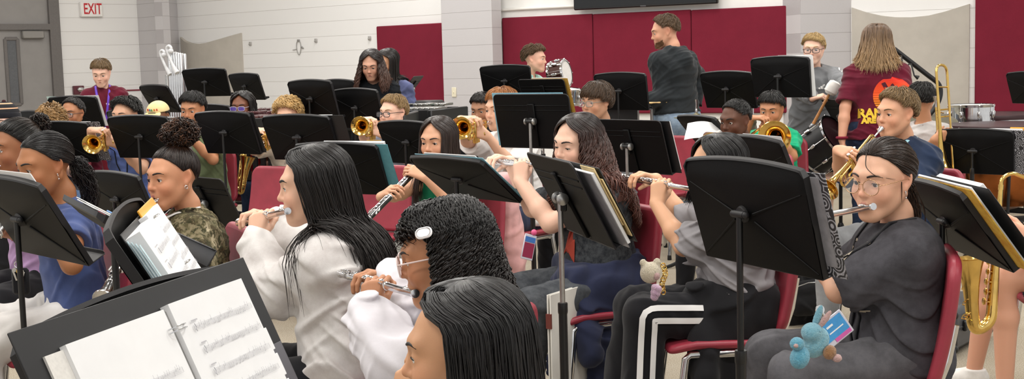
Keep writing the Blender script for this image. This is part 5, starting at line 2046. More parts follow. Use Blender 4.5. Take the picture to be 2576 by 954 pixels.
def trombone_proto(slide_out=0.12):
 r = empty('trombone')
 # z forward along the slide, mouthpiece at 0, bell section beside it on +x
 m = MB(); m.lathe([(.0155, 0), (.0155, .003), (.0125, .01), (.0105, .025), (.005, .042), (.0055, .08)], n=16); m.build('mouthpiece', M_SILVER, r)
 s = MB()
 s.tube([(0, 0, .07), (0, 0, .68)], .0065, 10); s.tube([(0, -.085, .10), (0, -.085, .68)], .0065, 10)
 s.tube([(0, 0, .09), (0, -.085, .09)], .0055, 8); s.tube([(0, 0, .135), (0, -.085, .135)], .005, 8)
 s.build('inner_slide', M_BRASS, r)
 o = MB(); e = .80 + slide_out
 o.tube(bend_pts([(0, 0, .15 + slide_out), (0, 0, e), (0, -.085, e), (0, -.085, .15 + slide_out)], n=8, r=.042), .0085, 12)
 o.tube([(0, 0, .17 + slide_out), (0, -.085, .17 + slide_out)], .0055, 8)
 o.build('outer_slide', M_BRASS, r)
 b = MB()
 b.tube(bend_pts([(0, -.085, .10), (0, -.085, -.06), (0, -.085, -.19), (.10, -.05, -.19), (.10, -.05, 0)], n=8, r=.09), .0085, 12)
 b.lathe([(.0088, 0), (.0092, .10), (.0120, .24), (.0180, .34), (.0290, .41), (.0480, .455), (.0760, .485), (.1020, .498), (.1050, .501), (.1020, .503)], (.10, -.05, 0), (0, 0, 1), 34, caps=False)
 b.lathe([(.1020, .503), (.0750, .489), (.0470, .459), (.0280, .413), (.0170, .34), (.011, .24), (.0, .22)], (.10, -.05, 0), (0, 0, 1), 34, caps=False)
 b.build('bell', M_BRASS, r)
 c = MB(); c.tube([(0, -.045, .11), (.10, -.05, .11)], .005, 8); c.tube([(0, -.08, -.05), (.10, -.05, -.05)], .005, 8); c.build('brace', M_BRASS, r)
 return r
def sax_proto():
 r = empty('saxophone')
 # hangs upright: z up along the body tube, bell opens to +y (away from the player), mouthpiece at the top towards -y
 t = MB()
 path = bend_pts([(0, 0, .62), (0, 0, .30), (0, 0, -.16), (0, .10, -.22), (0, .125, -.10), (0, .15, .10), (0, .17, .20)], n=9, r=.075)
 n = len(path)
 L = [0]
 for i in range(1, n):
  L.append(L[-1] + (path[i] - path[i - 1]).length)
 rad = []
 for l in L:
  q = l / L[-1]
  rad.append(.013 + .034 * q + (.045 * max(0, (q - .80) / .20) ** 2.2))
 t.tube(path, rad, 22, caps=False)
 e = path[-1]; ax = (path[-1] - path[-2])
 t.lathe([(rad[-1], 0), (rad[-1] + .012, .006), (rad[-1] + .012, .009), (rad[-1] - .004, .004), (rad[-1] * .6, -.05), (.02, -.15)], e, ax, 22, caps=False)
 t.build('body_tube', M_BRASS, r)
 nk = MB(); nk.tube(bend_pts([(0, 0, .62), (0, 0, .68), (0, -.06, .72), (0, -.17, .69)], n=7, r=.06), [.0125] * 20 + [.010] * 8 if False else .0115, 14); nk.lathe([(.0155, 0), (.0155, .03)], (0, 0, .615), (0, 0, 1), 16); nk.build('neck', M_BRASS, r)
 m = MB(); m.lathe([(.0125, 0), (.0115, .03), (.006, .075), (.003, .085)], (0, -.15, .695), (0, -.95, -.2), 14); m.build('mouthpiece', M_WOOD, r)
 k = MB()
 for i in range(11):
  z = .54 - i * .058
  rr = .0105 + i * .0011
  x, y = (.0, .030 + i * .0018) if i % 2 else (.012, .028 + i * .0018)
  k.lathe([(rr, 0), (rr, .004), (rr * .7, .007), (.002, .008)], (x, y, z), (x * 2, 1, 0), 16)
  k.tube([(x, y + .007, z), (-.02, y - .004, z), (-.026, y - .016, z)], .0024, 6)
 k.tube([(-.026, .015, .56), (-.032, .028, -.06)], .003, 8); k.tube([(.028, .012, .56), (.036, .026, -.06)], .003, 8)
 k.build('key', M_BRASS, r)['label'] = 'brass keywork'
 g = MB()
 for i, z in enumerate((.12, .04, -.05, -.13)):
  yb = .172 - .012 * i if i < 3 else .148
  o = (-.006, yb, z)
  g.lathe([(.025, 0), (.026, .004), (.017, .010), (.004, .012)], o, (0, 1, 0), 18)
  g.tube([(-.03, yb - .012, z + .024), (-.026, yb + .026, z + .018), (0, yb + .032, z), (.022, yb + .026, z - .018), (.026, yb - .012, z - .024)], .0028, 6)
  g.tube([(-.03, yb - .012, z - .024), (0, yb + .030, z)], .0024, 6)
 g.build('key_guard', M_BRASS, r)['label'] = 'low key cups under wire guards'
 return r
# ---- how the players hold them: returns the arm targets for setup_person
def mouth(g, fwd=.096, z=-.0615):
 return g.C + g.Hm @ (Vector((0, fwd, z)) * g.hs)
def flute_hold(end=None, L=.56, az=None, drop=6, gl=.225, gr=.415, hl=(-.25, .15)):
 """end=(u,v): where the foot of the flute is seen; else az degrees forward of straight right"""
 def axis(g):
  if hasattr(g, 'fl_axis'):
   return
  m = mouth(g, .100, -.0665)
  if end is not None:
   e = reach(m, end[0], end[1], L, g.sp.get('far', True))
   t = (e - m).normalized()
  else:
   r = g.Hm.col[0]; f = g.Hm.col[1]
   t = (Vector(r) * math.cos(R_(az)) + Vector(f) * math.sin(R_(az)) - Vector((0, 0, 1)) * math.sin(R_(drop))).normalized()
  g.fl_axis = t; g.fl_o = m
  f = Vector(g.Hm.col[1]); u = Vector((0, 0, 1)); u = (u - t * u.dot(t)).normalized()
  f = (f - t * f.dot(t) - u * f.dot(u)).normalized()
  g.fl_u, g.fl_f = u, f
 def arm(g, side):
  axis(g)
  t, u, f, o, s = g.fl_axis, g.fl_u, g.fl_f, g.fl_o, g.hsz
  if side < 0:       # left hand: upright on the near keys, back of the hand to the outside
   G = o + t * gl
   fd = (u * .92 + t * .12 - f * .25).normalized()
   n = (t * .75 - f * .66).normalized()
   w = G - fd * (.082 * s) - n * (.022 * s) + f * (.010)
   return dict(w=w, f=fd, n=n, hint=Vector((0, 0, -1)) + g.rt * hl[0] + g.fw * hl[1], curls=[(48, 62, 25), (58, 62, 30), (56, 58, 30), (40, 45, 25)], thumb=(.35, .75, .45))
  G = o + t * gr     # right hand: from the player's side, fingers over the top
  fd = (f * .80 + u * .30 - t * .1).normalized()
  n = (-u * .85 + f * .35).normalized()
  w = G - fd * (.100 * s) + u * (.030)
  return dict(w=w, f=fd, n=n, hint=Vector((0, 0, -1)) + g.rt * .45, curls=[(30, 50, 25), (34, 52, 25), (34, 50, 25), (28, 42, 20)], thumb=(.35, .75, .62))
 return arm
def pipe_hold(down=48, side=0, g1=.21, g2=.43, end=None, L=.64):
 """clarinet or oboe straight down and forward from the mouth"""
 def axis(g):
  f = (g.fw * .6 + Vector(g.Hm.col[1]) * .4); f.z = 0; f.normalize()
  r = Vector((f.y, -f.x, 0))
  f = (f * math.cos(R_(side)) + r * math.sin(R_(side)))
  t = (f * math.cos(R_(down)) - Vector((0, 0, math.sin(R_(down))))).normalized()
  g.fl_o = mouth(g, .088, -.0615)
  if end is not None:
   t = (reach(g.fl_o, end[0], end[1], L, False) - g.fl_o).normalized()
  g.fl_axis = t
  u = Vector((0, 0, 1)) ; g.fl_u = (u - t * u.dot(t)).normalized(); g.fl_r = t.cross(g.fl_u) if t.cross(g.fl_u).dot(g.rt) > 0 else g.fl_u.cross(t)
 def arm(g, sd):
  if not hasattr(g, 'fl_axis'):
   axis(g)
  t, u, r, o, s = g.fl_axis, g.fl_u, g.fl_r * sd, g.fl_o, g.hsz
  G = o + t * (g1 if sd < 0 else g2)
  fd = (-r * .72 + u * .50 + t * .05).normalized()
  n = (-r * .45 - u * .70 - t * .15).normalized()
  w = G + r * (.088 * s) - u * (.012)
  return dict(w=w, f=fd, n=n, hint=Vector((0, 0, -1)) + g.rt * sd * .8 - g.fw * .2, curls=[(28, 48, 28), (36, 50, 28), (38, 48, 28), (34, 42, 25)], thumb=(.3, .8, .5))
 return arm
def trumpet_hold(aim=None, down=8, side=0, gv=.25):
 """aim=(u,v): where the bell is seen"""
 def axis(g):
  m = mouth(g, .100, -.0615)
  if aim is not None:
   e = reach(m, aim[0], aim[1], .51, False)
   t = (e - m).normalized()
  else:
   f = Vector(g.Hm.col[1]); f.z = 0; f.normalize(); r = Vector((f.y, -f.x, 0))
   f = f * math.cos(R_(side)) + r * math.sin(R_(side))
   t = (f * math.cos(R_(down)) - Vector((0, 0, math.sin(R_(down))))).normalized()
  g.fl_o, g.fl_axis = m, t
  u = Vector((0, 0, 1)); g.fl_u = (u - t * u.dot(t)).normalized(); g.fl_r = t.cross(g.fl_u)
 def arm(g, sd):
  if not hasattr(g, 'fl_axis'):
   axis(g)
  t, u, o, s = g.fl_axis, g.fl_u, g.fl_o, g.hsz
  r = g.fl_r
  if sd < 0:          # left hand grips the valves
   G = o + t * (gv + .012) - u * .03
   fd = (r * .75 + t * .45 + u * .2).normalized(); n = (r * .35 - t * .6 + u * .1); n = (r * .5 - t * .75).normalized()
   w = G - r * (.062 * s) - t * .02 - u * .03 - t * .03
   return dict(w=w, f=(r * .5 + t * .6 + u * .45).normalized(), n=(r * .8 - t * .45).normalized(), hint=Vector((0, 0, -1)) - g.rt * .6, curls=[(48, 70, 40)] * 4, thumb=(.5, .6, .5))
  G = o + t * gv + u * .055
  fd = (-r * .80 + t * .25 + u * .10).normalized(); n = (-u * .9 - t * .2).normalized()
  w = G + r * (.100 * s) - u * .012 - t * .01
  return dict(w=w, f=fd, n=n, hint=Vector((0, 0, -1)) + g.rt * .75, curls=[(28, 55, 35), (30, 55, 35), (30, 52, 35), (26, 45, 30)], thumb=(.45, .65, .5))
 return arm
def axis_M(g, roll=0):
 M = frame_at(g.fl_o, g.fl_axis, g.fl_u)
 return M @ Matrix.Rotation(R_(roll), 4, 'Z')
# ------------------------------------------------------------------ who sits where
def camo():
 m, t, b = nt('woodland_camouflage')
 n1 = noise(t, 9, 5, .65); n2 = noise(t, 21, 4, .6); n3 = noise(t, 60, 3)
 r1 = ramp(t, [(0.0, '2f2a20'), (.42, '4d4533'), (.5, '7d745c'), (.6, 'a89c82')], 'CONSTANT')
 r2 = ramp(t, [(0.0, '3c3b2a'), (.5, '5f5a42'), (.62, '8e8468')], 'CONSTANT')
 t.links.new(n1.outputs['Fac'], r1.inputs['Fac']); t.links.new(n2.outputs['Fac'], r2.inputs['Fac'])
 f = ramp(t, [(.45, '000000'), (.55, 'ffffff')]); t.links.new(n3.outputs['Fac'], f.inputs['Fac'])
 t.links.new(mix(t, f.outputs['Color'], r1.outputs['Color'], r2.outputs['Color']), b.inputs['Base Color'])
 b.inputs['Roughness'].default_value = .95; b.inputs['Specular IOR Level'].default_value = .15
 bump(t, b, n3.outputs['Fac'], .3, .004)
 return m
def mottled(name, a, c, scale=14, det=5):
 m, t, b = nt(name)
 n = noise(t, scale, det, .7); r = ramp(t, [(.35, a), (.62, c)])
 t.links.new(n.outputs['Fac'], r.inputs['Fac']); t.links.new(r.outputs['Color'], b.inputs['Base Color'])
 b.inputs['Roughness'].default_value = .92; b.inputs['Specular IOR Level'].default_value = .15
 n2 = noise(t, 600, 2); bump(t, b, n2.outputs['Fac'], .3, .003)
 return m
def striped_beanie():
 m, t, b = nt('striped_knit')
 tc = t.nodes.new('ShaderNodeTexCoord'); sp_ = t.nodes.new('ShaderNodeSeparateXYZ'); t.links.new(tc.outputs['Object'], sp_.inputs[0])
 mu = t.nodes.new('ShaderNodeMath'); mu.operation = 'MULTIPLY'; mu.inputs[1].default_value = 32; t.links.new(sp_.outputs['Z'], mu.inputs[0])
 fr = t.nodes.new('ShaderNodeMath'); fr.operation = 'FRACT'; t.links.new(mu.outputs[0], fr.inputs[0])
 r = ramp(t, [(0, '17181d'), (.5, 'e0ab86'), (.72, '17181d')], 'CONSTANT'); t.links.new(fr.outputs[0], r.inputs['Fac'])
 t.links.new(r.outputs['Color'], b.inputs['Base Color']); b.inputs['Roughness'].default_value = .95
 n = noise(t, 300, 2); bump(t, b, n.outputs['Fac'], .5, .004)
 return m
M_DENIM = mottled('blue_denim', '4a6187', '6c86ab', 10)
M_DENIMD = mottled('dark_denim', '1d2638', '2c3850', 12)
M_DENIML = mottled('light_denim', '7d93ad', 'a3b6c8', 8)
M_BLKJ = fabric('17171b', name='black_cloth')
M_HOODW = mottled('pale_tie_dye', 'c9c3c1', 'dddad8', 9)
M_SWEATW = fabric('d9d6dc', .04, name='white_fleece')
M_GREYT = fabric('8e8b8e', .07, name='grey_jersey')
M_CHAR = mottled('charcoal_jersey', '3d3c40', '4e4d52', 12)
M_CHARJ = mottled('charcoal_denim', '4a494c', '5f5e62', 10)
M_SPECK = mottled('speckled_charcoal', '24272c', '4a4d50', 46)
M_NAVY = fabric('2a2f47', name='navy_fleece')
M_BLUE = fabric('44527f', name='slate_blue_jersey')
M_LGREY = fabric('cfccc9', .05, name='light_grey_fleece')
M_WHITET = fabric('dcdad9', .04, name='white_cotton')
M_MAROONT = fabric('5d1428', name='maroon_cotton')
M_SHOEW = plain('shoe_white', 'e5e3df', .6, var=.03)
M_SHOEB = plain('shoe_black', '1a1a1c', .6)
LONG = lambda col, **k: dict(dict(style='long', col=col, n=1200, r=.0020, t=.013, cur=54, L=.32, wob=.006), **k)
SHORT = lambda col, **k: dict(dict(style='short', col=col, r=.0022, t=.010, fringe=.25, vol=.004, low=-.16), **dict(k, n=int(k.get('n', 900) * 2.8), r=k.get('r', .0022) * .50, t=k.get('t', .012) * .72))
BACK = lambda col, **k: dict(dict(style='back', col=col, n=900, r=.0013, t=.007), **k)
CAST = {}
def cast(key, inst=None, ilabel=None, chairlab=None, **sp):
 sp['key'] = key; sp['seed'] = len(CAST) + 3
 sp.setdefault('h', .0055)
 CAST[key] = (sp, inst, ilabel, chairlab)
def player(hold):
 return dict(L=hold, R=hold)
# ---- extra garments
def tied_jacket(mat, name, side=-1, drop=.34, back=.10, fr=.10):
 """jacket knotted round the waist: a belt of cloth and a skirt hanging over the hips"""
 def f(g):
  k, gi = g.k, g.girth
  Fm = np.array(Matrix((g.br, g.bf, g.up)).transposed())
  PV = g.PV
  Q = [rcone(PV + g.up * .07, PV + g.up * .11, .128 * k * gi + .024, .122 * k * gi + .024, .03, sc=(1.15, .92, 1), frame=Fm),
    rcone(PV - g.br * .07 * gi, PV + g.br * .07 * gi, .118 * k * gi + .026, .118 * k * gi + .026, .05),
    rcone(PV + g.up * .09 + g.bf * .12 * gi, PV + g.bf * .17 * gi + g.up * .02 + g.br * side * .03, .040, .034, .03)]
  Z = Vector((0, 0, 1))
  for sx in (-1, 1):
   h0 = PV + g.br * (sx * .125 * gi) + g.up * .03
   for (dx, dy, dz, r) in ((.02, .05, drop * .9, .05), (.03, -.03, drop, .055), (.03, .12, drop * .8, .04), (.0, -.10, drop * .95, .05)):
    a = h0 + g.bf * dy * .6
    e = h0 + g.br * (sx * dx) + g.bf * dy - Z * dz
    Q.append(rcone(a, e, .05, r * .62, .05, sc=(.62, 1.15, 1), frame=Fm))
  # sleeves hanging from the knot over the thigh
  kn = PV + g.bf * .155 * gi + g.up * .05
  hip, kne, ft, dr = g.leg['L' if side < 0 else 'R']
  m = hip + (kne - hip) * .45 + Z * .085 * gi
  Q.append(rcone(kn, m, .036, .042, .03)); Q.append(rcone(m, m + g.br * side * .105 - Z * (.22 + .5 * (drop - .3)), .044, .050, .03))
  Q.append(half(PV + g.up * .125, g.up, .01))
  V, F = polygonise(Q, max(g.sp['h'] * 1.3, .005), wrinkles(g.sp['seed'] + 3, .014, 14, 40, axis=g.br), .015)
  return [(name, V, F, mat, True, None)]
 return f
def mask_f(g, root, off):
 T = lambda x, y, z: g.C + g.Hm @ (Vector((x, y, z)) * g.hs)
 MB().tube([T(.072, -.005, .012), T(.064, .03, -.03), T(.05, .07, -.075)], .0022, 6, flat=(1, .5)).tube([T(-.072, -.005, .012), T(-.064, .03, -.03), T(-.05, .07, -.075)], .0022, 6).ball(T(0, .072, -.092), (.045, .03, .025), 14, 8).build('face_mask', plain('mask_blue_white', 'c6d2da', .8), root, True, off)
def hat_cap(g):
 C, Hm, s = g.C, g.Hm, g.hs
 T = lambda x, y, z: C + Hm @ (Vector((x, y, z)) * s)
 A = np.array(Hm)
 Q = [ell(T(0, -.012, .040), [.086 * s, .104 * s, .086 * s], A, .02), half(T(0, 0, .047), Hm @ Vector((0, .12, -1)), .006)]
 V, F = polygonise(Q, .005)
 Q2 = [ell(T(0, .105, .045), [.070 * s, .070 * s, .010 * s], A @ np.array(Matrix.Rotation(-.25, 3, 'X')), .01), half(T(0, .055, 0), Hm @ Vector((0, -1, 0)), .004)]
 V2, F2 = polygonise(Q2, .0045)
 m = fabric('e8d29a', .05, name='cream_cap_cotton')
 return [('cap_crown', V, F, m, True, None), ('cap_brim', V2, F2, m, True, None)]
def cap_letters(g, root, off):
 T = lambda x, y, z: g.C + g.Hm @ (Vector((x, y, z)) * g.hs)
 cols = ('d8664a', 'e08a3a', '6aa05a', '4f86b0', 'c9483f')
 for i, c in enumerate(cols):
  x = -.036 + .018 * i
  MB().box(T(x, .091 - abs(x) * .35, .082), (.012, .004, .018), g.Hm, .002).build('cap_letter', plain('felt_%s' % c, c, .8), root, 'auto', off)
 MB().box(T(0, .0945, .062), (.06, .003, .005), g.Hm).build('cap_lettering', plain('thread_dark', '3a3a3a', .8), root, 'auto', off)
def beanie(g):
 C, Hm, s = g.C, g.Hm, g.hs
 T = lambda x, y, z: C + Hm @ (Vector((x, y, z)) * s)
 Q = [ell(T(0, -.014, .040), [.088 * s, .107 * s, .100 * s], np.array(Hm), .02), half(T(0, 0, .040), Hm @ Vector((0, .1, -1)), .006)]
 V, F = polygonise(Q, .005)
 Q2 = [ell(T(0, -.014, .040), [.092 * s, .111 * s, .09 * s], np.array(Hm), .02), half(T(0, 0, .034), Hm @ Vector((0, .1, -1)), .006), half(T(0, 0, .072), Hm @ Vector((0, -.1, 1)), .006)]
 V2, F2 = polygonise(Q2, .005)
 Q3 = [ell(T(0, -.014, .140), .014 * s)]
 V3, F3 = polygonise(Q3, .004)
 return [('beanie', V, F, MATS.setdefault('knit', striped_beanie()), True, None), ('beanie_cuff', V2, F2, fabric('1a1b22', name='black_knit'), True, None), ('pompom', V3, F3, fabric('3a1d20', name='dark_red_wool'), True, None)]
def earring(kind='drop'):
 def f(g, root, off):
  T = lambda x, y, z: g.C + g.Hm @ (Vector((x, y, z)) * g.hs)
  for sx in (-1, 1):
   mb = MB(); mb.ball(T(sx * .0755, .0005, -.031), .0026, 8, 6)
   if kind == 'hoop':
    mb.tube([T(sx * .077, .001 + .006 * math.sin(a), -.037 - .006 * math.cos(a)) for a in [2 * PI * k / 14 for k in range(14)]], .0013, 5, closed=True)
   else:
    mb.tube([T(sx * .0765, .0005, -.033), T(sx * .0765, .0005, -.045)], .0010, 5); mb.ball(T(sx * .0765, .0005, -.049), .0030, 8, 6)
   mb.build('earring', M_SILVER, root, True, off)
 return f
# ---- nearest girls
h1 = flute_hold(end=(606, 560), L=.57)
cast('long_hair', 'flute', 'silver flute played by the girl with very long black hair', 'maroon chair under the girl with very long black hair',
  label='person with very long straight black hair and pale tie-dye hoodie, playing the flute', head=(778, 362, 3.72), th=93, pitch=7, tb=104, lean=5, hs=.98, h=.0030, hc=.0042,
  skin='e2b59a', lip='b86a68', hair=LONG('120e0d', col2='1d1512', n=2600, r=.0017, L=.56, t=.018, cur=60, curR=56, flare=.0, back=.10, slide=.25, part=.01, spreadz=0, wob=.010, lmin=.55),
  shirt=dict(mat=M_HOODW, name='hoodie', sleeve='long', t=.034, loose=2.1, hem=-.10, wr=.015), pants=dict(mat=M_BLKJ, name='jeans'), shoes=M_SHOEW, lid=.35, brow=1.25, **player(h1))
h2 = flute_hold(end=(866, 692), L=.57)
cast('curly', 'flute', 'silver flute played by the curly-haired girl in the white sweatshirt', 'maroon chair under the curly-haired girl in the white sweatshirt',
  label='person with black curls and clear glasses in a white sweatshirt, playing the flute', head=(1090, 500, 2.95), th=94, pitch=12, tb=112, lean=4, cf=.17, hs=1.0, h=.0028, hc=.004, ht=.020,
  skin='b57f5d', lip='a05a55', hair=dict(style='curly', col='0f0c0c', col2='1c1412', n=1500, r=.0021, L=.25, t=.022, cur=76, curL=74, cr=.0075, pitch=.030, flare=.03, back=.03, cs=-.15, bang=(160, 1.42, .009), lmin=.55, colvar=.5),
  glasses=('big', 'e6c9c4', plain('clear_pink_frame', 'ead3cf', .15, spec=.7)), shirt=dict(mat=M_SWEATW, name='sweatshirt', sleeve='long', t=.036, loose=2.3, hem=-.06, wr=.016), pants=dict(mat=M_DENIMD, name='jeans'), shoes=M_SHOEW, lid=.55, **player(h2))
h3 = flute_hold(az=5, drop=4)
cast('front_black', 'flute', 'silver flute held by the black-haired girl nearest to us, below the frame', 'maroon chair under the black-haired girl nearest to us',
  label='person with smooth black hair seen from the side, closest to us at the bottom edge', head=(1156, 702, 2.15), th=97, pitch=6, tb=108, lean=8, hs=1.0, h=.0028, hc=.0045,
  skin='c89672', lip='a9615a', hair=LONG('131112', col2='171414', n=4200, r=.0013, L=.40, t=.016, cur=64, curL=74, flare=.02, back=.02, part=.02, wob=.010),
  shirt=dict(mat=fabric('2c2c33', name='dark_cotton'), t=.022, hem=-.06), pants=dict(mat=M_BLKJ), shoes=M_SHOEB, lid=.45, **player(h3))
h4 = flute_hold(end=(1186, 406), L=.58)
cast('wavy', 'flute', 'silver flute played by the girl with wavy purple-brown hair', 'maroon chair under the girl with wavy purple-brown hair',
  label='person with wavy purple-brown hair, playing the flute, navy jacket tied round the waist', head=(1448, 284, 4.95), th=48, pitch=10, roll=-4, tb=62, lean=5, hs=.98, h=.0034, hc=.0045, girth=1.12,
  skin='ecc0a8', lip='c2736f', hair=dict(style='wavy', col='241a18', col2='6b4338', n=1100, r=.0024, L=.40, t=.014, cur=54, cr=.013, pitch=.085, cs=.25, flare=.05, back=.05, part=-.005, g0=.22, colvar=.45),
  shirt=dict(mat=M_SPECK, t=.020, hem=-.02, len=.62), pants=dict(mat=mottled('grey_denim', '3c3f44', '55585c', 20), name='jeans'), shoes=M_SHOEW, lid=.85, gaze=(0, -.4),
  wear=[tied_jacket(M_NAVY, 'tied_jacket', -1, .46)], **player(h4))
h5 = flute_hold(end=(1556, 446), L=.58)
cast('bob', 'flute', 'silver flute in the raised hands left of the nearest big stand', 'maroon chair under the girl in black striped track trousers',
  label='person in a grey t-shirt and black striped track trousers, face behind a stand', head=(1800, 334, 4.45), th=58, pitch=6, tb=78, lean=3, hs=.97, h=.0034, hc=.0045,
  skin='dba885', lip='b0695f', hair=LONG('110f10', n=1500, r=.0018, L=.16, t=.016, cur=44, curL=40, flare=.02, back=.0),
  shirt=dict(mat=M_GREYT, t=.028, hem=-.01, len=.85, loose=1.5, wr=.016), pants=dict(mat=M_BLKJ, name='track_trousers', wide=.022, t=.014), shoes=M_SHOEW, kneeL=(-5, .03, .03), kneeR=(5, .08, .02),
  wear=[tied_jacket(fabric('1d1d20', name='black_fleece'), 'tied_jacket', -1, .40)], **player(h5))
h6 = flute_hold(end=(1936, 568), L=.57, gl=.25, hl=(-.9, .1))
cast('wire', 'flute', 'silver flute played by the girl in round wire glasses', 'maroon chair under the girl in round wire glasses',
  label='person in round wire glasses and a charcoal t-shirt, hair tied back, playing the flute', head=(2222, 343, 3.68), th=36, pitch=8, roll=-3, tb=70, lean=1, ca=104, cf=.105, hs=1.0, h=.0028, hc=.004, girth=1.08,
  skin='dfae92', lip='b86c66', cheek=1.0, hair=dict(style='pony', col='2b1d15', col2='5d4634', n=2600, r=.0011, t=.007, knot=(0, -.112, -.03), L=.24, nb=260, pr=.018, out=.03, sideways=-.03, g0=.3, colvar=.5,
   strands=[[(.004, .066, .088), (-.012, .096, .055), (-.040, .090, .030), (-.068, .035, .012)], [(-.07, -.05, -.03), (-.085, -.08, -.10), (-.09, -.06, -.18), (-.10, -.05, -.26)], [(-.066, -.06, -.03), (-.075, -.09, -.11), (-.085, -.08, -.2)], [(-.07, .01, .0), (-.071, .012, -.03), (-.072, .016, -.06)]]),
  glasses=('wire', 'c9a27c'), shirt=dict(mat=M_CHAR, t=.022, hem=-.07, len=.84, loose=2.0, wr=.010), pants=dict(mat=M_CHARJ, name='jeans', t=.016), shoes=M_SHOEW, lid=.42, after=[earring()], **player(h6))
h7 = pipe_hold(end=(262, 742), g1=.20, g2=.40)
cast('camo', 'clarinet', 'black clarinet played by the girl in camouflage', 'maroon chair under the girl in camouflage',
  label='person with a curly brown top bun and camouflage t-shirt, playing the clarinet', head=(428, 367, 4.6), th=55, pitch=5, roll=2, tb=80, lean=4, hs=.97, h=.0033, hc=.0045, ht=.006,
  skin='cb9270', lip='a9605a', hair=dict(style='bun', col='241712', col2='6a4630', n=2000, r=.0012, t=.006, knot=(0, -.045, .112), bun=.062, nb=420, cr=.006, bunsc=(1.15, 1.1, .85), g0=.5, colvar=.55, low=-.02),
  shirt=dict(mat=camo(), t=.026, hem=-.02, len=.9, loose=1.5), pants=dict(mat=M_NAVY), shoes=M_SHOEB, lid=.4, after=[earring('hoop'), lanyard(M_WHITET, None, .26, .016)], **player(h7))
h8 = pipe_hold(end=(-40, 640))
cast('navy', 'clarinet', 'black clarinet played by the girl in the slate blue t-shirt', 'maroon chair under the girl in the slate blue t-shirt',
  label='person with a low dark ponytail, slate blue t-shirt and pale grey joggers', head=(96, 330, 4.55), th=62, pitch=12, tb=78, lean=4, hs=1.0, h=.0034, girth=.92, hc=.0045,
  skin='a9724d', lip='8f4f48', hair=dict(style='pony', col='120f10', col2='2a2220', n=2200, r=.0012, t=.007, knot=(0, -.112, -.025), L=.20, nb=420, pr=.034, out=.06, pw=.010, colvar=.4),
  shirt=dict(mat=M_BLUE, t=.012, hem=.0, len=.45), pants=dict(mat=M_LGREY, name='joggers', wide=.02, t=.02, wr=.014), shoes=M_SHOEW, lid=.55, gaze=(0, -.3), after=[earring()], **player(h8))
h9 = pipe_hold(end=(-150, 560))
cast('lilac', 'clarinet', 'black clarinet held at the far left edge behind the girl in slate blue', 'maroon chair at the far left edge under the girl in lilac',
  label='person with dark hair in a knot and a lilac top, cut by the left edge', head=(30, 297, 5.3), th=66, pitch=8, tb=60, hs=1.0, h=.0042,
  skin='9b6848', lip='8a4c46', hair=dict(style='bun', col='14110f', col2='3a2a20', n=1400, r=.0014, t=.010, knot=(0, -.095, .065), bun=.040, nb=160),
  shirt=dict(mat=fabric('b693bd', name='lilac_cotton'), t=.018), pants=dict(mat=M_BLKJ), lid=.45, after=[lanyard(plain('lanyard_pink_red', 'b0304a', .6), None, .25, .018)], **player(h9))
h19 = pipe_hold(end=(905, 572), L=.62, g1=.17, g2=.36)
cast('oboe', 'oboe', 'black oboe with silver keys played by the girl in the green top', 'maroon chair under the girl in the green top',
  label='person with long straight brown hair and a green top, playing the oboe', head=(1098, 291, 6.1), th=33, pitch=8, tb=36, lean=6, hs=.98, h=.004,
  skin='d8a484', lip='b5665f', bare=1, hair=LONG('2a1f1b', col2='3a2a24', n=1500, r=.0022, L=.34, t=.013, cur=46, curR=42, flare=.02, back=.0, fwd=.05, part=.006),
  shirt=dict(mat=fabric('0f7a56', name='green_rib_knit'), name='strap_top', sleeve='none', t=.010, neck=.05), pants=dict(mat=fabric('9a9a94', name='sage_grey_cotton'), name='cargo_trousers'), shoes=M_SHOEW, lid=.6, after=[earring()], **player(h19))
# ---- trumpet rows
def tp(aim, **k):
 return player(trumpet_hold(aim=aim, **k))
cast('beanie', None, None, 'maroon chair under the child in the striped beanie',
  label='person in a black and peach striped beanie at the far left', head=(8, 250, 8.3), th=35, pitch=4, skin='efc9ba', lip='c0605f', ht=.045, h=.006,
  hair=LONG('4a3020', n=300, r=.004, L=.2, t=.006), shirt=dict(mat=M_BLKJ), pants=dict(mat=M_BLKJ), wear=[beanie])
cast('blondcurl', 'trumpet', 'brass trumpet held by the child whose blond curls show over a stand', 'maroon chair under the child with blond curls behind the patterned binder',
  label='person whose sandy blond curls just show over the stand with the patterned binder', head=(124, 270, 9.0), th=10, pitch=30, skin='e8bfa8', h=.006, ht=.025,
  hair=dict(style='curly_short', col='8a6a42', col2='b08c5c', n=700, r=.0042, t=.024, len=.5, fringe=.5, cr=.009), shirt=dict(mat=fabric('4c4f55', name='grey_cotton')), pants=dict(mat=M_DENIM), **player(trumpet_hold(down=30)))
cast('glassboy', 'trumpet', 'brass trumpet of the boy in glasses and a maroon t-shirt', 'maroon chair under the boy in glasses and maroon t-shirt',
  label='person in thin glasses and maroon t-shirt with short black hair, seated left, jeans', head=(180, 245, 9.7), th=30, pitch=4, skin='b07a58', lip='8f524c', h=.006,
  hair=SHORT('17120f', n=500, r=.004, t=.012, fringe=-.05, len=.25, lift=.004), glasses=('rect', '4a3c38'), shirt=dict(mat=M_MAROONT), pants=dict(mat=M_DENIM, name='jeans'), shoes=M_SHOEW, **tp((148, 305)))
cast('blueboy', 'trumpet', 'brass trumpet of the boy with the fluffy black fringe', 'maroon chair under the boy in the blue shirt',
  label='person with a fluffy black fringe and blue shirt behind a stand, playing the trumpet', head=(314, 247, 8.5), th=35, pitch=1, skin='cfa084', h=.0055,
  hair=SHORT('15130f', n=700, r=.004, t=.022, fringe=.18, len=.5, lift=.018), shirt=dict(mat=fabric('5b6da6', name='periwinkle_cotton'), t=.022), pants=dict(mat=M_BLKJ), shoes=M_SHOEW, after=[lanyard(M_BLKJ, M_WHITET, .34)], **tp((232, 372)))
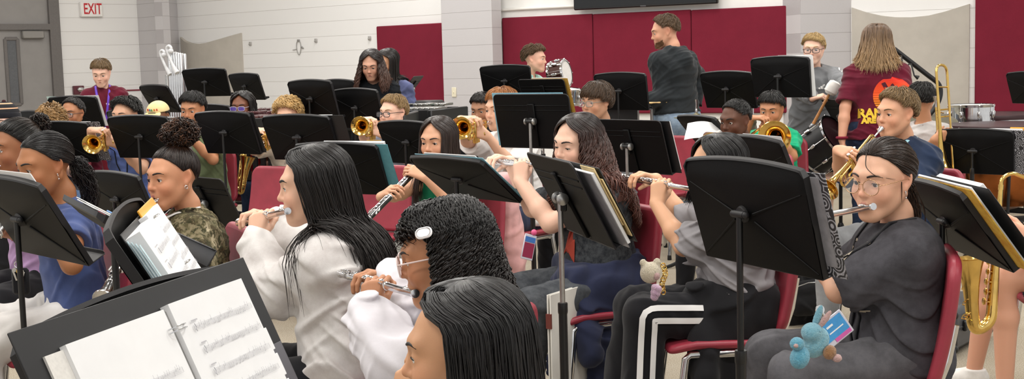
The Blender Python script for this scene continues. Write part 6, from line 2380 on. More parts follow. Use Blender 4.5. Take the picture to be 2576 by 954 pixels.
cast('capkid', None, None, 'maroon chair under the child in the cream cap',
  label='person in a cream baseball cap with coloured letters, mask under the chin', head=(392, 250, 9.8), th=25, pitch=14, skin='8f6248', h=.006, ht=.030,
  hair=SHORT('17120f', n=300, r=.004, t=.006, len=.25, lift=.004, fringe=-.3), glasses=('rect', '7b8a86'), shirt=dict(mat=M_BLKJ), pants=dict(mat=M_BLKJ), wear=[hat_cap], after=[cap_letters, mask_f])
cast('greenboy', 'trumpet', 'brass trumpet of the boy in the olive green t-shirt', 'maroon chair under the boy in the olive green t-shirt',
  label='person with a short black fringe and olive green t-shirt, playing the trumpet', head=(480, 232, 8.9), th=24, pitch=10, tb=20, skin='bd8562', lip='9a564e', h=.0052,
  hair=SHORT('14110f', n=800, r=.0036, t=.018, fringe=.42, len=.55, lift=.010), shirt=dict(mat=fabric('6d7a5a', name='olive_cotton'), t=.026, len=.8, loose=1.6), pants=dict(mat=M_BLKJ), shoes=M_SHOEW, lid=.6, after=[lanyard(M_CHROME, plain('card_red', 'a34a52', .4), .30, .004)], **tp((425, 352)))
cast('braids', 'saxophone', 'brass saxophone of the girl with braids and purple-tinted glasses', 'maroon chair under the girl with braids in the red t-shirt',
  label='person with black braids, purple-tinted glasses and a red t-shirt', head=(607, 229, 9.9), th=22, pitch=6, skin='7c4e38', lip='70403c', h=.006,
  hair=dict(style='braids', col='14100f', n=70, r=.008, L=.24, t=.014, cur=56, flare=.03, wob=.01, sides=6), glasses=('rect', 'b9b4c4', None, glass_mat('purple_lens', (.42, .36, .85), .55)), shirt=dict(mat=fabric('b3222c', name='red_cotton')), pants=dict(mat=M_DENIMD, name='jeans'), shoes=M_SHOEW, after=[lanyard(M_WHITET, plain('card_blue', '4aa0d8', .3), .36, .006, (.09, .06))])
cast('blondcurl2', 'trumpet', 'brass trumpet of the boy with tight blond curls', 'maroon chair under the boy with tight blond curls',
  label='person with tight light blond curls, eyes just over a stand, in a beige shirt', head=(722, 245, 9.0), th=18, pitch=6, skin='e6b79c', h=.0055, ht=.022,
  hair=dict(style='curly_short', col='b08d58', col2='d6b57e', n=800, r=.0042, t=.022, len=.45, fringe=.30, cr=.009), shirt=dict(mat=fabric('cbbfae', name='beige_cotton')), pants=dict(mat=M_DENIM), shoes=M_SHOEW, **tp((628, 372)))
cast('flagboy', 'trumpet', 'brass trumpet with its bell towards us, of the boy in dark glasses', 'maroon chair under the boy in dark glasses playing the trumpet',
  label='person with sandy hair, dark glasses and a striped flag shirt, playing the trumpet', head=(988, 238, 8.6), th=42, pitch=3, tb=30, skin='edc0a8', lip='cf8078', h=.0052, cheek=1.06,
  hair=SHORT('7d6440', col2='a88a5e', n=900, r=.0034, t=.014, fringe=.22, len=.45), glasses=('rect', '1c1a22'), shirt=dict(mat=fabric('8d93a3', name='grey_blue_cotton'), t=.022), pants=dict(mat=M_BLKJ), shoes=M_SHOEW, **tp((906, 326)))
cast('redhead', 'trumpet', 'brass trumpet with its bell to the left, of the red-haired boy in white', 'maroon chair under the red-haired boy in the white t-shirt',
  label='person with ginger hair and a white t-shirt, face behind a stand, playing the trumpet', head=(1258, 221, 7.3), th=46, pitch=6, tb=44, skin='dcae92', h=.0045,
  hair=SHORT('8f5a30', col2='b67c46', n=1000, r=.0034, t=.016, fringe=.4, len=.6), shirt=dict(mat=M_WHITET, t=.026, len=.85, loose=1.8), pants=dict(mat=M_NAVY, wide=.015), shoes=M_SHOEB, **tp((1160, 333)))
cast('darkback', None, None, 'maroon chair under the dark-haired child behind the red-haired boy',
  label='person with dark hair half hidden behind the ginger head, holding a trombone', head=(1207, 234, 9.6), th=25, pitch=16, skin='b07f62', h=.006, hair=SHORT('1c1512', n=500, r=.004, fringe=.4), shirt=dict(mat=M_BLKJ), pants=dict(mat=M_BLKJ))
cast('bowl', 'trumpet', 'brass trumpet with silver mouthpiece of the boy with the brown bowl cut', 'maroon chair under the boy with the brown bowl cut',
  label='person with a brown bowl haircut and glasses in a grey shirt, playing', head=(1500, 206, 7.8), th=42, pitch=4, skin='c99a7c', lip='a3625a', h=.005,
  hair=SHORT('3a2a1e', col2='54402e', n=1300, r=.0034, t=.020, fringe=.50, low=.12, len=.8, sweep=.35), glasses=('rect', '8a8478'), shirt=dict(mat=fabric('77797c', name='mid_grey_cotton')), pants=dict(mat=M_BLKJ), shoes=M_SHOEW, **tp((1432, 350)))
cast('darkboy', 'trumpet', 'brass trumpet of the boy with close-cropped black hair', 'maroon chair under the boy with close-cropped black hair',
  label='person with close-cropped black hair, dark skin, looking down left', head=(1846, 250, 7.4), th=40, pitch=10, tb=58, skin='5f3b2a', lip='5a322c', nose=1.15, h=.0048,
  hair=SHORT('0f0d0c', n=900, r=.003, t=.010, fringe=-.08, len=.15, lift=.003), shirt=dict(mat=M_BLKJ), pants=dict(mat=M_BLKJ), shoes=M_SHOEB, **tp((1790, 372)))
cast('tromboy', 'trombone', 'brass trombone with its bell towards us, of the boy in bright green', 'maroon chair under the boy in the bright green t-shirt',
  label='person with a black fringe and bright green t-shirt, playing the trombone', head=(1938, 231, 8.6), th=14, pitch=12, tb=8, skin='b9825f', h=.0052,
  hair=SHORT('14110f', n=900, r=.0036, t=.016, fringe=.50, len=.6), shirt=dict(mat=fabric('14a576', name='bright_green_cotton'), t=.022), pants=dict(mat=M_BLKJ), shoes=M_SHOEW, lid=.6, **player(trumpet_hold(down=2, side=-7, gv=.16)))
cast('navyboy', 'trumpet', 'brass trumpet pointing down left, of the boy in the navy t-shirt', 'maroon chair under the boy in the navy t-shirt',
  label='person with short sandy hair and navy t-shirt, pale blue lanyard, playing the trumpet', head=(2256, 221, 6.15), th=44, pitch=3, tb=40, lean=3, skin='d7a282', lip='b8706a', h=.0038, lid=.5,
  hair=SHORT('6a5336', col2='8f7550', n=1600, r=.0026, t=.013, fringe=.20, len=.4, lift=.012), shirt=dict(mat=fabric('222f47', name='navy_cotton'), t=.026, len=.9, loose=1.8), pants=dict(mat=fabric('8b8d90', name='grey_sweat'), name='shorts'), shoes=M_SHOEW, after=[lanyard(plain('lanyard_pale_blue', '9fcfdb', .6), None, .22, .022)], **tp((2082, 486)))
cast('hidden', None, None, 'maroon chair under the dark-haired player behind the woman',
  label='person with black hair in a pale grey t-shirt, behind the woman, holding an upturned trombone', head=(2316, 206, 8.4), th=158, pitch=6, tb=20, skin='c08a68', h=.0055, hair=SHORT('14110f', n=700, r=.004, fringe=.2), shirt=dict(mat=fabric('b9b4b2', name='pale_grey_cotton')), pants=dict(mat=fabric('8b8d90', name='grey_sweat')), shoes=M_SHOEW,
  R=lambda g, s: dict(w=at(2352, 352, 8.15), f=Vector((.7, -.2, .3)), n=Vector((.2, .7, .1)), hint=Vector((0, 0, -1)), curls=[(40, 60, 35)] * 4),
  L=lambda g, s: dict(w=at(2350, 352, 8.15), f=Vector((.75, -.1, .35)), n=Vector((.1, .75, .1)), hint=Vector((.4, 0, -1)), curls=[(45, 60, 35)] * 4))
cast('saxkid', 'saxophone', 'brass saxophone held by the player in teal at the right edge', 'maroon chair under the saxophone player at the right edge',
  label='person in teal shirt and black shorts at the right edge, holding a saxophone', head=(2690, 252, 5.0), th=70, tb=74, skin='dca58a', h=.004, hair=SHORT('3a2a1e', n=700), lid=.4, kneeL=(-4, -.02, .02), kneeR=(14, .05, .0),
  shirt=dict(mat=fabric('1d6f86', name='teal_jersey'), t=.024), pants=dict(mat=fabric('19191d', name='black_jersey'), name='shorts', short=.62, t=.022), shoes=M_SHOEW,
  L=lambda g, s: dict(w=at(2560, 606, 4.65), f=Vector((-.8, -.1, .35)), n=Vector((-.2, .8, .0)), hint=Vector((.6, -.2, -1)), curls=[(40, 55, 30)] * 4),
  R=lambda g, s: dict(w=at(2545, 690, 4.9), f=Vector((-.8, -.1, .2)), n=Vector((-.1, -.8, .1)), hint=Vector((.3, .4, -1)), curls=[(40, 55, 30)] * 4))
# ---- standing
cast('man', sit=False, label='person with brown hair and beard in a black hooded jacket and faded jeans, standing', head=(1665, 37, 10.2), th=82, pitch=14, tb=132, lean=3, skin='d8a184', lip='a86a5c', hs=1.10, neck=1.2, sw=1.12, h=.005, girth=1.06,
  hair=SHORT('4a3726', col2='6b543c', n=900, r=.0034, t=.012, fringe=-.02, len=.35), shirt=dict(mat=fabric('25292c', name='black_softshell'), name='hooded_jacket', sleeve='long', t=.030, loose=1.6, cuff=False, hem=.07, hood=1, wr=.007), pants=dict(mat=M_DENIML, name='jeans', t=.02), shoes=M_SHOEB,
  L=lambda g, s: dict(w=at(1600, 262, 10.0), f=Vector((-.35, -.3, -.85)), n=Vector((.3, .6, -.3)), hint=Vector((.3, 0, -1)), curl=(20, 30, 15)),
  R=lambda g, s: dict(w=at(1751, 262, 10.5), f=Vector((0, 0, -1)), n=Vector((-1, 0, 0)), hint=Vector((.3, .6, -.5)), curl=(30, 40, 20)))
cast('woman', sit=False, label='person with long ash-brown hair seen from behind in a maroon t-shirt with a sunset print', head=(2206, 60, 8.9), th=184, pitch=4, tb=176, skin='d39c80', hs=1.02, h=.0045, girth=1.14, sw=1.1,
  hair=LONG('5e4733', col2='a98a64', n=1700, r=.0030, L=.26, t=.022, cur=56, flare=.035, back=.02, g0=.3, lmin=.6, wob=.012), noface=False, shirt=dict(mat=M_MAROONT, t=.026, len=.80, hem=-.02, loose=1.4), pants=dict(mat=M_DENIMD, name='jeans'), shoes=M_SHOEB,
  L=lambda g, s: dict(w=at(2110, 396, 8.75), f=Vector((.05, -.1, -1)), n=Vector((1, 0, 0)), hint=Vector((-.6, -.4, -.2)), curl=(20, 25, 15)),
  R=lambda g, s: dict(w=at(2265, 345, 8.55), f=Vector((-.9, .3, .1)), n=Vector((0, 1, 0)), hint=Vector((.9, -.3, -.6)), curl=(20, 25, 15)))
cast('adidas', sit=False, label='person with blond hair and dark glasses in a grey track jacket, holding a white-headed mallet', head=(2046, 84, 9.7), th=8, pitch=6, tb=2, skin='e8bda6', lip='c78078', h=.005, hs=.98,
  hair=SHORT('9c8050', col2='c2a470', n=1000, r=.0034, t=.014, fringe=.30, len=.5, sweep=.4), glasses=('rect', '1d1c26'), shirt=dict(mat=fabric('77797c', name='track_grey'), name='track_jacket', sleeve='long', t=.030, loose=1.6, hem=-.10), pants=dict(mat=fabric('22242a', name='dark_shorts'), name='shorts', short=.7, t=.02), shoes=M_SHOEW,
  R=lambda g, s: dict(w=at(2056, 266, 9.25), f=Vector((.75, -.3, .25)), n=Vector((.2, .3, -1)), hint=Vector((-.5, 0, -1)), curls=[(50, 70, 40)] * 4),
  L=lambda g, s: dict(w=at(2140, 225, 9.2), f=Vector((.6, -.6, -.1)), n=Vector((-.2, 0, -1)), hint=Vector((.8, .2, -.3)), curls=[(50, 70, 40)] * 4))
cast('mintboy', sit=False, label='person with brown hair and a mint t-shirt in profile beside the tilted drum', head=(1346, 113, 11.4), th=-72, pitch=6, tb=-60, skin='e6b49c', h=.0058, hair=SHORT('4d3824', col2='6a5036', n=800, r=.004, t=.016, fringe=.3, len=.5, lift=.02), shirt=dict(mat=fabric('9fc9bd', name='mint_cotton')), pants=dict(mat=M_BLKJ),
  R=lambda g, s: dict(w=at(1402, 226, 11.0), f=Vector((.9, -.1, .0)), n=Vector((0, .5, -.6)), hint=Vector((-.2, -.3, -1)), curls=[(40, 55, 30)] * 4),
  L=lambda g, s: dict(w=at(1412, 232, 11.4), f=Vector((.9, -.1, .0)), n=Vector((0, -.5, -.6)), hint=Vector((0, .5, -1)), curls=[(40, 55, 30)] * 4))
cast('girlblack', sit=False, label='person with long wavy brown hair in a black top, standing and looking down', head=(930, 126, 10.2), th=14, pitch=22, tb=14, skin='d3a086', h=.0055, girth=1.08, hs=1.0, hair=dict(style='wavy', col='1c1412', col2='57382a', n=1100, r=.0028, L=.24, t=.016, cur=50, cr=.010, pitch=.10, cs=.2, flare=.055, fwd=.05, part=0, g0=.25), lid=.8, shirt=dict(mat=mottled('black_print_cotton', '15171a', '1f2226', 30), sleeve='long', t=.022, loose=1.4, cuff=False), pants=dict(mat=M_BLKJ))
cast('girlblue', sit=False, label='person with long dark hair and a slate t-shirt, behind the girl in the black top', head=(968, 123, 10.8), th=46, pitch=14, tb=40, skin='c8936f', h=.0058, hair=LONG('1a1412', n=500, r=.0045, L=.36, t=.016, cur=60, back=.0, fwd=.04), lid=.7, shirt=dict(mat=fabric('565c80', name='slate_cotton'), len=.8), pants=dict(mat=M_DENIM))
cast('maroonboy', sit=False, label='person with light brown hair, maroon t-shirt and purple lanyard by the left wall, looking down', head=(250, 150, 11.4), th=12, pitch=22, tb=4, skin='e6b8a2', h=.0058, hair=SHORT('5f4a30', col2='7d6442', n=800, r=.004, t=.014, fringe=.40, len=.6), lid=.8, shirt=dict(mat=M_MAROONT, t=.026), pants=dict(mat=M_BLKJ), after=[lanyard(plain('lanyard_purple', '6a3fc0', .6), M_WHITET, .36, .022)])
with ThreadPoolExecutor(4) as ex:
 RES = dict(zip(CAST, ex.map(compute_person, [c[0] for c in CAST.values()])))
G = {}
FN = dict(flute=flute_proto, clarinet=clarinet_proto, oboe=oboe_proto, trumpet=trumpet_proto, trombone=trombone_proto, saxophone=sax_proto)
for key, (sp, inst, il, cl) in CAST.items():
 build_person(RES[key])
 g = G[key] = RES[key]['g']
 if cl:
  p = g.PV + g.fw * sp.get('cf', .075)
  chair(p, sp.get('ca', g.tbw), cl)
 if inst and inst in ('flute', 'clarinet', 'oboe', 'trumpet') or (inst == 'trombone'):
  place_proto(inst, FN[inst], axis_M(g), il, inst)
 RES[key].pop('body'); RES[key].pop('cloth'); RES[key].pop('hair')
# ------------------------------------------------------------------ music on the stands
M_PAPER = plain('white_paper', 'e9e9ea', .7, var=.01, scale=20)
M_PAPERB = plain('paper_edge', 'dcd9d4', .8, var=.03, scale=200)
M_INK = plain('music_ink', 'b9b8bd', .8)
M_INKD = plain('music_ink_dark', '6a696e', .8)
M_COVER = plain('binder_black_vinyl', '1b1b1d', .42, var=.05, spec=.35)
M_TEAL = plain('folder_teal', '4f8b97', .5, var=.04)
M_LBLUE = plain('folder_light_blue', '7fb3c6', .5, var=.03)
M_GOLD = plain('folder_gold', 'b08a3a', .5, var=.05)
M_ORANGE = plain('folder_orange_yellow', 'e2a02c', .45, var=.04)
M_YELLOW = mottled('method_book_yellow', 'c98f3a', 'e3c25a', 18)
M_MANILA = plain('manila', 'd9c08a', .6, var=.04)
M_SLEEVE = plain('clear_sleeve_grey', '7d7c80', .25, var=.08, scale=30, spec=.6)
def swirl():
 m, t, b = nt('swirl_pattern_vinyl')
 tc = t.nodes.new('ShaderNodeTexCoord')
 v = t.nodes.new('ShaderNodeTexVoronoi'); v.inputs['Scale'].default_value = 26; t.links.new(tc.outputs['Object'], v.inputs['Vector'])
 mu = t.nodes.new('ShaderNodeMath'); mu.operation = 'MULTIPLY'; mu.inputs[1].default_value = 32; t.links.new(v.outputs['Distance'], mu.inputs[0])
 sn = t.nodes.new('ShaderNodeMath'); sn.operation = 'SINE'; t.links.new(mu.outputs[0], sn.inputs[0])
 r = ramp(t, [(.1, '2a2a2e'), (.7, '9a9aa0')]); t.links.new(sn.outputs[0], r.inputs['Fac'])
 t.links.new(r.outputs['Color'], b.inputs['Base Color']); b.inputs['Roughness'].default_value = .3
 return m
M_SWIRL = swirl()
def on_desk(key, x0, x1, h, th, parts, label, cat, y=0.0, rot=0.0, z0=None):
 """something standing on the ledge of stand key between x0 and x1 (front view); parts: (name, mat, dx0, dx1, dz0, dz1, t0, t1)"""
 o, M = ST[key]
 zb = -DH / 2 + .003 if z0 is None else z0
 Mw = M @ Matrix.Translation(((x0 + x1) / 2, -.0175 - y, zb)) @ Matrix.Rotation(R_(rot), 4, 'Y')
 r = empty(label.split(',')[0] if False else cat.replace(' ', '_'))
 r.location = Mw.translation; r.rotation_euler = Mw.to_euler()
 w = x1 - x0
 for (nm, mat, a, b_, c, d_, t0, t1) in parts:
  mb = MB(); mb.box((w * (a + b_) / 2 - w / 2, -(t0 + t1) / 2, h * (c + d_) / 2), (w * (b_ - a), t1 - t0, h * (d_ - c)), bev=.0015)
  mb.build(nm, mat, r)
 tag(r, label, cat)
 return r, Mw
def binder_parts(cover, pages=M_PAPER, th=.03, inset=.03):
 return [('cover', cover, 0, 1, 0, 1, 0, .003), ('page_block', pages, .22, .97, .03, .965, .0035, th)]
on_desk('s17', -.335, .10, .275, .03, binder_parts(M_SWIRL), 'grey patterned ring binder reaching past the right side of its stand, low left', 'ring binder')
on_desk('s18', -.36, .06, .265, .03, binder_parts(M_SLEEVE), 'clear grey ring binder on the stand of the boy in blue', 'ring binder')
on_desk('s19', -.275, .12, .27, .03, binder_parts(M_COVER), 'black ring binder on the stand of the boy in olive green', 'ring binder')
on_desk('s20', -.345, .10, .275, .03, binder_parts(M_COVER) + [('gold_edge', M_GOLD, .24, .26, .02, .99, .002, .006)], 'black ring binder with a gold strip on the stand of the boy with blond curls', 'ring binder')
on_desk('s22', -.33, .05, .27, .025, binder_parts(M_SLEEVE), 'dark clear-sleeved ring binder behind the oboe player', 'ring binder')
on_desk('s21', -.305, .12, .278, .03, [('cover', M_TEAL, 0, 1, 0, .97, 0, .003), ('page_block', M_PAPER, .05, .9, .03, 1.0, .0035, .02), ('gold_divider', M_GOLD, .10, .3, .5, 1.015, .021, .023)], 'teal folder of music on the stand behind the girl with very long hair', 'music folder')
on_desk('s23', -.20, .275, .29, .02, [('cover', M_LBLUE, 0, 1, 0, 1, 0, .003), ('page_block', M_PAPER, .04, .95, .03, .95, .0035, .014)], 'light blue folder on the stand in front of the red-haired boy', 'music folder')
on_desk('s24', -.29, .27, .285, .03, [('cover', M_LBLUE, .5, 1, 0, .98, 0, .003), ('cover', M_COVER, 0, .49, 0, .97, 0, .003), ('page_block', M_PAPER, .04, .95, .03, .93, .0035, .03)], 'open binder, one side blue, on the stand right of the wavy-haired girl', 'ring binder')
on_desk('s26', -.315, .15, .252, .04, [('cover', M_SLEEVE, 0, 1, 0, .97, 0, .003), ('page_block', M_PAPER, .03, .95, .03, .95, .0035, .016), ('manila_divider', M_MANILA, .02, .30, .25, 1.0, .017, .021), ('manila_divider', M_MANILA, .0, .25, .1, .85, .023, .026), ('cover', M_COVER, .02, 1, 0, .97, .03, .034)], 'grey ring binder with manila dividers on the stand with the steel pole', 'ring binder')
on_desk('s27', -.305, .12, .262, .035, [('cover', M_SWIRL, 0, 1, 0, 1, 0, .003), ('sleeve_page', M_SLEEVE, .055, .15, .10, .96, -.0015, 0), ('page_block', M_PAPER, .25, .9, .03, .96, .0035, .03)], 'black and white swirl-patterned ring binder on the nearest big stand', 'ring binder')
on_desk('s29', -.31, .16, .285, .035, [('cover', M_SWIRL, 0, 1, 0, .96, 0, .003), ('page_block', M_PAPER, .03, .9, .03, .985, .0035, .02), ('gold_divider', M_ORANGE, .02, .2, .5, 1.01, .021, .03)], 'grey speckled binder with an orange divider on the stand before the timpani', 'ring binder')
on_desk('s30', -.318, .10, .285, .03, [('cover', M_YELLOW, 0, 1, 0, 1, 0, .003), ('page_block', M_PAPER, .025, .99, .01, 1.015, .0035, .010)], 'yellow music book on the stand behind the girl in wire glasses', 'music book')
on_desk('s30', -.352, .08, .27, .03, binder_parts(M_COVER, th=.025), 'black ring binder behind the yellow music book', 'ring binder', y=.03)
on_desk('s13', -.272, .02, .282, .004, [('sheet', M_PAPER, 0, 1, 0, 1, 0, .002), ('sheet', M_PAPER, .04, 1, .0, 1.02, .003, .004)], 'white sheet music on the stand in front of the boy in the grey track jacket', 'sheet music')
on_desk('s10', -.275, .12, .285, .008, [('cover', M_GOLD, 0, 1, 0, 1, 0, .003), ('page_block', M_PAPERB, .03, 1, .02, 1.02, .0035, .008)], 'gold folder of music on the flat stand under the tilted drum', 'music folder')
on_desk('s1', -.27, .265, .285, .006, [('sheet', M_PAPER, 0, .5, 0, .99, 0, .002), ('sheet', plain('pale_teal_paper', 'bcd6d2', .6), .5, 1, 0, .98, 0, .002)], 'white and pale green music sheets on the stand behind the boy in glasses', 'sheet music')
on_desk('s31', -.20, .24, .30, .006, [('sheet', M_PAPER, 0, .9, 0, 1, 0, .003), ('sheet', M_PAPERB, .1, 1, 0, .98, .004, .006)], 'white music sheets showing over the stand at the left edge', 'sheet music')
on_desk('s28', -.24, .05, .288, .004, [('sheet', M_PAPER, 0, 1, 0, 1, 0, .002)], 'white music sheet on the stand behind the girl with the bob', 'sheet music')
on_desk('s16', -.22, .12, .26, .004, [('sheet', M_PAPER, 0, 1, 0, 1, 0, .002)], 'white sheets spread on the dark stand before the cymbal', 'sheet music')
on_desk('s25', -.26, .2, .285, .01, [('cover', M_LBLUE, 0, 1, 0, .99, 0, .003), ('sheet', M_PAPER, .1, .85, .02, 1.01, .004, .008)], 'pale blue folder lying on the tilted-back stand', 'music folder')
# the sheaf on the nearly flat stand
on_desk('s32', -.22, .20, .27, .02, [('sheet', M_PAPER, .0, .55, .25, 1.03, 0, .003), ('sheet', M_PAPERB, .3, .9, .1, .95, .004, .007), ('blue_card', plain('blue_card', '3f7fc0', .4), .35, .75, .2, .7, .008, .012)], 'loose papers and a blue card on the nearly flat stand', 'sheet music')
def notation(x0, x1, zs, y, seed, notes=True, labels=True, ht=.0068):
 """ink of a page: five-line staves with note heads and stems, heading dashes"""
 rs = random.Random(seed)
 mb = MB()
 for z in zs:
  for k in range(5):
   mb.box(((x0 + x1) / 2, y, z - ht * k / 4), (x1 - x0, .0002, .00034))
  for xx in (x0, x1):
   mb.box((xx, y, z - ht / 2), (.0005, .0002, ht))
  mb.tube([(x0 + .003, y, z + .002), (x0 + .0045, y, z - .003), (x0 + .002, y, z - .006), (x0 + .0035, y, z - .009)], .0006, 5)
  if labels:
   mb.box((x0 + .006, y, z + .0065), (.010 + rs.random() * .012, .0002, .0018))
  x = x0 + .012
  while x < x1 - .004:
   zz = z - ht * rs.choice((0, .25, .5, .75, 1, 1.1))
   mb.ball((x, y, zz), (.0013, .0002, .0009), 8, 4)
   mb.box((x + .0011, y, zz + .0028), (.0003, .0002, .0056))
   x += rs.choice((.0045, .006, .009)) if notes else .0052
 return mb
# open ring binder on the nearest stand
o, M = ST['s36']
bd = empty('ring_binder'); Mw = M @ Matrix.Translation((0, -.0175, -DH / 2 + .003)); bd.location = Mw.translation; bd.rotation_euler = Mw.to_euler()
tag(bd, 'open black ring binder with white music pages on the nearest stand', 'ring binder')
MB().box((.005, -.0015, .14), (.535, .003, .272), bev=.001).build('cover', M_COVER, bd)
MB().box((.235, -.0042, .075), (.066, .001, .13), bev=.0004).build('cover_pocket', plain('pocket_grey_vinyl', '5d5c62', .3, spec=.5), bd)
def page(x0, x1, t, z0, z1, nm, curl=.004, mat=M_PAPER):
 mb = MB(); N = 12; V = []; F = []
 for i in range(N + 1):
  u = i / N; x = x0 + (x1 - x0) * u
  y = -t - curl * math.sin(u * PI) * .8
  V += [(x, y, z0), (x, y, z1), (x, -.003, z1), (x, -.003, z0)]
 for i in range(N):
  for k in range(4):
   k2 = (k + 1) % 4
   F.append((i * 4 + k, i * 4 + k2, (i + 1) * 4 + k2, (i + 1) * 4 + k))
 F += [(3, 2, 1, 0), (N * 4, N * 4 + 1, N * 4 + 2, N * 4 + 3)]
 mb.add(V, F)
 return mb.build(nm, mat, bd)
page(-.228, .010, .006, .002, .238, 'pocket_page', .002, M_PAPERB)
pl = page(-.195, .012, .012, .004, .242, 'left_page')
pr_ = page(.020, .218, .016, .004, .246, 'right_page')
notation(-.150, -.010, [.165 - .030 * i for i in range(6)], -.0165, 5).build('notation', M_INK, pl)
notation(.048, .205, [.208 - .0315 * i for i in range(7)], -.0205, 9, labels=True).build('notation', M_INK, pr_)
tb = MB()
for z in (.150, .110, .070):
 tb.box((.224, -.012, z), (.014, .0016, .034), bev=.001)
tb.build('divider_tab', M_PAPER, bd)
for z in (.212, .125, .035):
 rg = MB()
 for q in (-.0025, .0025):
  rg.tube([(.016 + .017 * math.cos(a), -.014 - .013 * math.sin(a), z + q) for a in [PI * k / 10 for k in range(11)]], .0011, 6)
 rg.build('binder_ring', M_CHROME, bd)
MB().box((.016, -.006, .122), (.018, .006, .236), bev=.002).build('ring_plate', M_STEEL, bd)
# binder on the stand facing right
o, M = ST['s35']
bd = empty('ring_binder'); Mw = M @ Matrix.Translation((.02, -.0175, -DH / 2 + .003)); bd.location = Mw.translation; bd.rotation_euler = Mw.to_euler()
tag(bd, 'thick ring binder with an orange folder and white music pages, facing right', 'ring binder')
MB().box((0, -.0015, .125), (.46, .003, .25), bev=.001).build('cover', M_COVER, bd)
MB().box((.150, -.008, .130), (.25, .004, .258), bev=.001).build('orange_folder', M_ORANGE, bd)
p1 = page(-.225, .0, .030, .006, .238, 'left_page'); p2 = page(.006, .215, .020, .006, .245, 'right_page')
notation(-.19, -.02, [.195 - .03 * i for i in range(6)], -.0345, 15).build('notation', M_INK, p1)
notation(.03, .19, [.205 - .03 * i for i in range(6)], -.0245, 16).build('notation', M_INK, p2)
dv = MB()
for k, c in enumerate((0, 1, 2, 3)):
 dv.box((-.232 - .004 * k, -.006 - .005 * k, .12), (.012, .0012, .23 - .01 * k))
dv.build('divider', plain('divider_pale_blue', 'b9cfd6', .5, var=.1), bd)
for z in (.235, .135, .035):
 rg = MB().tube([(.003 + .02 * math.cos(a), -.020 - .020 * math.sin(a), z) for a in [PI * k / 10 for k in range(11)]], .0014, 6)
 rg.build('binder_ring', M_CHROME, bd)
# loose white sheet in front of the low stand before the close-cropped boy
p = at(1775, 338, 8.4)
V, F = [], []
for i in range(13):
 for j in range(5):
  V.append(((i / 12 - .5) * .26, (j / 4 - .5) * .17, .035 * math.sin(i / 12 * 3.4) + .01 * math.sin(j * 1.7)))
for i in range(12):
 for j in range(4):
  a = i * 5 + j; F.append((a, a + 5, a + 6, a + 1))
mb = MB(); mb.add(V, F); mb.add([(x, y, z - .0012) for x, y, z in V], [tuple(reversed(f)) for f in F])
o = mb.build('sheet_music', M_PAPER); o.location = p; o.rotation_euler = (R_(35), R_(8), R_(-12)); tag(o, 'curled white sheet of music in front of the close-cropped boy', 'sheet music')
# ------------------------------------------------------------------ percussion
def horiz(u, v, d, z=None):
 p = at(u, v, d)
 return Vector((p.x, p.y, p.z if z is None else z))
M_COPPER = plain('timpani_copper', 'a8663a', .22, 1.0, var=.1, scale=8)
M_TCOVER = plain('timpani_cover_vinyl', '3a2226', .35, var=.06, scale=6, spec=.5)
M_BLKHW = plain('black_hardware', '141416', .4)
M_WOODD = plain('dark_stained_shell', '3a1c18', .2, var=.1, scale=12, coat=.5)
M_HEAD = plain('drum_head_white', 'e8e6e2', .55, var=.02)
M_CYM = plain('cymbal_bronze', 'a39a6e', .35, .85, var=.08, scale=30)
def timpani(c, r, label):
 t = empty('timpani', (c.x, c.y, 0)); zt = c.z
 tag(t, label, 'timpani')
 MB().lathe([(r * .18, zt - .62), (r * .55, zt - .58), (r * .85, zt - .42), (r * .97, zt - .22), (r, zt - .05)], n=36).build('bowl', M_COPPER, t)
 MB().lathe([(r + .005, zt - .06), (r + .022, zt - .055), (r + .022, zt - .025), (r + .005, zt - .02)], n=36).build('hoop', M_CHROME, t)
 MB().lathe([(r + .03, zt - .03), (r + .032, zt - .012), (r + .028, zt + .004), (r * .3, zt + .008), (.001, zt + .008)], n=40).build('cover', M_TCOVER, t)
 for k in range(6):
  a = k * PI / 3 + .3
  MB().tube([(math.cos(a) * (r + .02), math.sin(a) * (r + .02), zt - .05), (math.cos(a) * (r + .03), math.sin(a) * (r + .03), zt - .2), (math.cos(a) * r * .8, math.sin(a) * r * .8, .12), (math.cos(a) * r * .9, math.sin(a) * r * .9, .03)], .011, 8).build('strut', M_BLKHW, t)
 MB().lathe([(r * .95, .05), (r * .98, .06), (r * .98, .09), (r * .93, .10)], n=30, caps=False).build('base_ring', M_BLKHW, t)
 MB().box((0, -r * .85, .06), (.12, .25, .03), bev=.008).build('pedal', M_BLKHW, t)
timpani(horiz(2520, 313, 9.3), .37, 'copper timpani with a dark cover, the nearer of the two at the right')
timpani(horiz(2505, 287, 10.3), .36, 'copper timpani with a dark cover, the farther of the two under the snare drum')
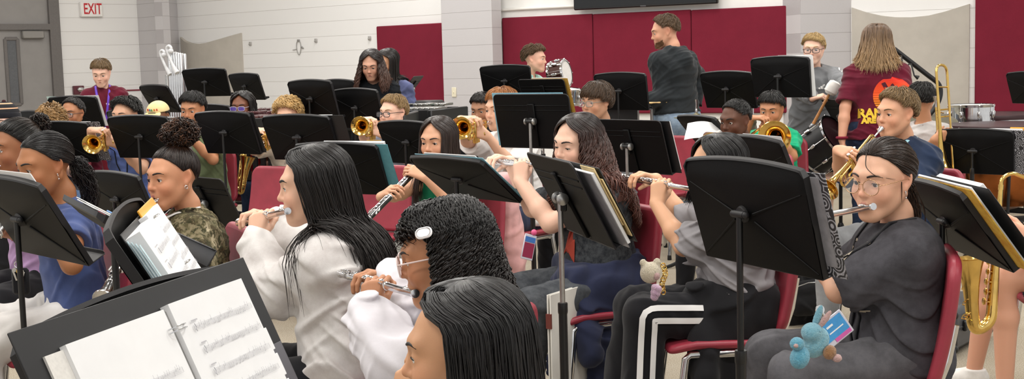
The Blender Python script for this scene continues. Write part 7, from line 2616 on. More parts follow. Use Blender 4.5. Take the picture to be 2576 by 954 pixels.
def drum(name, M, r, L, shell, label, cat, lugs=8, head=M_HEAD, group=None):
 t = empty(name); t.location = M.translation; t.rotation_euler = M.to_euler(); tag(t, label, cat, group)
 MB().lathe([(r, -L / 2), (r, L / 2)], n=36, caps=False).build('shell', shell, t)
 for z, nm in ((L / 2, 'batter_head'), (-L / 2, 'bottom_head')):
  MB().lathe([(r * .99, 0), (r * .985, .006 * (1 if z > 0 else -1)), (.001, .006 * (1 if z > 0 else -1))], (0, 0, z), n=36).build(nm, head, t)
  MB().lathe([(r + .002, -.010), (r + .010, -.008), (r + .012, .008), (r + .004, .012), (r - .002, .012)], (0, 0, z), n=36, caps=False).build('hoop', M_CHROME, t)
 for k in range(lugs):
  a = 2 * PI * k / lugs
  x, y = math.cos(a), math.sin(a)
  mb = MB(); mb.box((x * (r + .012), y * (r + .012), 0), (.022, .022, min(.05, L * .4)), Matrix.Rotation(a, 3, 'Z'), .006)
  mb.tube([(x * (r + .014), y * (r + .014), -L / 2), (x * (r + .014), y * (r + .014), L / 2)], .0035, 6)
  mb.ball((x * (r + .014), y * (r + .014), L / 2 + .004), .008, 8, 6)
  mb.build('lug', M_CHROME, t)
 return t
def tilt_M(p, axis):
 Mx = basis(axis).to_4x4(); Mx.translation = p
 return Mx
drum('snare_drum', tilt_M(at(2443, 287, 10.0), (0, 0, 1)), .165, .13, M_CHROME, 'chrome snare drum with a white head standing over the timpani covers', 'snare drum')
ps = at(2443, 297, 10.0)
st_ = empty('drum_stand', (ps.x, ps.y, 0)); tag(st_, 'chrome stand carrying the snare drum over the timpani', 'drum stand')
MB().tube([(0, 0, .3), (0, 0, ps.z - .10)], .014, 10).build('post', M_CHROME, st_)
for k in range(3):
 a = k * 2 * PI / 3
 MB().tube([(0, 0, ps.z - .14), (math.cos(a) * .15, math.sin(a) * .15, ps.z - .085)], .008, 8).build('arm', M_CHROME, st_)
 MB().tube([(0, 0, .38), (math.cos(a) * .28, math.sin(a) * .28, .012)], .010, 8).build('leg', M_CHROME, st_)
drum('tilted_drum', tilt_M(at(1407, 187, 11.0), (.90, -.42, .16)), .108, .13, M_WOODD, 'dark drum with chrome hoops tilted on its side before the boy in mint', 'drum', 8)
drum('snare_drum', tilt_M(at(1436, 243, 11.2), (.1, -.1, 1)), .085, .12, M_CHROME, 'small chrome drum just under the tilted dark drum', 'snare drum')
for (u, v, d, lab, r_) in ((1408, 214, 11.05, 'chrome drum stand under the tilted dark drum', .05), (1437, 262, 11.25, 'chrome drum stand under the small chrome drum', .05)):
 p = at(u, v, d); s_ = empty('drum_stand', (p.x, p.y, 0)); tag(s_, lab, 'drum stand')
 MB().tube([(0, 0, .25), (0, 0, p.z)], .013, 10).build('post', M_CHROME, s_)
 for k in range(3):
  a = k * 2 * PI / 3
  MB().tube([(0, 0, .34), (math.cos(a) * .26, math.sin(a) * .26, .012)], .010, 8).build('leg', M_CHROME, s_)
drum('bass_drum', tilt_M(at(2074, 366, 9.3), (.62, -.55, .56)), .165, .24, M_BLKHW, 'black drum with chrome hoops tilted beside the boy in the grey track jacket', 'drum', 8, M_TCOVER)
p = at(2080, 380, 9.45); s_ = empty('drum_cradle', (p.x, p.y, 0)); tag(s_, 'black folding cradle under the tilted black drum', 'drum stand')
for sx in (-1, 1):
 MB().tube([(sx * .25, -.22, .015), (sx * .22, .15, p.z + .05)], .016, 8).tube([(sx * .25, .22, .015), (sx * .22, -.15, p.z - .02)], .016, 8).build('cross_leg', M_BLKHW, s_)
MB().tube([(-.23, .1, p.z - .03), (.23, .1, p.z - .03)], .014, 8).tube([(-.23, -.1, p.z - .08), (.23, -.1, p.z - .08)], .014, 8).build('cross_bar', M_BLKHW, s_)
# mallet in the track-jacket boy's hand
a, b = at(2094, 222, 9.15), at(2046, 312, 9.20)
ml = empty('bass_mallet'); Mm = tilt_M(a, b - a); ml.location = a; ml.rotation_euler = Mm.to_euler(); tag(ml, 'wooden mallet with a fluffy white head in the hand of the track-jacket boy', 'mallet')
L_ = (b - a).length
MB().lathe([(.009, 0), (.010, L_ * .5), (.012, L_)], n=12).build('handle', plain('mallet_wood', 'b98149', .5, var=.08), ml)
MB().lathe([(.02, -.055), (.040, -.045), (.048, -.01), (.046, .03), (.030, .048), (.012, .05)], n=20).build('head', fabric('efece8', .04, name='white_felt'), ml)
def cymbal(p, axis, r, label, stand=True, mat=M_CYM):
 t = empty('cymbal', (p.x, p.y, 0)); tag(t, label, 'cymbal')
 mb = MB(); mb.lathe([(.004, .026), (.02, .024), (.034, .010), (.04, .005), (r, -.012), (r, -.0135), (.04, .003), (.02, .02)], (0, 0, p.z), axis, 32); mb.build('disc', mat, t)
 MB().tube([(0, 0, .3), (0, 0, p.z + .13)], .008, 8).lathe([(.012, 0), (.014, .012), (.009, .03)], (0, 0, p.z + .03), n=12).build('rod', M_CHROME, t)
 for k in range(3):
  a = k * 2 * PI / 3 + .4
  MB().tube([(0, 0, .40), (math.cos(a) * .27, math.sin(a) * .27, .012)], .009, 8).build('leg', M_CHROME, t)
cymbal(at(1752, 294, 9.6), (.05, .0, 1), .17, 'bronze hi-hat cymbal on a chrome rod behind the dark stand')
cymbal(at(2330, 292, 9.8), (.1, -.25, 1), .24, 'grey suspended cymbal behind the upturned trombone', True, plain('cymbal_dull', '75705f', .5, .6))
cymbal(at(1894, 306, 9.9), (.85, -.4, .25), .13, 'dull cymbal hanging edge-on beside the boy in bright green', True, MATS['cymbal_dull'])
# percussion table with sticks, road case
p = at(1560, 262, 10.0); tb_ = empty('percussion_table', (p.x, p.y, 0), R_(-24)); tag(tb_, 'black trap table with drumsticks on it in front of the bearded man', 'table')
MB().box((0, 0, p.z - .02), (.44, .40, .03), bev=.006).build('table_top', plain('trap_table_carpet', '2b2a2c', .9), tb_)
for (sx, sy) in ((-1, -1), (-1, 1), (1, -1), (1, 1)):
 MB().tube([(sx * .20, sy * .18, .01), (sx * .20, sy * .18, p.z - .03)], .014, 8).build('leg', M_STEEL, tb_)
MB().box((0, -.19, p.z - .13), (.41, .012, .20)).build('apron', M_BLKHW, tb_)
for k in range(4):
 q = Vector((p.x, p.y, 0)) + Matrix.Rotation(R_(-24), 3, 'Z') @ Vector((-.12 + .05 * k, -.10 + .05 * k, p.z + .004))
 o = MB().lathe([(.0075, 0), (.0078, .30), (.005, .37), (.007, .39), (.003, .40)], axis=(1, .12 * (k - 1), 0), n=10).build('drumstick', plain('hickory', 'd8b57c', .45, var=.05)); o.location = q; tag(o, 'pale wooden drumstick lying on the trap table before the bearded man', 'drumstick', 'drumsticks on the trap table')
# marimbas
M_BAR = plain('rosewood_bar', '4a2226', .3, var=.12, scale=6, coat=.3)
M_BARS = plain('vibraphone_bar', 'b9b9b6', .25, .9, var=.04)
def mallet_keys(name, c, rz, n, w, mat, label, text=None):
 t = empty(name, (c.x, c.y, 0), rz); zt = c.z; tag(t, label, 'mallet percussion')
 MB().box((0, -.30, zt - .06), (w, .03, .11), bev=.006).box((0, .30, zt - .06), (w * .9, .03, .11), bev=.006).build('rail', M_BLKHW, t)
 for sx in (-1, 1):
  MB().box((sx * w / 2, 0, zt - .08), (.04, .72, .15), bev=.008).box((sx * w / 2, 0, (zt - .12) / 2 + .03), (.05, .08, zt - .16), bev=.008).box((sx * w / 2, 0, .06), (.06, .66, .05), bev=.01).build('end_frame', M_BLKHW, t)
 MB().box((0, 0, .3), (w, .04, .05), bev=.006).build('cross_bar', M_BLKHW, t)
 for i in range(n):
  x = -w / 2 + w * (i + .5) / n
  L = .40 - .16 * i / n
  MB().box((x, -.13, zt), (w / n * .86, L, .02), bev=.004).build('bar', mat, t)
  if i % 7 not in (2, 6) and i < n - 1:
   MB().box((x + w / n / 2, .17, zt + .022), (w / n * .82, L * .75, .02), bev=.004).build('bar', mat, t)
  MB().lathe([(.022, 0), (.022, -(.5 - .33 * i / n))], (x, -.13, zt - .04), n=10).build('resonator', M_CHROME if mat is M_BARS else M_BLKHW, t)
 if text:
  text_obj(text, .045, plain('maker_letters', 'd8d6d2', .4), t, 'lettering', (-w * .02, -.3165, zt - .055))
mallet_keys('marimba', horiz(775, 288, 9.7), R_(-4), 26, 1.55, M_BAR, 'dark marimba along the white wall in front of the girl in the black top', 'KELON')
mallet_keys('vibraphone', horiz(1010, 272, 10.6), R_(-22), 18, .85, M_BARS, 'vibraphone with silver bars in front of the maroon panel')
mallet_keys('xylophone', horiz(640, 284, 10.8), R_(6), 20, .75, M_BAR, 'xylophone with dark bars behind the girl with braids')
p = at(1052, 283, 11.0); o = MB().box((0, 0, 0), (.34, .4, .2), bev=.02).box((0, -.203, .02), (.08, .01, .04), bev=.004).build('equipment_case', M_BLKHW); o.location = (p.x, p.y, p.z); o.rotation_euler = (0, 0, R_(-22)); tag(o, 'black case on the vibraphone end by the maroon panel', 'case')
# chimes: chrome tubes hung in a rack with white scroll brackets
p = at(446, 128, 13.6)
ch_ = empty('chimes', (p.x, p.y, 0), R_(-30)); tag(ch_, 'rack of tall chrome chime tubes with white scroll brackets in the left corner', 'chimes')
for row, y in ((0, -.035), (1, .04)):
 for i in range(6 - row):
  x = -.085 + .033 * i + .016 * row
  zt = p.z - .006 * i - .01 * row
  MB().lathe([(.016, .35 + .03 * i), (.019, .36 + .03 * i), (.019, zt - .01), (.016, zt), (.004, zt + .004)], (x, y, 0), n=14).build('tube', M_CHROME, ch_)
for x in (-.16, .17):
 MB().box((x, 0, .7), (.04, .05, 1.35), bev=.006).box((x, 0, .04), (.05, .5, .05), bev=.01).build('frame_post', M_STEEL, ch_)
MB().box((0, 0, .18), (.34, .04, .05), bev=.006).build('frame_bar', M_STEEL, ch_)
M_SCROLL = plain('scroll_white', 'd9dadc', .35, var=.02)
for (dx, dy, dz, s_) in ((-.16, -.06, .0, 1.0), (-.03, -.09, .04, 1.1)):
 mb = MB()
 C0 = Vector((dx, dy, p.z + dz - .02))
 pts = [C0 + Vector((.03 * math.cos(a) * (1 - .0 * a), 0, .03 * math.sin(a))) * s_ for a in [R_(-40 + 20 * k) for k in range(14)]]
 pts += [C0 + Vector((-.01 + .02 * k * k / 9, 0, -.05 - .045 * k)) * s_ + Vector((.018 * k, 0, 0)) for k in range(1, 5)]
 mb.tube(pts, [.02 * s_] + [.014 * s_] * (len(pts) - 3) + [.02 * s_, .026 * s_], 10)
 mb.ball(pts[0], .026 * s_)
 mb.build('scroll_bracket', M_SCROLL, ch_)
# bent black tube frame with clips behind the woman
fr_ = empty('boom_frame', tuple(Vector((at(2360, 300, 9.8).x, at(2360, 300, 9.8).y, 0)))); tag(fr_, 'bent black tube frame with clips hanging on it behind the woman in maroon', 'frame')
b0 = Vector(fr_.location)
path = [at(u, v, 9.8) - b0 for u, v in ((2249, 123), (2335, 190), (2366, 213), (2366, 246), (2352, 272), (2306, 326))]
path.append(Vector((path[-1].x, path[-1].y, .02)))
MB().tube(bend_pts(path, 6, .06), .019, 12).build('tube', M_BLKHW, fr_)
MB().tube([(path[-1].x - .3, path[-1].y, .02), (path[-1].x + .3, path[-1].y, .02)], .02, 8).tube([(path[-1].x, path[-1].y - .3, .02), (path[-1].x, path[-1].y + .3, .02)], .02, 8).build('base', M_BLKHW, fr_)
for (u0, v0, u1, v1, u2, v2) in ((2268, 140, 2270, 160, 2258, 178), (2292, 160, 2300, 190, 2310, 196), (2290, 160, 2270, 172, 2262, 180)):
 MB().tube([at(u0, v0, 9.78) - b0, at(u1, v1, 9.76) - b0, at(u2, v2, 9.76) - b0], [.006, .006, .018], 8).build('clip', M_BLKHW, fr_)
# upturned trombone and the two saxophones
gt = at(2372, 438, 8.05)
Mt = frame_at(Vector((0, 0, 0)), Vector((.03, -.12, -1)), Vector((-.8, .6, 0)))
rot = Mt.to_3x3()
Mt.translation = gt - rot @ Vector((.10, -.05, .5))
place_proto('trombone', trombone_proto, Mt, 'brass trombone standing bell down beside the woman in maroon', 'trombone')
Ms = Matrix(((.25, -.90, .12), (-.85, -.38, -.30), (.30, .0, .95))).to_4x4()
def sax_at(bell, zax, yax, sc, label):
 Mx = frame_at(Vector((0, 0, 0)), Vector(zax), Vector(yax))
 Mx.translation = bell - Mx.to_3x3() @ (Vector((0, .17, .20)) * sc)
 r = place_proto('saxophone', sax_proto, Mx, label, 'saxophone')
 r.scale = (sc, sc, sc)
 return r
sax_at(at(2436, 652, 4.75), (.10, .10, 1), (-1, -.15, .08), .64, 'brass saxophone held by the player in teal at the right edge')
sax_at(at(622, 396, 9.3), (.1, .3, .95), (.5, -.8, .25), .62, 'brass saxophone in the lap of the girl with braids')
Mx = axis_M(G['bowl']) if False else None
# ------------------------------------------------------------------ prints, stripes and small wear
def ribbon(root, off, fn, centre, outdir, wdir, w, mat, name, lift=.002):
 """strip laid on a cloth surface: centre line, outward and width directions per point"""
 n = len(centre)
 P = []
 for c, o_, wd in zip(centre, outdir, wdir):
  for k in (-1, 0, 1):
   P.append(tuple(Vector(c) + Vector(o_) * .20 + Vector(wd) * (w / 2 * k)))
 P = np.array(P, f32); D = np.repeat(np.array([tuple(-Vector(o_)) for o_ in outdir], f32), 3, 0)
 for _ in range(48):
  d = fn(P) - lift
  P += D * (np.clip(d, -.01, .05) * .8)[:, None]
 F = []
 for i in range(n - 1):
  for k in (0, 1):
   a = i * 3 + k
   F.append((a, a + 1, a + 4, a + 3))
 mesh_obj(name, P, [F], mat, root, True, None, off)
def lerp_pts(pts, n):
 out = []
 m = len(pts) - 1
 for i in range(n):
  t = i / (n - 1) * m; j = min(int(t), m - 1)
  out.append(Vector(pts[j]).lerp(Vector(pts[j + 1]), t - j))
 for _ in range(2):
  out = [out[0]] + [(out[i - 1] + out[i] * 2 + out[i + 1]) / 4 for i in range(1, n - 1)] + [out[-1]]
 return out
PERS = {o['label']: o for o in COL.objects if o.get('category') == 'person'}
def rootof(key):
 r = PERS[CAST[key][0]['label']]
 return r, tuple(r.location)
M_WHITEP = plain('print_white', 'ecebea', .7)
# track trouser stripes
g = G['bob']; r, off = rootof('bob')
wrp = wrinkles(g.sp['seed'] + 7, .008, 16, 44, axis=g.bf)
fn = lambda P: sdf(g.pantsP, P) + wrp(P)
hip, kn, ft, dr = g.leg['L']
cen = lerp_pts([hip + (kn - hip) * .45, kn + dr * .0, kn + (ft - kn) * .3, ft], 30)
for off2 in (-.022, .022):
 tg = [(cen[min(i + 1, 29)] - cen[max(i - 1, 0)]).normalized() for i in range(30)]
 outd = [(-g.rt + Vector((0, 0, .25)) * (1 if i < 12 else 0)).normalized() for i in range(30)]
 wd = [t.cross(o_).normalized() for t, o_ in zip(tg, outd)]
 ribbon(r, off, fn, [c + w_ * off2 for c, w_ in zip(cen, wd)], outd, wd, .020, M_WHITEP, 'white_stripe', .003)
# track jacket stripes and badge
g = G['adidas']; r, off = rootof('adidas')
Q, wr = g.shirt_sdf
fn = lambda P: sdf(Q, P) + wr(P)
for nm, sgn in (('R', 1), ('L', -1)):
 S, E, Wp = g.SH[nm], g.arm[nm]['e'], g.arm[nm]['w']
 cen = lerp_pts([S + (E - S) * .02, E, E + (Wp - E) * .85], 22)
 for o2 in (-.022, 0, .022):
  tg = [(cen[min(i + 1, 21)] - cen[max(i - 1, 0)]).normalized() for i in range(22)]
  outd = [(g.rt * sgn + g.fw * .55 + Vector((0, 0, .5))) for _ in tg]
  outd = [(o_ - t * o_.dot(t)).normalized() for o_, t in zip(outd, tg)]
  wd = [t.cross(o_).normalized() for t, o_ in zip(tg, outd)]
  ribbon(r, off, fn, [c + w_ * o2 for c, w_ in zip(cen, wd)], outd, wd, .011, M_WHITEP, 'white_stripe', .0025)
V2 = []; F2 = []
for k in range(3):
 x = -.016 + .017 * k; h_ = .014 + .011 * k
 b_ = len(V2); V2 += [(x, 0), (x + .012, 0), (x + .012 - .003, h_), (x - .008, h_ - .005)]; F2.append((b_, b_ + 1, b_ + 2, b_ + 3))
L_ = (g.NB - g.PV).length
shirt_print(g, r, off, 'badge_mark', V2, [F2], M_WHITEP, g.PV + g.up * L_ * .70 - g.br * .055, -g.br, g.up, g.bf)
# sunset print on the woman's back
g = G['woman']; r, off = rootof('woman')
N = -g.bf; X = g.br; Y = g.up
cpt = at(2240, 246, 8.9)
V2, F2, C2 = [], [], []
rad_ = .130
top_, mid_, low_ = NP(srgb('d8302c')), NP(srgb('f0602c')), NP(srgb('f2c038'))
bands = [(.0, .42)] + [(.42 + .058 * k + .004 + .0025 * k, .42 + .058 * (k + 1)) for k in range(10)]
for (a0, a1) in bands:
 for (b0_, b1_) in [(a0 + (a1 - a0) * j / 6, a0 + (a1 - a0) * (j + 1) / 6) for j in range(6)] if a0 == 0 else [(a0, a1)]:
  for i in range(20):
   def pt(f, q):
    y = rad_ * (1 - 2 * f); w_ = math.sqrt(max(0, rad_ * rad_ - y * y)); return (-w_ + 2 * w_ * q, y)
   b_ = len(V2); V2 += [pt(b0_, i / 20), pt(b0_, (i + 1) / 20), pt(b1_, (i + 1) / 20), pt(b1_, i / 20)]; F2.append((b_ + 3, b_ + 2, b_ + 1, b_))
   for f in (b0_, b0_, b1_, b1_):
    C2.append(top_ * (1 - f * 2) + mid_ * f * 2 if f < .5 else mid_ * (2 - 2 * f) + low_ * (2 * f - 1))
P3 = on_shirt(g, NP(cpt) + np.array(V2, f32)[:, :1] * NP(X) + np.array(V2, f32)[:, 1:] * NP(Y) + NP(N) * .12, -N, .002)
mesh_obj('sunset_print', P3, [F2], attr_mat('print_ink', .8, .2), r, False, np.array(C2), off)
sil = [(-.055, -.10), (-.075, -.03), (-.05, .0), (-.045, .035), (-.06, .06), (-.075, .085), (-.05, .095), (-.03, .06), (-.018, .045), (-.012, .075), (.0, .085), (.012, .072), (.012, .05), (.035, .035), (.045, .0), (.05, -.04), (.07, -.10)]
import itertools
def fan(pts):
 n = len(pts); cx = sum(p_[0] for p_ in pts) / n; cy = sum(p_[1] for p_ in pts) / n
 V = list(pts) + [(cx, cy - .02)]
 return V, [((i + 1) % n, i, n) for i in range(n)]
V2, F2 = fan(sil)
P3 = on_shirt(g, NP(cpt) + np.array(V2, f32)[:, :1] * NP(X) * 1.0 + np.array(V2, f32)[:, 1:] * NP(Y) + NP(N) * .12, -N, .0045)
mesh_obj('silhouette_print', P3, [F2], plain('print_maroon', '4d1226', .8), r, False, None, off)
M_YEL = plain('print_yellow', 'e8c23a', .8)
for (s_, u, v, sz) in (('RAN', 2194, 289, .082), ('ARE S', 2196, 307, .052)):
 V2, F2 = text_mesh(s_, sz, .004, 1.0)
 V2 = [(x - .02, y) for x, y in V2]
 shirt_print(g, r, off, 'lettering', V2, [F2], M_YEL, at(u, v, 8.9), X, Y, N)
MB().tube([g.arm['L']['w'] + Vector((.031 * math.cos(a), .031 * math.sin(a), .015)) for a in [2 * PI * k / 16 for k in range(16)]], .010, 8, closed=True, flat=(1, 1.3)).build('wrist_strap', M_MAROON, r, True, off)
# girl in wire glasses: pale graphics on the chest, black strap, pass and blue plush
g = G['wire']; r, off = rootof('wire')
M_BEIGE = plain('print_beige', 'a89c8a', .8)
L_ = (g.NB - g.PV).length
cpt = g.PV + g.up * (L_ * .66) - g.br * .02
for (s_, dy, sz) in (('MA', .035, .085), ('KI', -.035, .05), ('A', -.24, .03)):
 V2, F2 = text_mesh(s_, sz, .002)
 shirt_print(g, r, off, 'lettering', V2, [F2], M_BEIGE, cpt + g.up * dy, -g.br, g.up, g.bf)
V2, F2 = [], []
rs_ = random.Random(4)
for k in range(46):
 x, y = rs_.uniform(-.06, .06), rs_.choice((.085, .0, -.075, -.09, -.11)) + rs_.uniform(-.003, .003)
 w_, h_ = rs_.uniform(.002, .009), rs_.uniform(.002, .005)
 b_ = len(V2); V2 += [(x, y), (x + w_, y), (x + w_, y + h_), (x, y + h_)]; F2.append((b_, b_ + 1, b_ + 2, b_ + 3))
shirt_print(g, r, off, 'chest_print', V2, [F2], M_BEIGE, cpt, g.br, g.up, g.bf)
lanyard(M_BLKJ, None, .44, .024)(g, r, off)
def place_local(o, p, rot):
 o.location = p; o.rotation_euler = rot
pp = at(2098, 830, 3.20)
bg = empty('pass_holder', pp); bg.rotation_euler = (R_(-12), R_(-32), R_(18)); tag(bg, 'clear pass holder with a blue card hanging at the lap of the girl in glasses', 'badge')
MB().box((0, 0, 0), (.086, .004, .066), bev=.002).build('holder', plain('clear_vinyl_edge', 'c9c6d2', .15, spec=.7), bg)
MB().box((.0, -.0026, .004), (.074, .001, .046)).build('card', plain('card_bright_blue', '3f93cf', .3, var=.06), bg)
MB().box((.012, -.0028, -.024), (.05, .001, .010)).build('pink_strip', plain('card_pink', 'cf5aa6', .3), bg)
MB().box((-.006, -.0034, .014), (.02, .0006, .005)).box((.005, -.0034, -.002), (.045, .0006, .003)).build('card_print', M_WHITEP, bg)
MB().tube([(0, 0, .033), (0, 0, .055)], .004, 8).lathe([(.012, -.002), (.012, .002)], (0, 0, .062), (0, 1, 0), 16).build('clip', M_CHROME, bg)
def plush_mat(name, a, c):
 m, t, b = nt(name)
 n = noise(t, 120, 4, .7); r_ = ramp(t, [(.3, a), (.7, c)]); t.links.new(n.outputs['Fac'], r_.inputs['Fac']); t.links.new(r_.outputs['Color'], b.inputs['Base Color'])
 b.inputs['Roughness'].default_value = 1; b.inputs['Sheen Weight'].default_value = .5; b.inputs['Specular IOR Level'].default_value = .05
 n2 = noise(t, 500, 3); bump(t, b, n2.outputs['Fac'], .9, .006)
 return m
M_PBLUE = plush_mat('plush_pale_blue', '6fb3cc', '9cd2e2'); M_PBLUE2 = plush_mat('plush_blue', '4fa3c4', '7cc6de'); M_PPINK = plush_mat('plush_pink', 'c79a98', 'dcb9b4'); M_PCREAM = plush_mat('plush_cream', 'dccfb4', 'eee3cc'); M_PTAN = plush_mat('plush_tan', '9a6a44', 'b98a5c')
fuzz = lambda P: (.0016 * np.sin(P[:, 0] * 900) * np.sin(P[:, 1] * 870) * np.sin(P[:, 2] * 910)).astype(f32)
def plush(p, sc, items, name, label):
 t = empty(name, p); tag(t, label, 'plush toy')
 for nm, mat, prims in items:
  P = [ell(np.array(c) * sc, np.array(r_) * sc, np.array(Matrix.Rotation(a, 3, 'Y')), .01 * sc) for c, r_, a in prims]
  V, F = polygonise(P, .0022, fuzz, .002)
  mesh_obj(nm, V, [F], mat, t)
 return t
plush(at(2052, 862, 3.12), 1.0, [('body', M_PBLUE, [((0, 0, .0), (.030, .028, .040), .5), ((-.012, -.012, .028), (.026, .024, .024), 0)]), ('ear', M_PBLUE, [((.004, -.004, .065), (.009, .006, .030), .35)]), ('ear', M_PPINK, [((.020, -.010, .058), (.008, .005, .026), .6)]), ('muzzle', M_PTAN, [((.028, -.024, -.020), (.016, .012, .018), .4)]), ('foot', M_PPINK, [((.045, -.026, -.034), (.012, .010, .010), 0)])], 'plush_rabbit', 'pale blue plush rabbit hanging at the lap of the girl in glasses')
plush(at(2012, 900, 3.05), 1.0, [('body', M_PBLUE2, [((0, 0, 0), (.023, .022, .028), .3)]), ('head', M_PBLUE2, [((-.008, -.006, .035), (.017, .016, .016), 0)]), ('beak', M_PPINK, [((-.014, -.022, .034), (.006, .007, .005), 0)])], 'plush_bird', 'small blue plush bird below the plush rabbit')
# other hanging bits
plush(at(1636, 702, 4.05), 1.0, [('head', M_PCREAM, [((0, 0, .02), (.032, .03, .034), .3), ((-.022, 0, .052), (.011, .008, .012), 0), ((.022, 0, .054), (.011, .008, .012), 0)]), ('nose', M_PPINK, [((.018, -.026, .012), (.010, .008, .012), .2)])], 'plush_bear', 'cream plush head hanging at the waist of the girl in striped trousers')
plush(at(1652, 738, 4.02), 1.0, [('shell', plush_mat('plush_lilac', 'c9a0c0', 'e2c2d8'), [((0, 0, .016), (.018, .016, .012), .4), ((-.004, 0, 0), (.016, .016, .010), .4), ((-.008, 0, -.014), (.012, .012, .010), .4)])], 'plush_shell', 'small lilac plush below the cream plush head')
mb = MB()
pa = [at(1668, 668, 4.08), at(1676, 690, 4.05), at(1664, 712, 4.04), at(1668, 735, 4.04)]
b0 = pa[0]
for i in range(10):
 q = lerp_pts(pa, 10)[i] - b0
 mb.tube([q + Vector((.007 * math.cos(a), .007 * math.sin(a) * (i % 2), .007 * math.sin(a))) for a in [2 * PI * k / 10 for k in range(10)]], .0022, 5, closed=True)
o = mb.build('key_chain', M_BRASS); o.location = b0; tag(o, 'brass key chain hanging at the waist of the girl in striped trousers', 'key chain')
pk = at(1330, 622, 4.75); bg = empty('pass_holder', pk); bg.rotation_euler = (R_(-8), R_(18), R_(25)); tag(bg, 'clear holder with a red and blue card at the knee of the wavy-haired girl', 'badge')
MB().box((0, 0, 0), (.05, .004, .095), bev=.002).build('holder', MATS['clear_vinyl_edge'], bg)
MB().box((0, -.0026, -.012), (.042, .001, .055)).build('card', plain('card_dark_red', '8a2a48', .3), bg)
MB().box((0, -.0026, .028), (.042, .001, .02)).build('card', plain('card_blue2', '3d6db0', .3), bg)
MB().ball((.01, 0, .058), (.012, .008, .012)).build('pink_charm', plain('charm_pink', 'e05a8a', .4), bg)
pk = at(52, 700, 4.05); bg = empty('key_pouch', pk); tag(bg, 'black pouch with keys hanging at the waist of the girl in slate blue', 'key pouch')
MB().box((0, 0, -.01), (.055, .02, .085), bev=.008).build('pouch', M_BLKJ, bg)
MB().tube([(.0 + .012 * math.cos(a), -.012, .045 + .012 * math.sin(a)) for a in [2 * PI * k / 14 for k in range(14)]], .0018, 5, closed=True).build('ring', M_CHROME, bg)
for k in range(3):
 MB().box((-.012 + .012 * k, -.016, .012 - .004 * k), (.006, .0016, .036), Matrix.Rotation(.3 * (k - 1), 3, 'Y'), .0006).lathe([(.007, -.001), (.007, .001)], (-.012 + .012 * k, -.016, .029 - .004 * k), (0, 1, 0), 12).build('key', M_BRASS if k == 1 else M_CHROME, bg)
# white clip in the curls
g = G['curly']; r, off = rootof('curly')
T = lambda x, y, z: g.C + g.Hm @ (Vector((x, y, z)) * g.hs)
mb = MB(); mb.ball(T(-.098, .018, .062), (.017, .017, .017), 16, 10); cl_ = MB()
n_ = (g.Hm @ Vector((-.80, .1, .55))).normalized(); Bx = basis(n_, tuple(g.Hm.col[2]))
cl_.T = Matrix.Translation(T(-.103, .020, .070)) @ Bx.to_4x4()
cl_.slab(.040, .028, .007, .013, lambda x, y, z: (x, z, y)); cl_.T = None
cl_.build('hair_clip', plain('clip_white', 'f1eff0', .3), r, True, off)
# wavy girl: rust graphic on the shirt
g = G['wavy']; r, off = rootof('wavy')
V2, F2 = fan([(-.05, -.07), (-.06, .02), (-.03, .06), (.0, .03), (.02, .07), (.05, .03), (.04, -.05), (.01, -.03)])
shirt_print(g, r, off, 'rust_print', V2, [[tuple(reversed(f)) for f in F2]], plain('print_rust', 'a23a28', .8), g.PV + g.up * .19, g.br, g.up, g.bf)
# maroon boy: grey bars and letters; flag shirt; small chest words
g = G['maroonboy']; r, off = rootof('maroonboy')
V2 = [(-.10, .015), (.10, .015), (.10, .035), (-.10, .035), (-.05, -.005), (.05, -.005), (.05, .012), (-.05, .012)]
shirt_print(g, r, off, 'chest_bar', V2[:4], [[(0, 1, 2, 3)]], plain('print_charcoal', '3a2a30', .8), g.PV + g.up * .36, g.br, g.up, g.bf)
shirt_print(g, r, off, 'chest_bar', V2[4:], [[(0, 1, 2, 3)]], M_WHITEP, g.PV + g.up * .36, g.br, g.up, g.bf)
g = G['flagboy']; r, off = rootof('flagboy')
V2, F2 = [], []
for k in range(4):
 b_ = len(V2); V2 += [(-.10 + .05 * q, -.022 * k + dz) for dz in (0, .011) for q in range(5)]
 F2 += [(b_ + q, b_ + q + 1, b_ + q + 6, b_ + q + 5) for q in range(4)]
shirt_print(g, r, off, 'red_stripe', V2, [F2], plain('print_red', 'c23a44', .8), g.PV + g.up * .20, g.br, g.up, g.bf)
V2, F2 = [], []
for k in range(28):
 x, y = -.09 + .03 * (k % 7), .02 + .03 * (k // 7); b_ = len(V2)
 V2 += [(x - .004, y), (x, y - .004), (x + .004, y), (x, y + .004)]; F2.append((b_, b_ + 1, b_ + 2, b_ + 3))
shirt_print(g, r, off, 'star_dots', V2, [F2], M_WHITEP, g.PV + g.up * .24, g.br, g.up, g.bf)
g = G['girlblack']; r, off = rootof('girlblack')
V2, F2 = [], []
for k in range(16):
 x, y = rs_.uniform(-.09, .08), rs_.uniform(-.05, .03); w_ = rs_.uniform(.008, .022); b_ = len(V2)
 V2 += [(x, y), (x + w_, y), (x + w_, y + .01), (x, y + .014)]; F2.append((b_, b_ + 1, b_ + 2, b_ + 3))
shirt_print(g, r, off, 'chest_print', V2, [F2], plain('print_teal_grey', '5d7377', .8), g.PV + g.up * .34, g.br, g.up, g.bf)
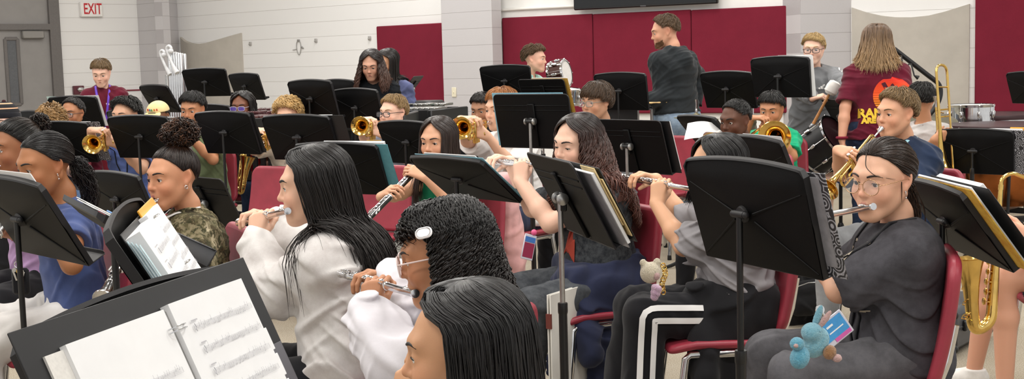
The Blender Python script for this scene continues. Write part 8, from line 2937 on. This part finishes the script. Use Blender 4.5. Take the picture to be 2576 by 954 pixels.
# the bearded man's beard and whistle cord
g = G['man']; r, off = rootof('man')
rsb = np.random.RandomState(3); nb_ = 900
c_ = np.stack([rsb.uniform(-.062, .062, nb_), np.zeros(nb_), rsb.uniform(-.110, -.045, nb_)], 1)
az_ = rsb.uniform(-1.05, 1.05, nb_)
z_ = rsb.uniform(-.118, -.060, nb_) + .030 * np.clip(np.abs(az_) - .6, 0, 1)
P0 = np.stack([np.sin(az_) * .12, np.cos(az_) * .14, z_], 1).astype(f32)
Wd = (NP(g.C) + (P0 * g.hs) @ np.array(g.Hm, f32).T).astype(f32)
ctr = NP(g.C + g.Hm @ Vector((0, .0, -.06)) * g.hs)
Dv = ctr - Wd; Dv /= np.linalg.norm(Dv, axis=1, keepdims=True)
for _ in range(40):
 Wd += Dv * np.clip(sdf(g.HP, Wd) - .001, -.01, .05)[:, None]
q_ = ((Wd - NP(g.C)) @ np.array(g.Hm, f32)) / g.hs
keep = ~((np.abs(q_[:, 0]) < .024) & (q_[:, 2] > -.074) & (q_[:, 2] < -.047)) & (q_[:, 2] < -.040)
Wd = Wd[keep]
s_ = np.linspace(0, 1, 4)
dn = NP(g.Hm @ Vector((0, .35, -1)))
pth = Wd[:, None] + s_[None, :, None] * dn * .009 - Dv[keep][:, None] * (.0015 * np.sin(s_ * 3))[None, :, None]
V, F = tubes(pth.astype(f32), (np.array([.0022, .0024, .0018, .0004])[None] * np.ones((len(Wd), 1))).astype(f32), 4)
mesh_obj('beard', V, [F], M_HAIR, r, True, np.tile(NP(srgb('6b4a30')), (len(V), 1)), off)
# ------------------------------------------------------------------ floor level: bags, cases, boards, extra chairs
chair(at_z(640, 598, .45), 32, 'empty maroon chair facing us left of the girl with very long hair')
chair(at_z(905, 575, .50), 30, 'empty maroon chair behind the stand with the teal folder')
chair(at(1672, 395, 9.2), 48, 'empty maroon chair in front of the bearded man')
def backpack(p, rz, sc, mat, label, name='backpack'):
 t = empty(name, (p.x, p.y, 0), rz); tag(t, label, 'bag')
 B3 = lambda c, r_, k=.05: ell(np.array(c) * sc, np.array(r_) * sc, None, k * sc)
 V, F = polygonise([rcone(np.array((-.08, 0, .10)) * sc, np.array((-.08, 0, .36)) * sc, .12 * sc, .09 * sc, .06), rcone(np.array((.08, 0, .10)) * sc, np.array((.08, 0, .36)) * sc, .12 * sc, .09 * sc, .06), half((0, 0, .006), (0, 0, -1), .02)], .007, wrinkles(5, .014, 14, 40), .014)
 mesh_obj('body', V, [F], mat, t)
 V, F = polygonise([rcone(np.array((-.06, -.11, .12)) * sc, np.array((.06, -.11, .12)) * sc, .065 * sc, .065 * sc, .04), rcone(np.array((-.05, -.10, .20)) * sc, np.array((.05, -.10, .20)) * sc, .05 * sc, .05 * sc, .04)], .006, wrinkles(9, .010, 14, 40), .012)
 mesh_obj('front_pocket', V, [F], mat, t)
 MB().tube(bend_pts([Vector(q) * sc for q in ((-.05, .02, .44), (-.04, .03, .50), (.04, .03, .50), (.05, .02, .44))], 4, .03), .009 * sc, 8).build('handle', mat, t)
 MB().tube([Vector(q) * sc for q in ((-.10, -.17, .24), (-.03, -.168, .255), (.05, -.165, .25), (.10, -.15, .235))], .003, 6).box(Vector((.10, -.17, .22)) * sc, (.012, .006, .03), None, .002).build('zip', M_STEEL, t)
 for sx in (-1, 1):
  MB().tube(bend_pts([Vector(q) * sc for q in ((sx * .09, .10, .40), (sx * .12, .17, .30), (sx * .13, .15, .12), (sx * .12, .10, .06))], 5, .05), .02 * sc, 8, flat=(1, .3)).build('shoulder_strap', mat, t)
 return t
M_BAG = fabric('19191b', name='black_bag_nylon')
backpack(at_z(2005, 800, .02), R_(20), .92, M_BAG, 'black backpack on the carpet behind the nearest big stand')
backpack(at_z(1575, 668, .02), R_(60), .55, M_DENIM, 'small denim bag on the floor by the wavy-haired girl')
p = at(1557, 640, 5.9); o = MB().lathe([(.03, 0), (.036, .01), (.036, .15), (.03, .17), (.02, .18), (.02, .20), (.024, .202), (.024, .225), (.001, .228)], n=20).build('water_bottle', plain('bottle_blue', '24406e', .25)); o.location = (p.x, p.y, .0); tag(o, 'dark blue water bottle on the floor beside the small denim bag', 'bottle')
# lilac straps beside the backpack
b0 = at_z(1955, 790, .05); mb = MB()
mb.tube([Vector((0, 0, 0)), Vector((.03, .02, .12)), Vector((.06, .0, .22)), Vector((.10, -.02, .30))], .018, 8, flat=(1, .3)); o = mb.build('lilac_strap', fabric('a98fc4', name='lilac_webbing')); o.location = (b0.x - .05, b0.y, .0); tag(o, 'lilac webbing strap standing against the black backpack', 'strap')
# hard case
cA = at_z(2388, 868, .0)
hc = empty('instrument_case', (cA.x, cA.y, 0), R_(52)); tag(hc, 'dark grey moulded instrument case on the carpet at the right', 'case')
MB().box((0.02, 0, .115), (.52, .22, .21), bev=.03).build('body', plain('case_grey_plastic', '45464a', .45, var=.05), hc)
MB().box((.02, 0, .125), (.53, .23, .014), bev=.005).build('seam_band', M_BLKHW, hc)
for x in (-.12, .12):
 MB().box((x, -.118, .13), (.045, .02, .05), bev=.006).build('latch', M_BLKHW, hc)
for sx in (-1, 1):
 for z in (.035, .195):
  MB().ball((.02 + sx * .25, -.10, z), .022, 10, 8).build('corner_guard', M_BLKHW, hc)
MB().tube(bend_pts([(-.05, -.115, .16), (-.05, -.14, .16), (.07, -.14, .16), (.07, -.115, .16)], 4, .02), .009, 8).build('handle', M_BLKHW, hc)
# white folded board leaning by the wavy girl's chair
a, b = at(1383, 742, 4.68), at(1558, 688, 5.10)
za = (a.z + b.z) / 2
dv_ = b - a; ln_ = math.hypot(dv_.x, dv_.y)
bd_ = empty('display_board', ((a.x + b.x) / 2, (a.y + b.y) / 2, 0), math.atan2(dv_.y, dv_.x)); tag(bd_, 'white folded display board standing beside the wavy-haired girl', 'board')
M_BOARD = plain('board_white', 'dedbd4', .6, var=.02, scale=8)
for k, (dy, sk) in enumerate(((0, 0), (.012, .02))):
 MB().box((0, dy, za / 2), (ln_, .005, za - .004), None, .001).build('panel', M_BOARD, bd_)
MB().box((ln_ / 2 + .001, .006, za - .07), (.008, .022, .06)).build('tape', plain('tape_brown', '6a2f28', .5), bd_)
MB().box((-ln_ / 2 - .001, .006, za - .10), (.008, .022, .055)).build('tape', MATS['tape_brown'], bd_)
# pink jacket and dark bag strap over the oboe player's chair
g = G['oboe']
bk = g.PV - g.fw * .30
Q = [rcone(bk + Vector((0, 0, .30)) - g.rt * .14, bk + Vector((0, 0, .30)) + g.rt * .14, .035, .035, .03), rcone(bk + g.rt * .13 + Vector((0, 0, .28)) - g.fw * .03, bk + g.rt * .16 - g.fw * .05 - Vector((0, 0, .22)), .05, .07, .05), rcone(bk - g.rt * .10 + Vector((0, 0, .28)) - g.fw * .03, bk - g.rt * .12 - g.fw * .05 - Vector((0, 0, .15)), .05, .065, .05), rcone(bk + Vector((0, 0, .25)) - g.fw * .04, bk - Vector((0, 0, .18)) - g.fw * .05, .06, .08, .06)]
V, F = polygonise(Q, .007, wrinkles(31, .016, 14, 40), .016)
o = mesh_obj('jacket', V, [F], fabric('d9a7a6', name='pink_fleece'), None, True, None, tuple(bk)); o.location = bk; tag(o, 'dusty pink jacket hung over the back of the oboe player\'s chair', 'jacket')
for nm, pt, lab in (('shoe', at(1600, 530, 7.6), 'white and black shoe on the floor behind the wavy-haired girl'), ('shoe', at(1606, 548, 7.4), 'tan shoe on the floor behind the wavy-haired girl, nearer than the white one')):
 Q = [rcone((-.08, 0, .04), (.02, 0, .045), .042, .045, .02), rcone((.02, 0, .042), (.13, 0, .034), .045, .032, .02), rcone((-.07, 0, .06), (-.06, 0, .09), .04, .04, .02), half((0, 0, .004), (0, 0, -1), .004), half((0, 0, .095), (0, 0, 1), .004)]
 V, F = polygonise(Q, .005); o = mesh_obj('shoe', V, [F], M_SHOEW if 'white' in lab else plain('shoe_tan', '8d7f6c', .7)); o.location = (pt.x, pt.y, .0); o.rotation_euler = (0, 0, R_(15)); tag(o, lab, 'shoe')
SC.view_settings.view_transform = 'Standard'
SC.view_settings.look = 'None'
SC.view_settings.gamma = 1.0
SC.view_settings.exposure = 0.0
SC.view_settings.use_curve_mapping = False
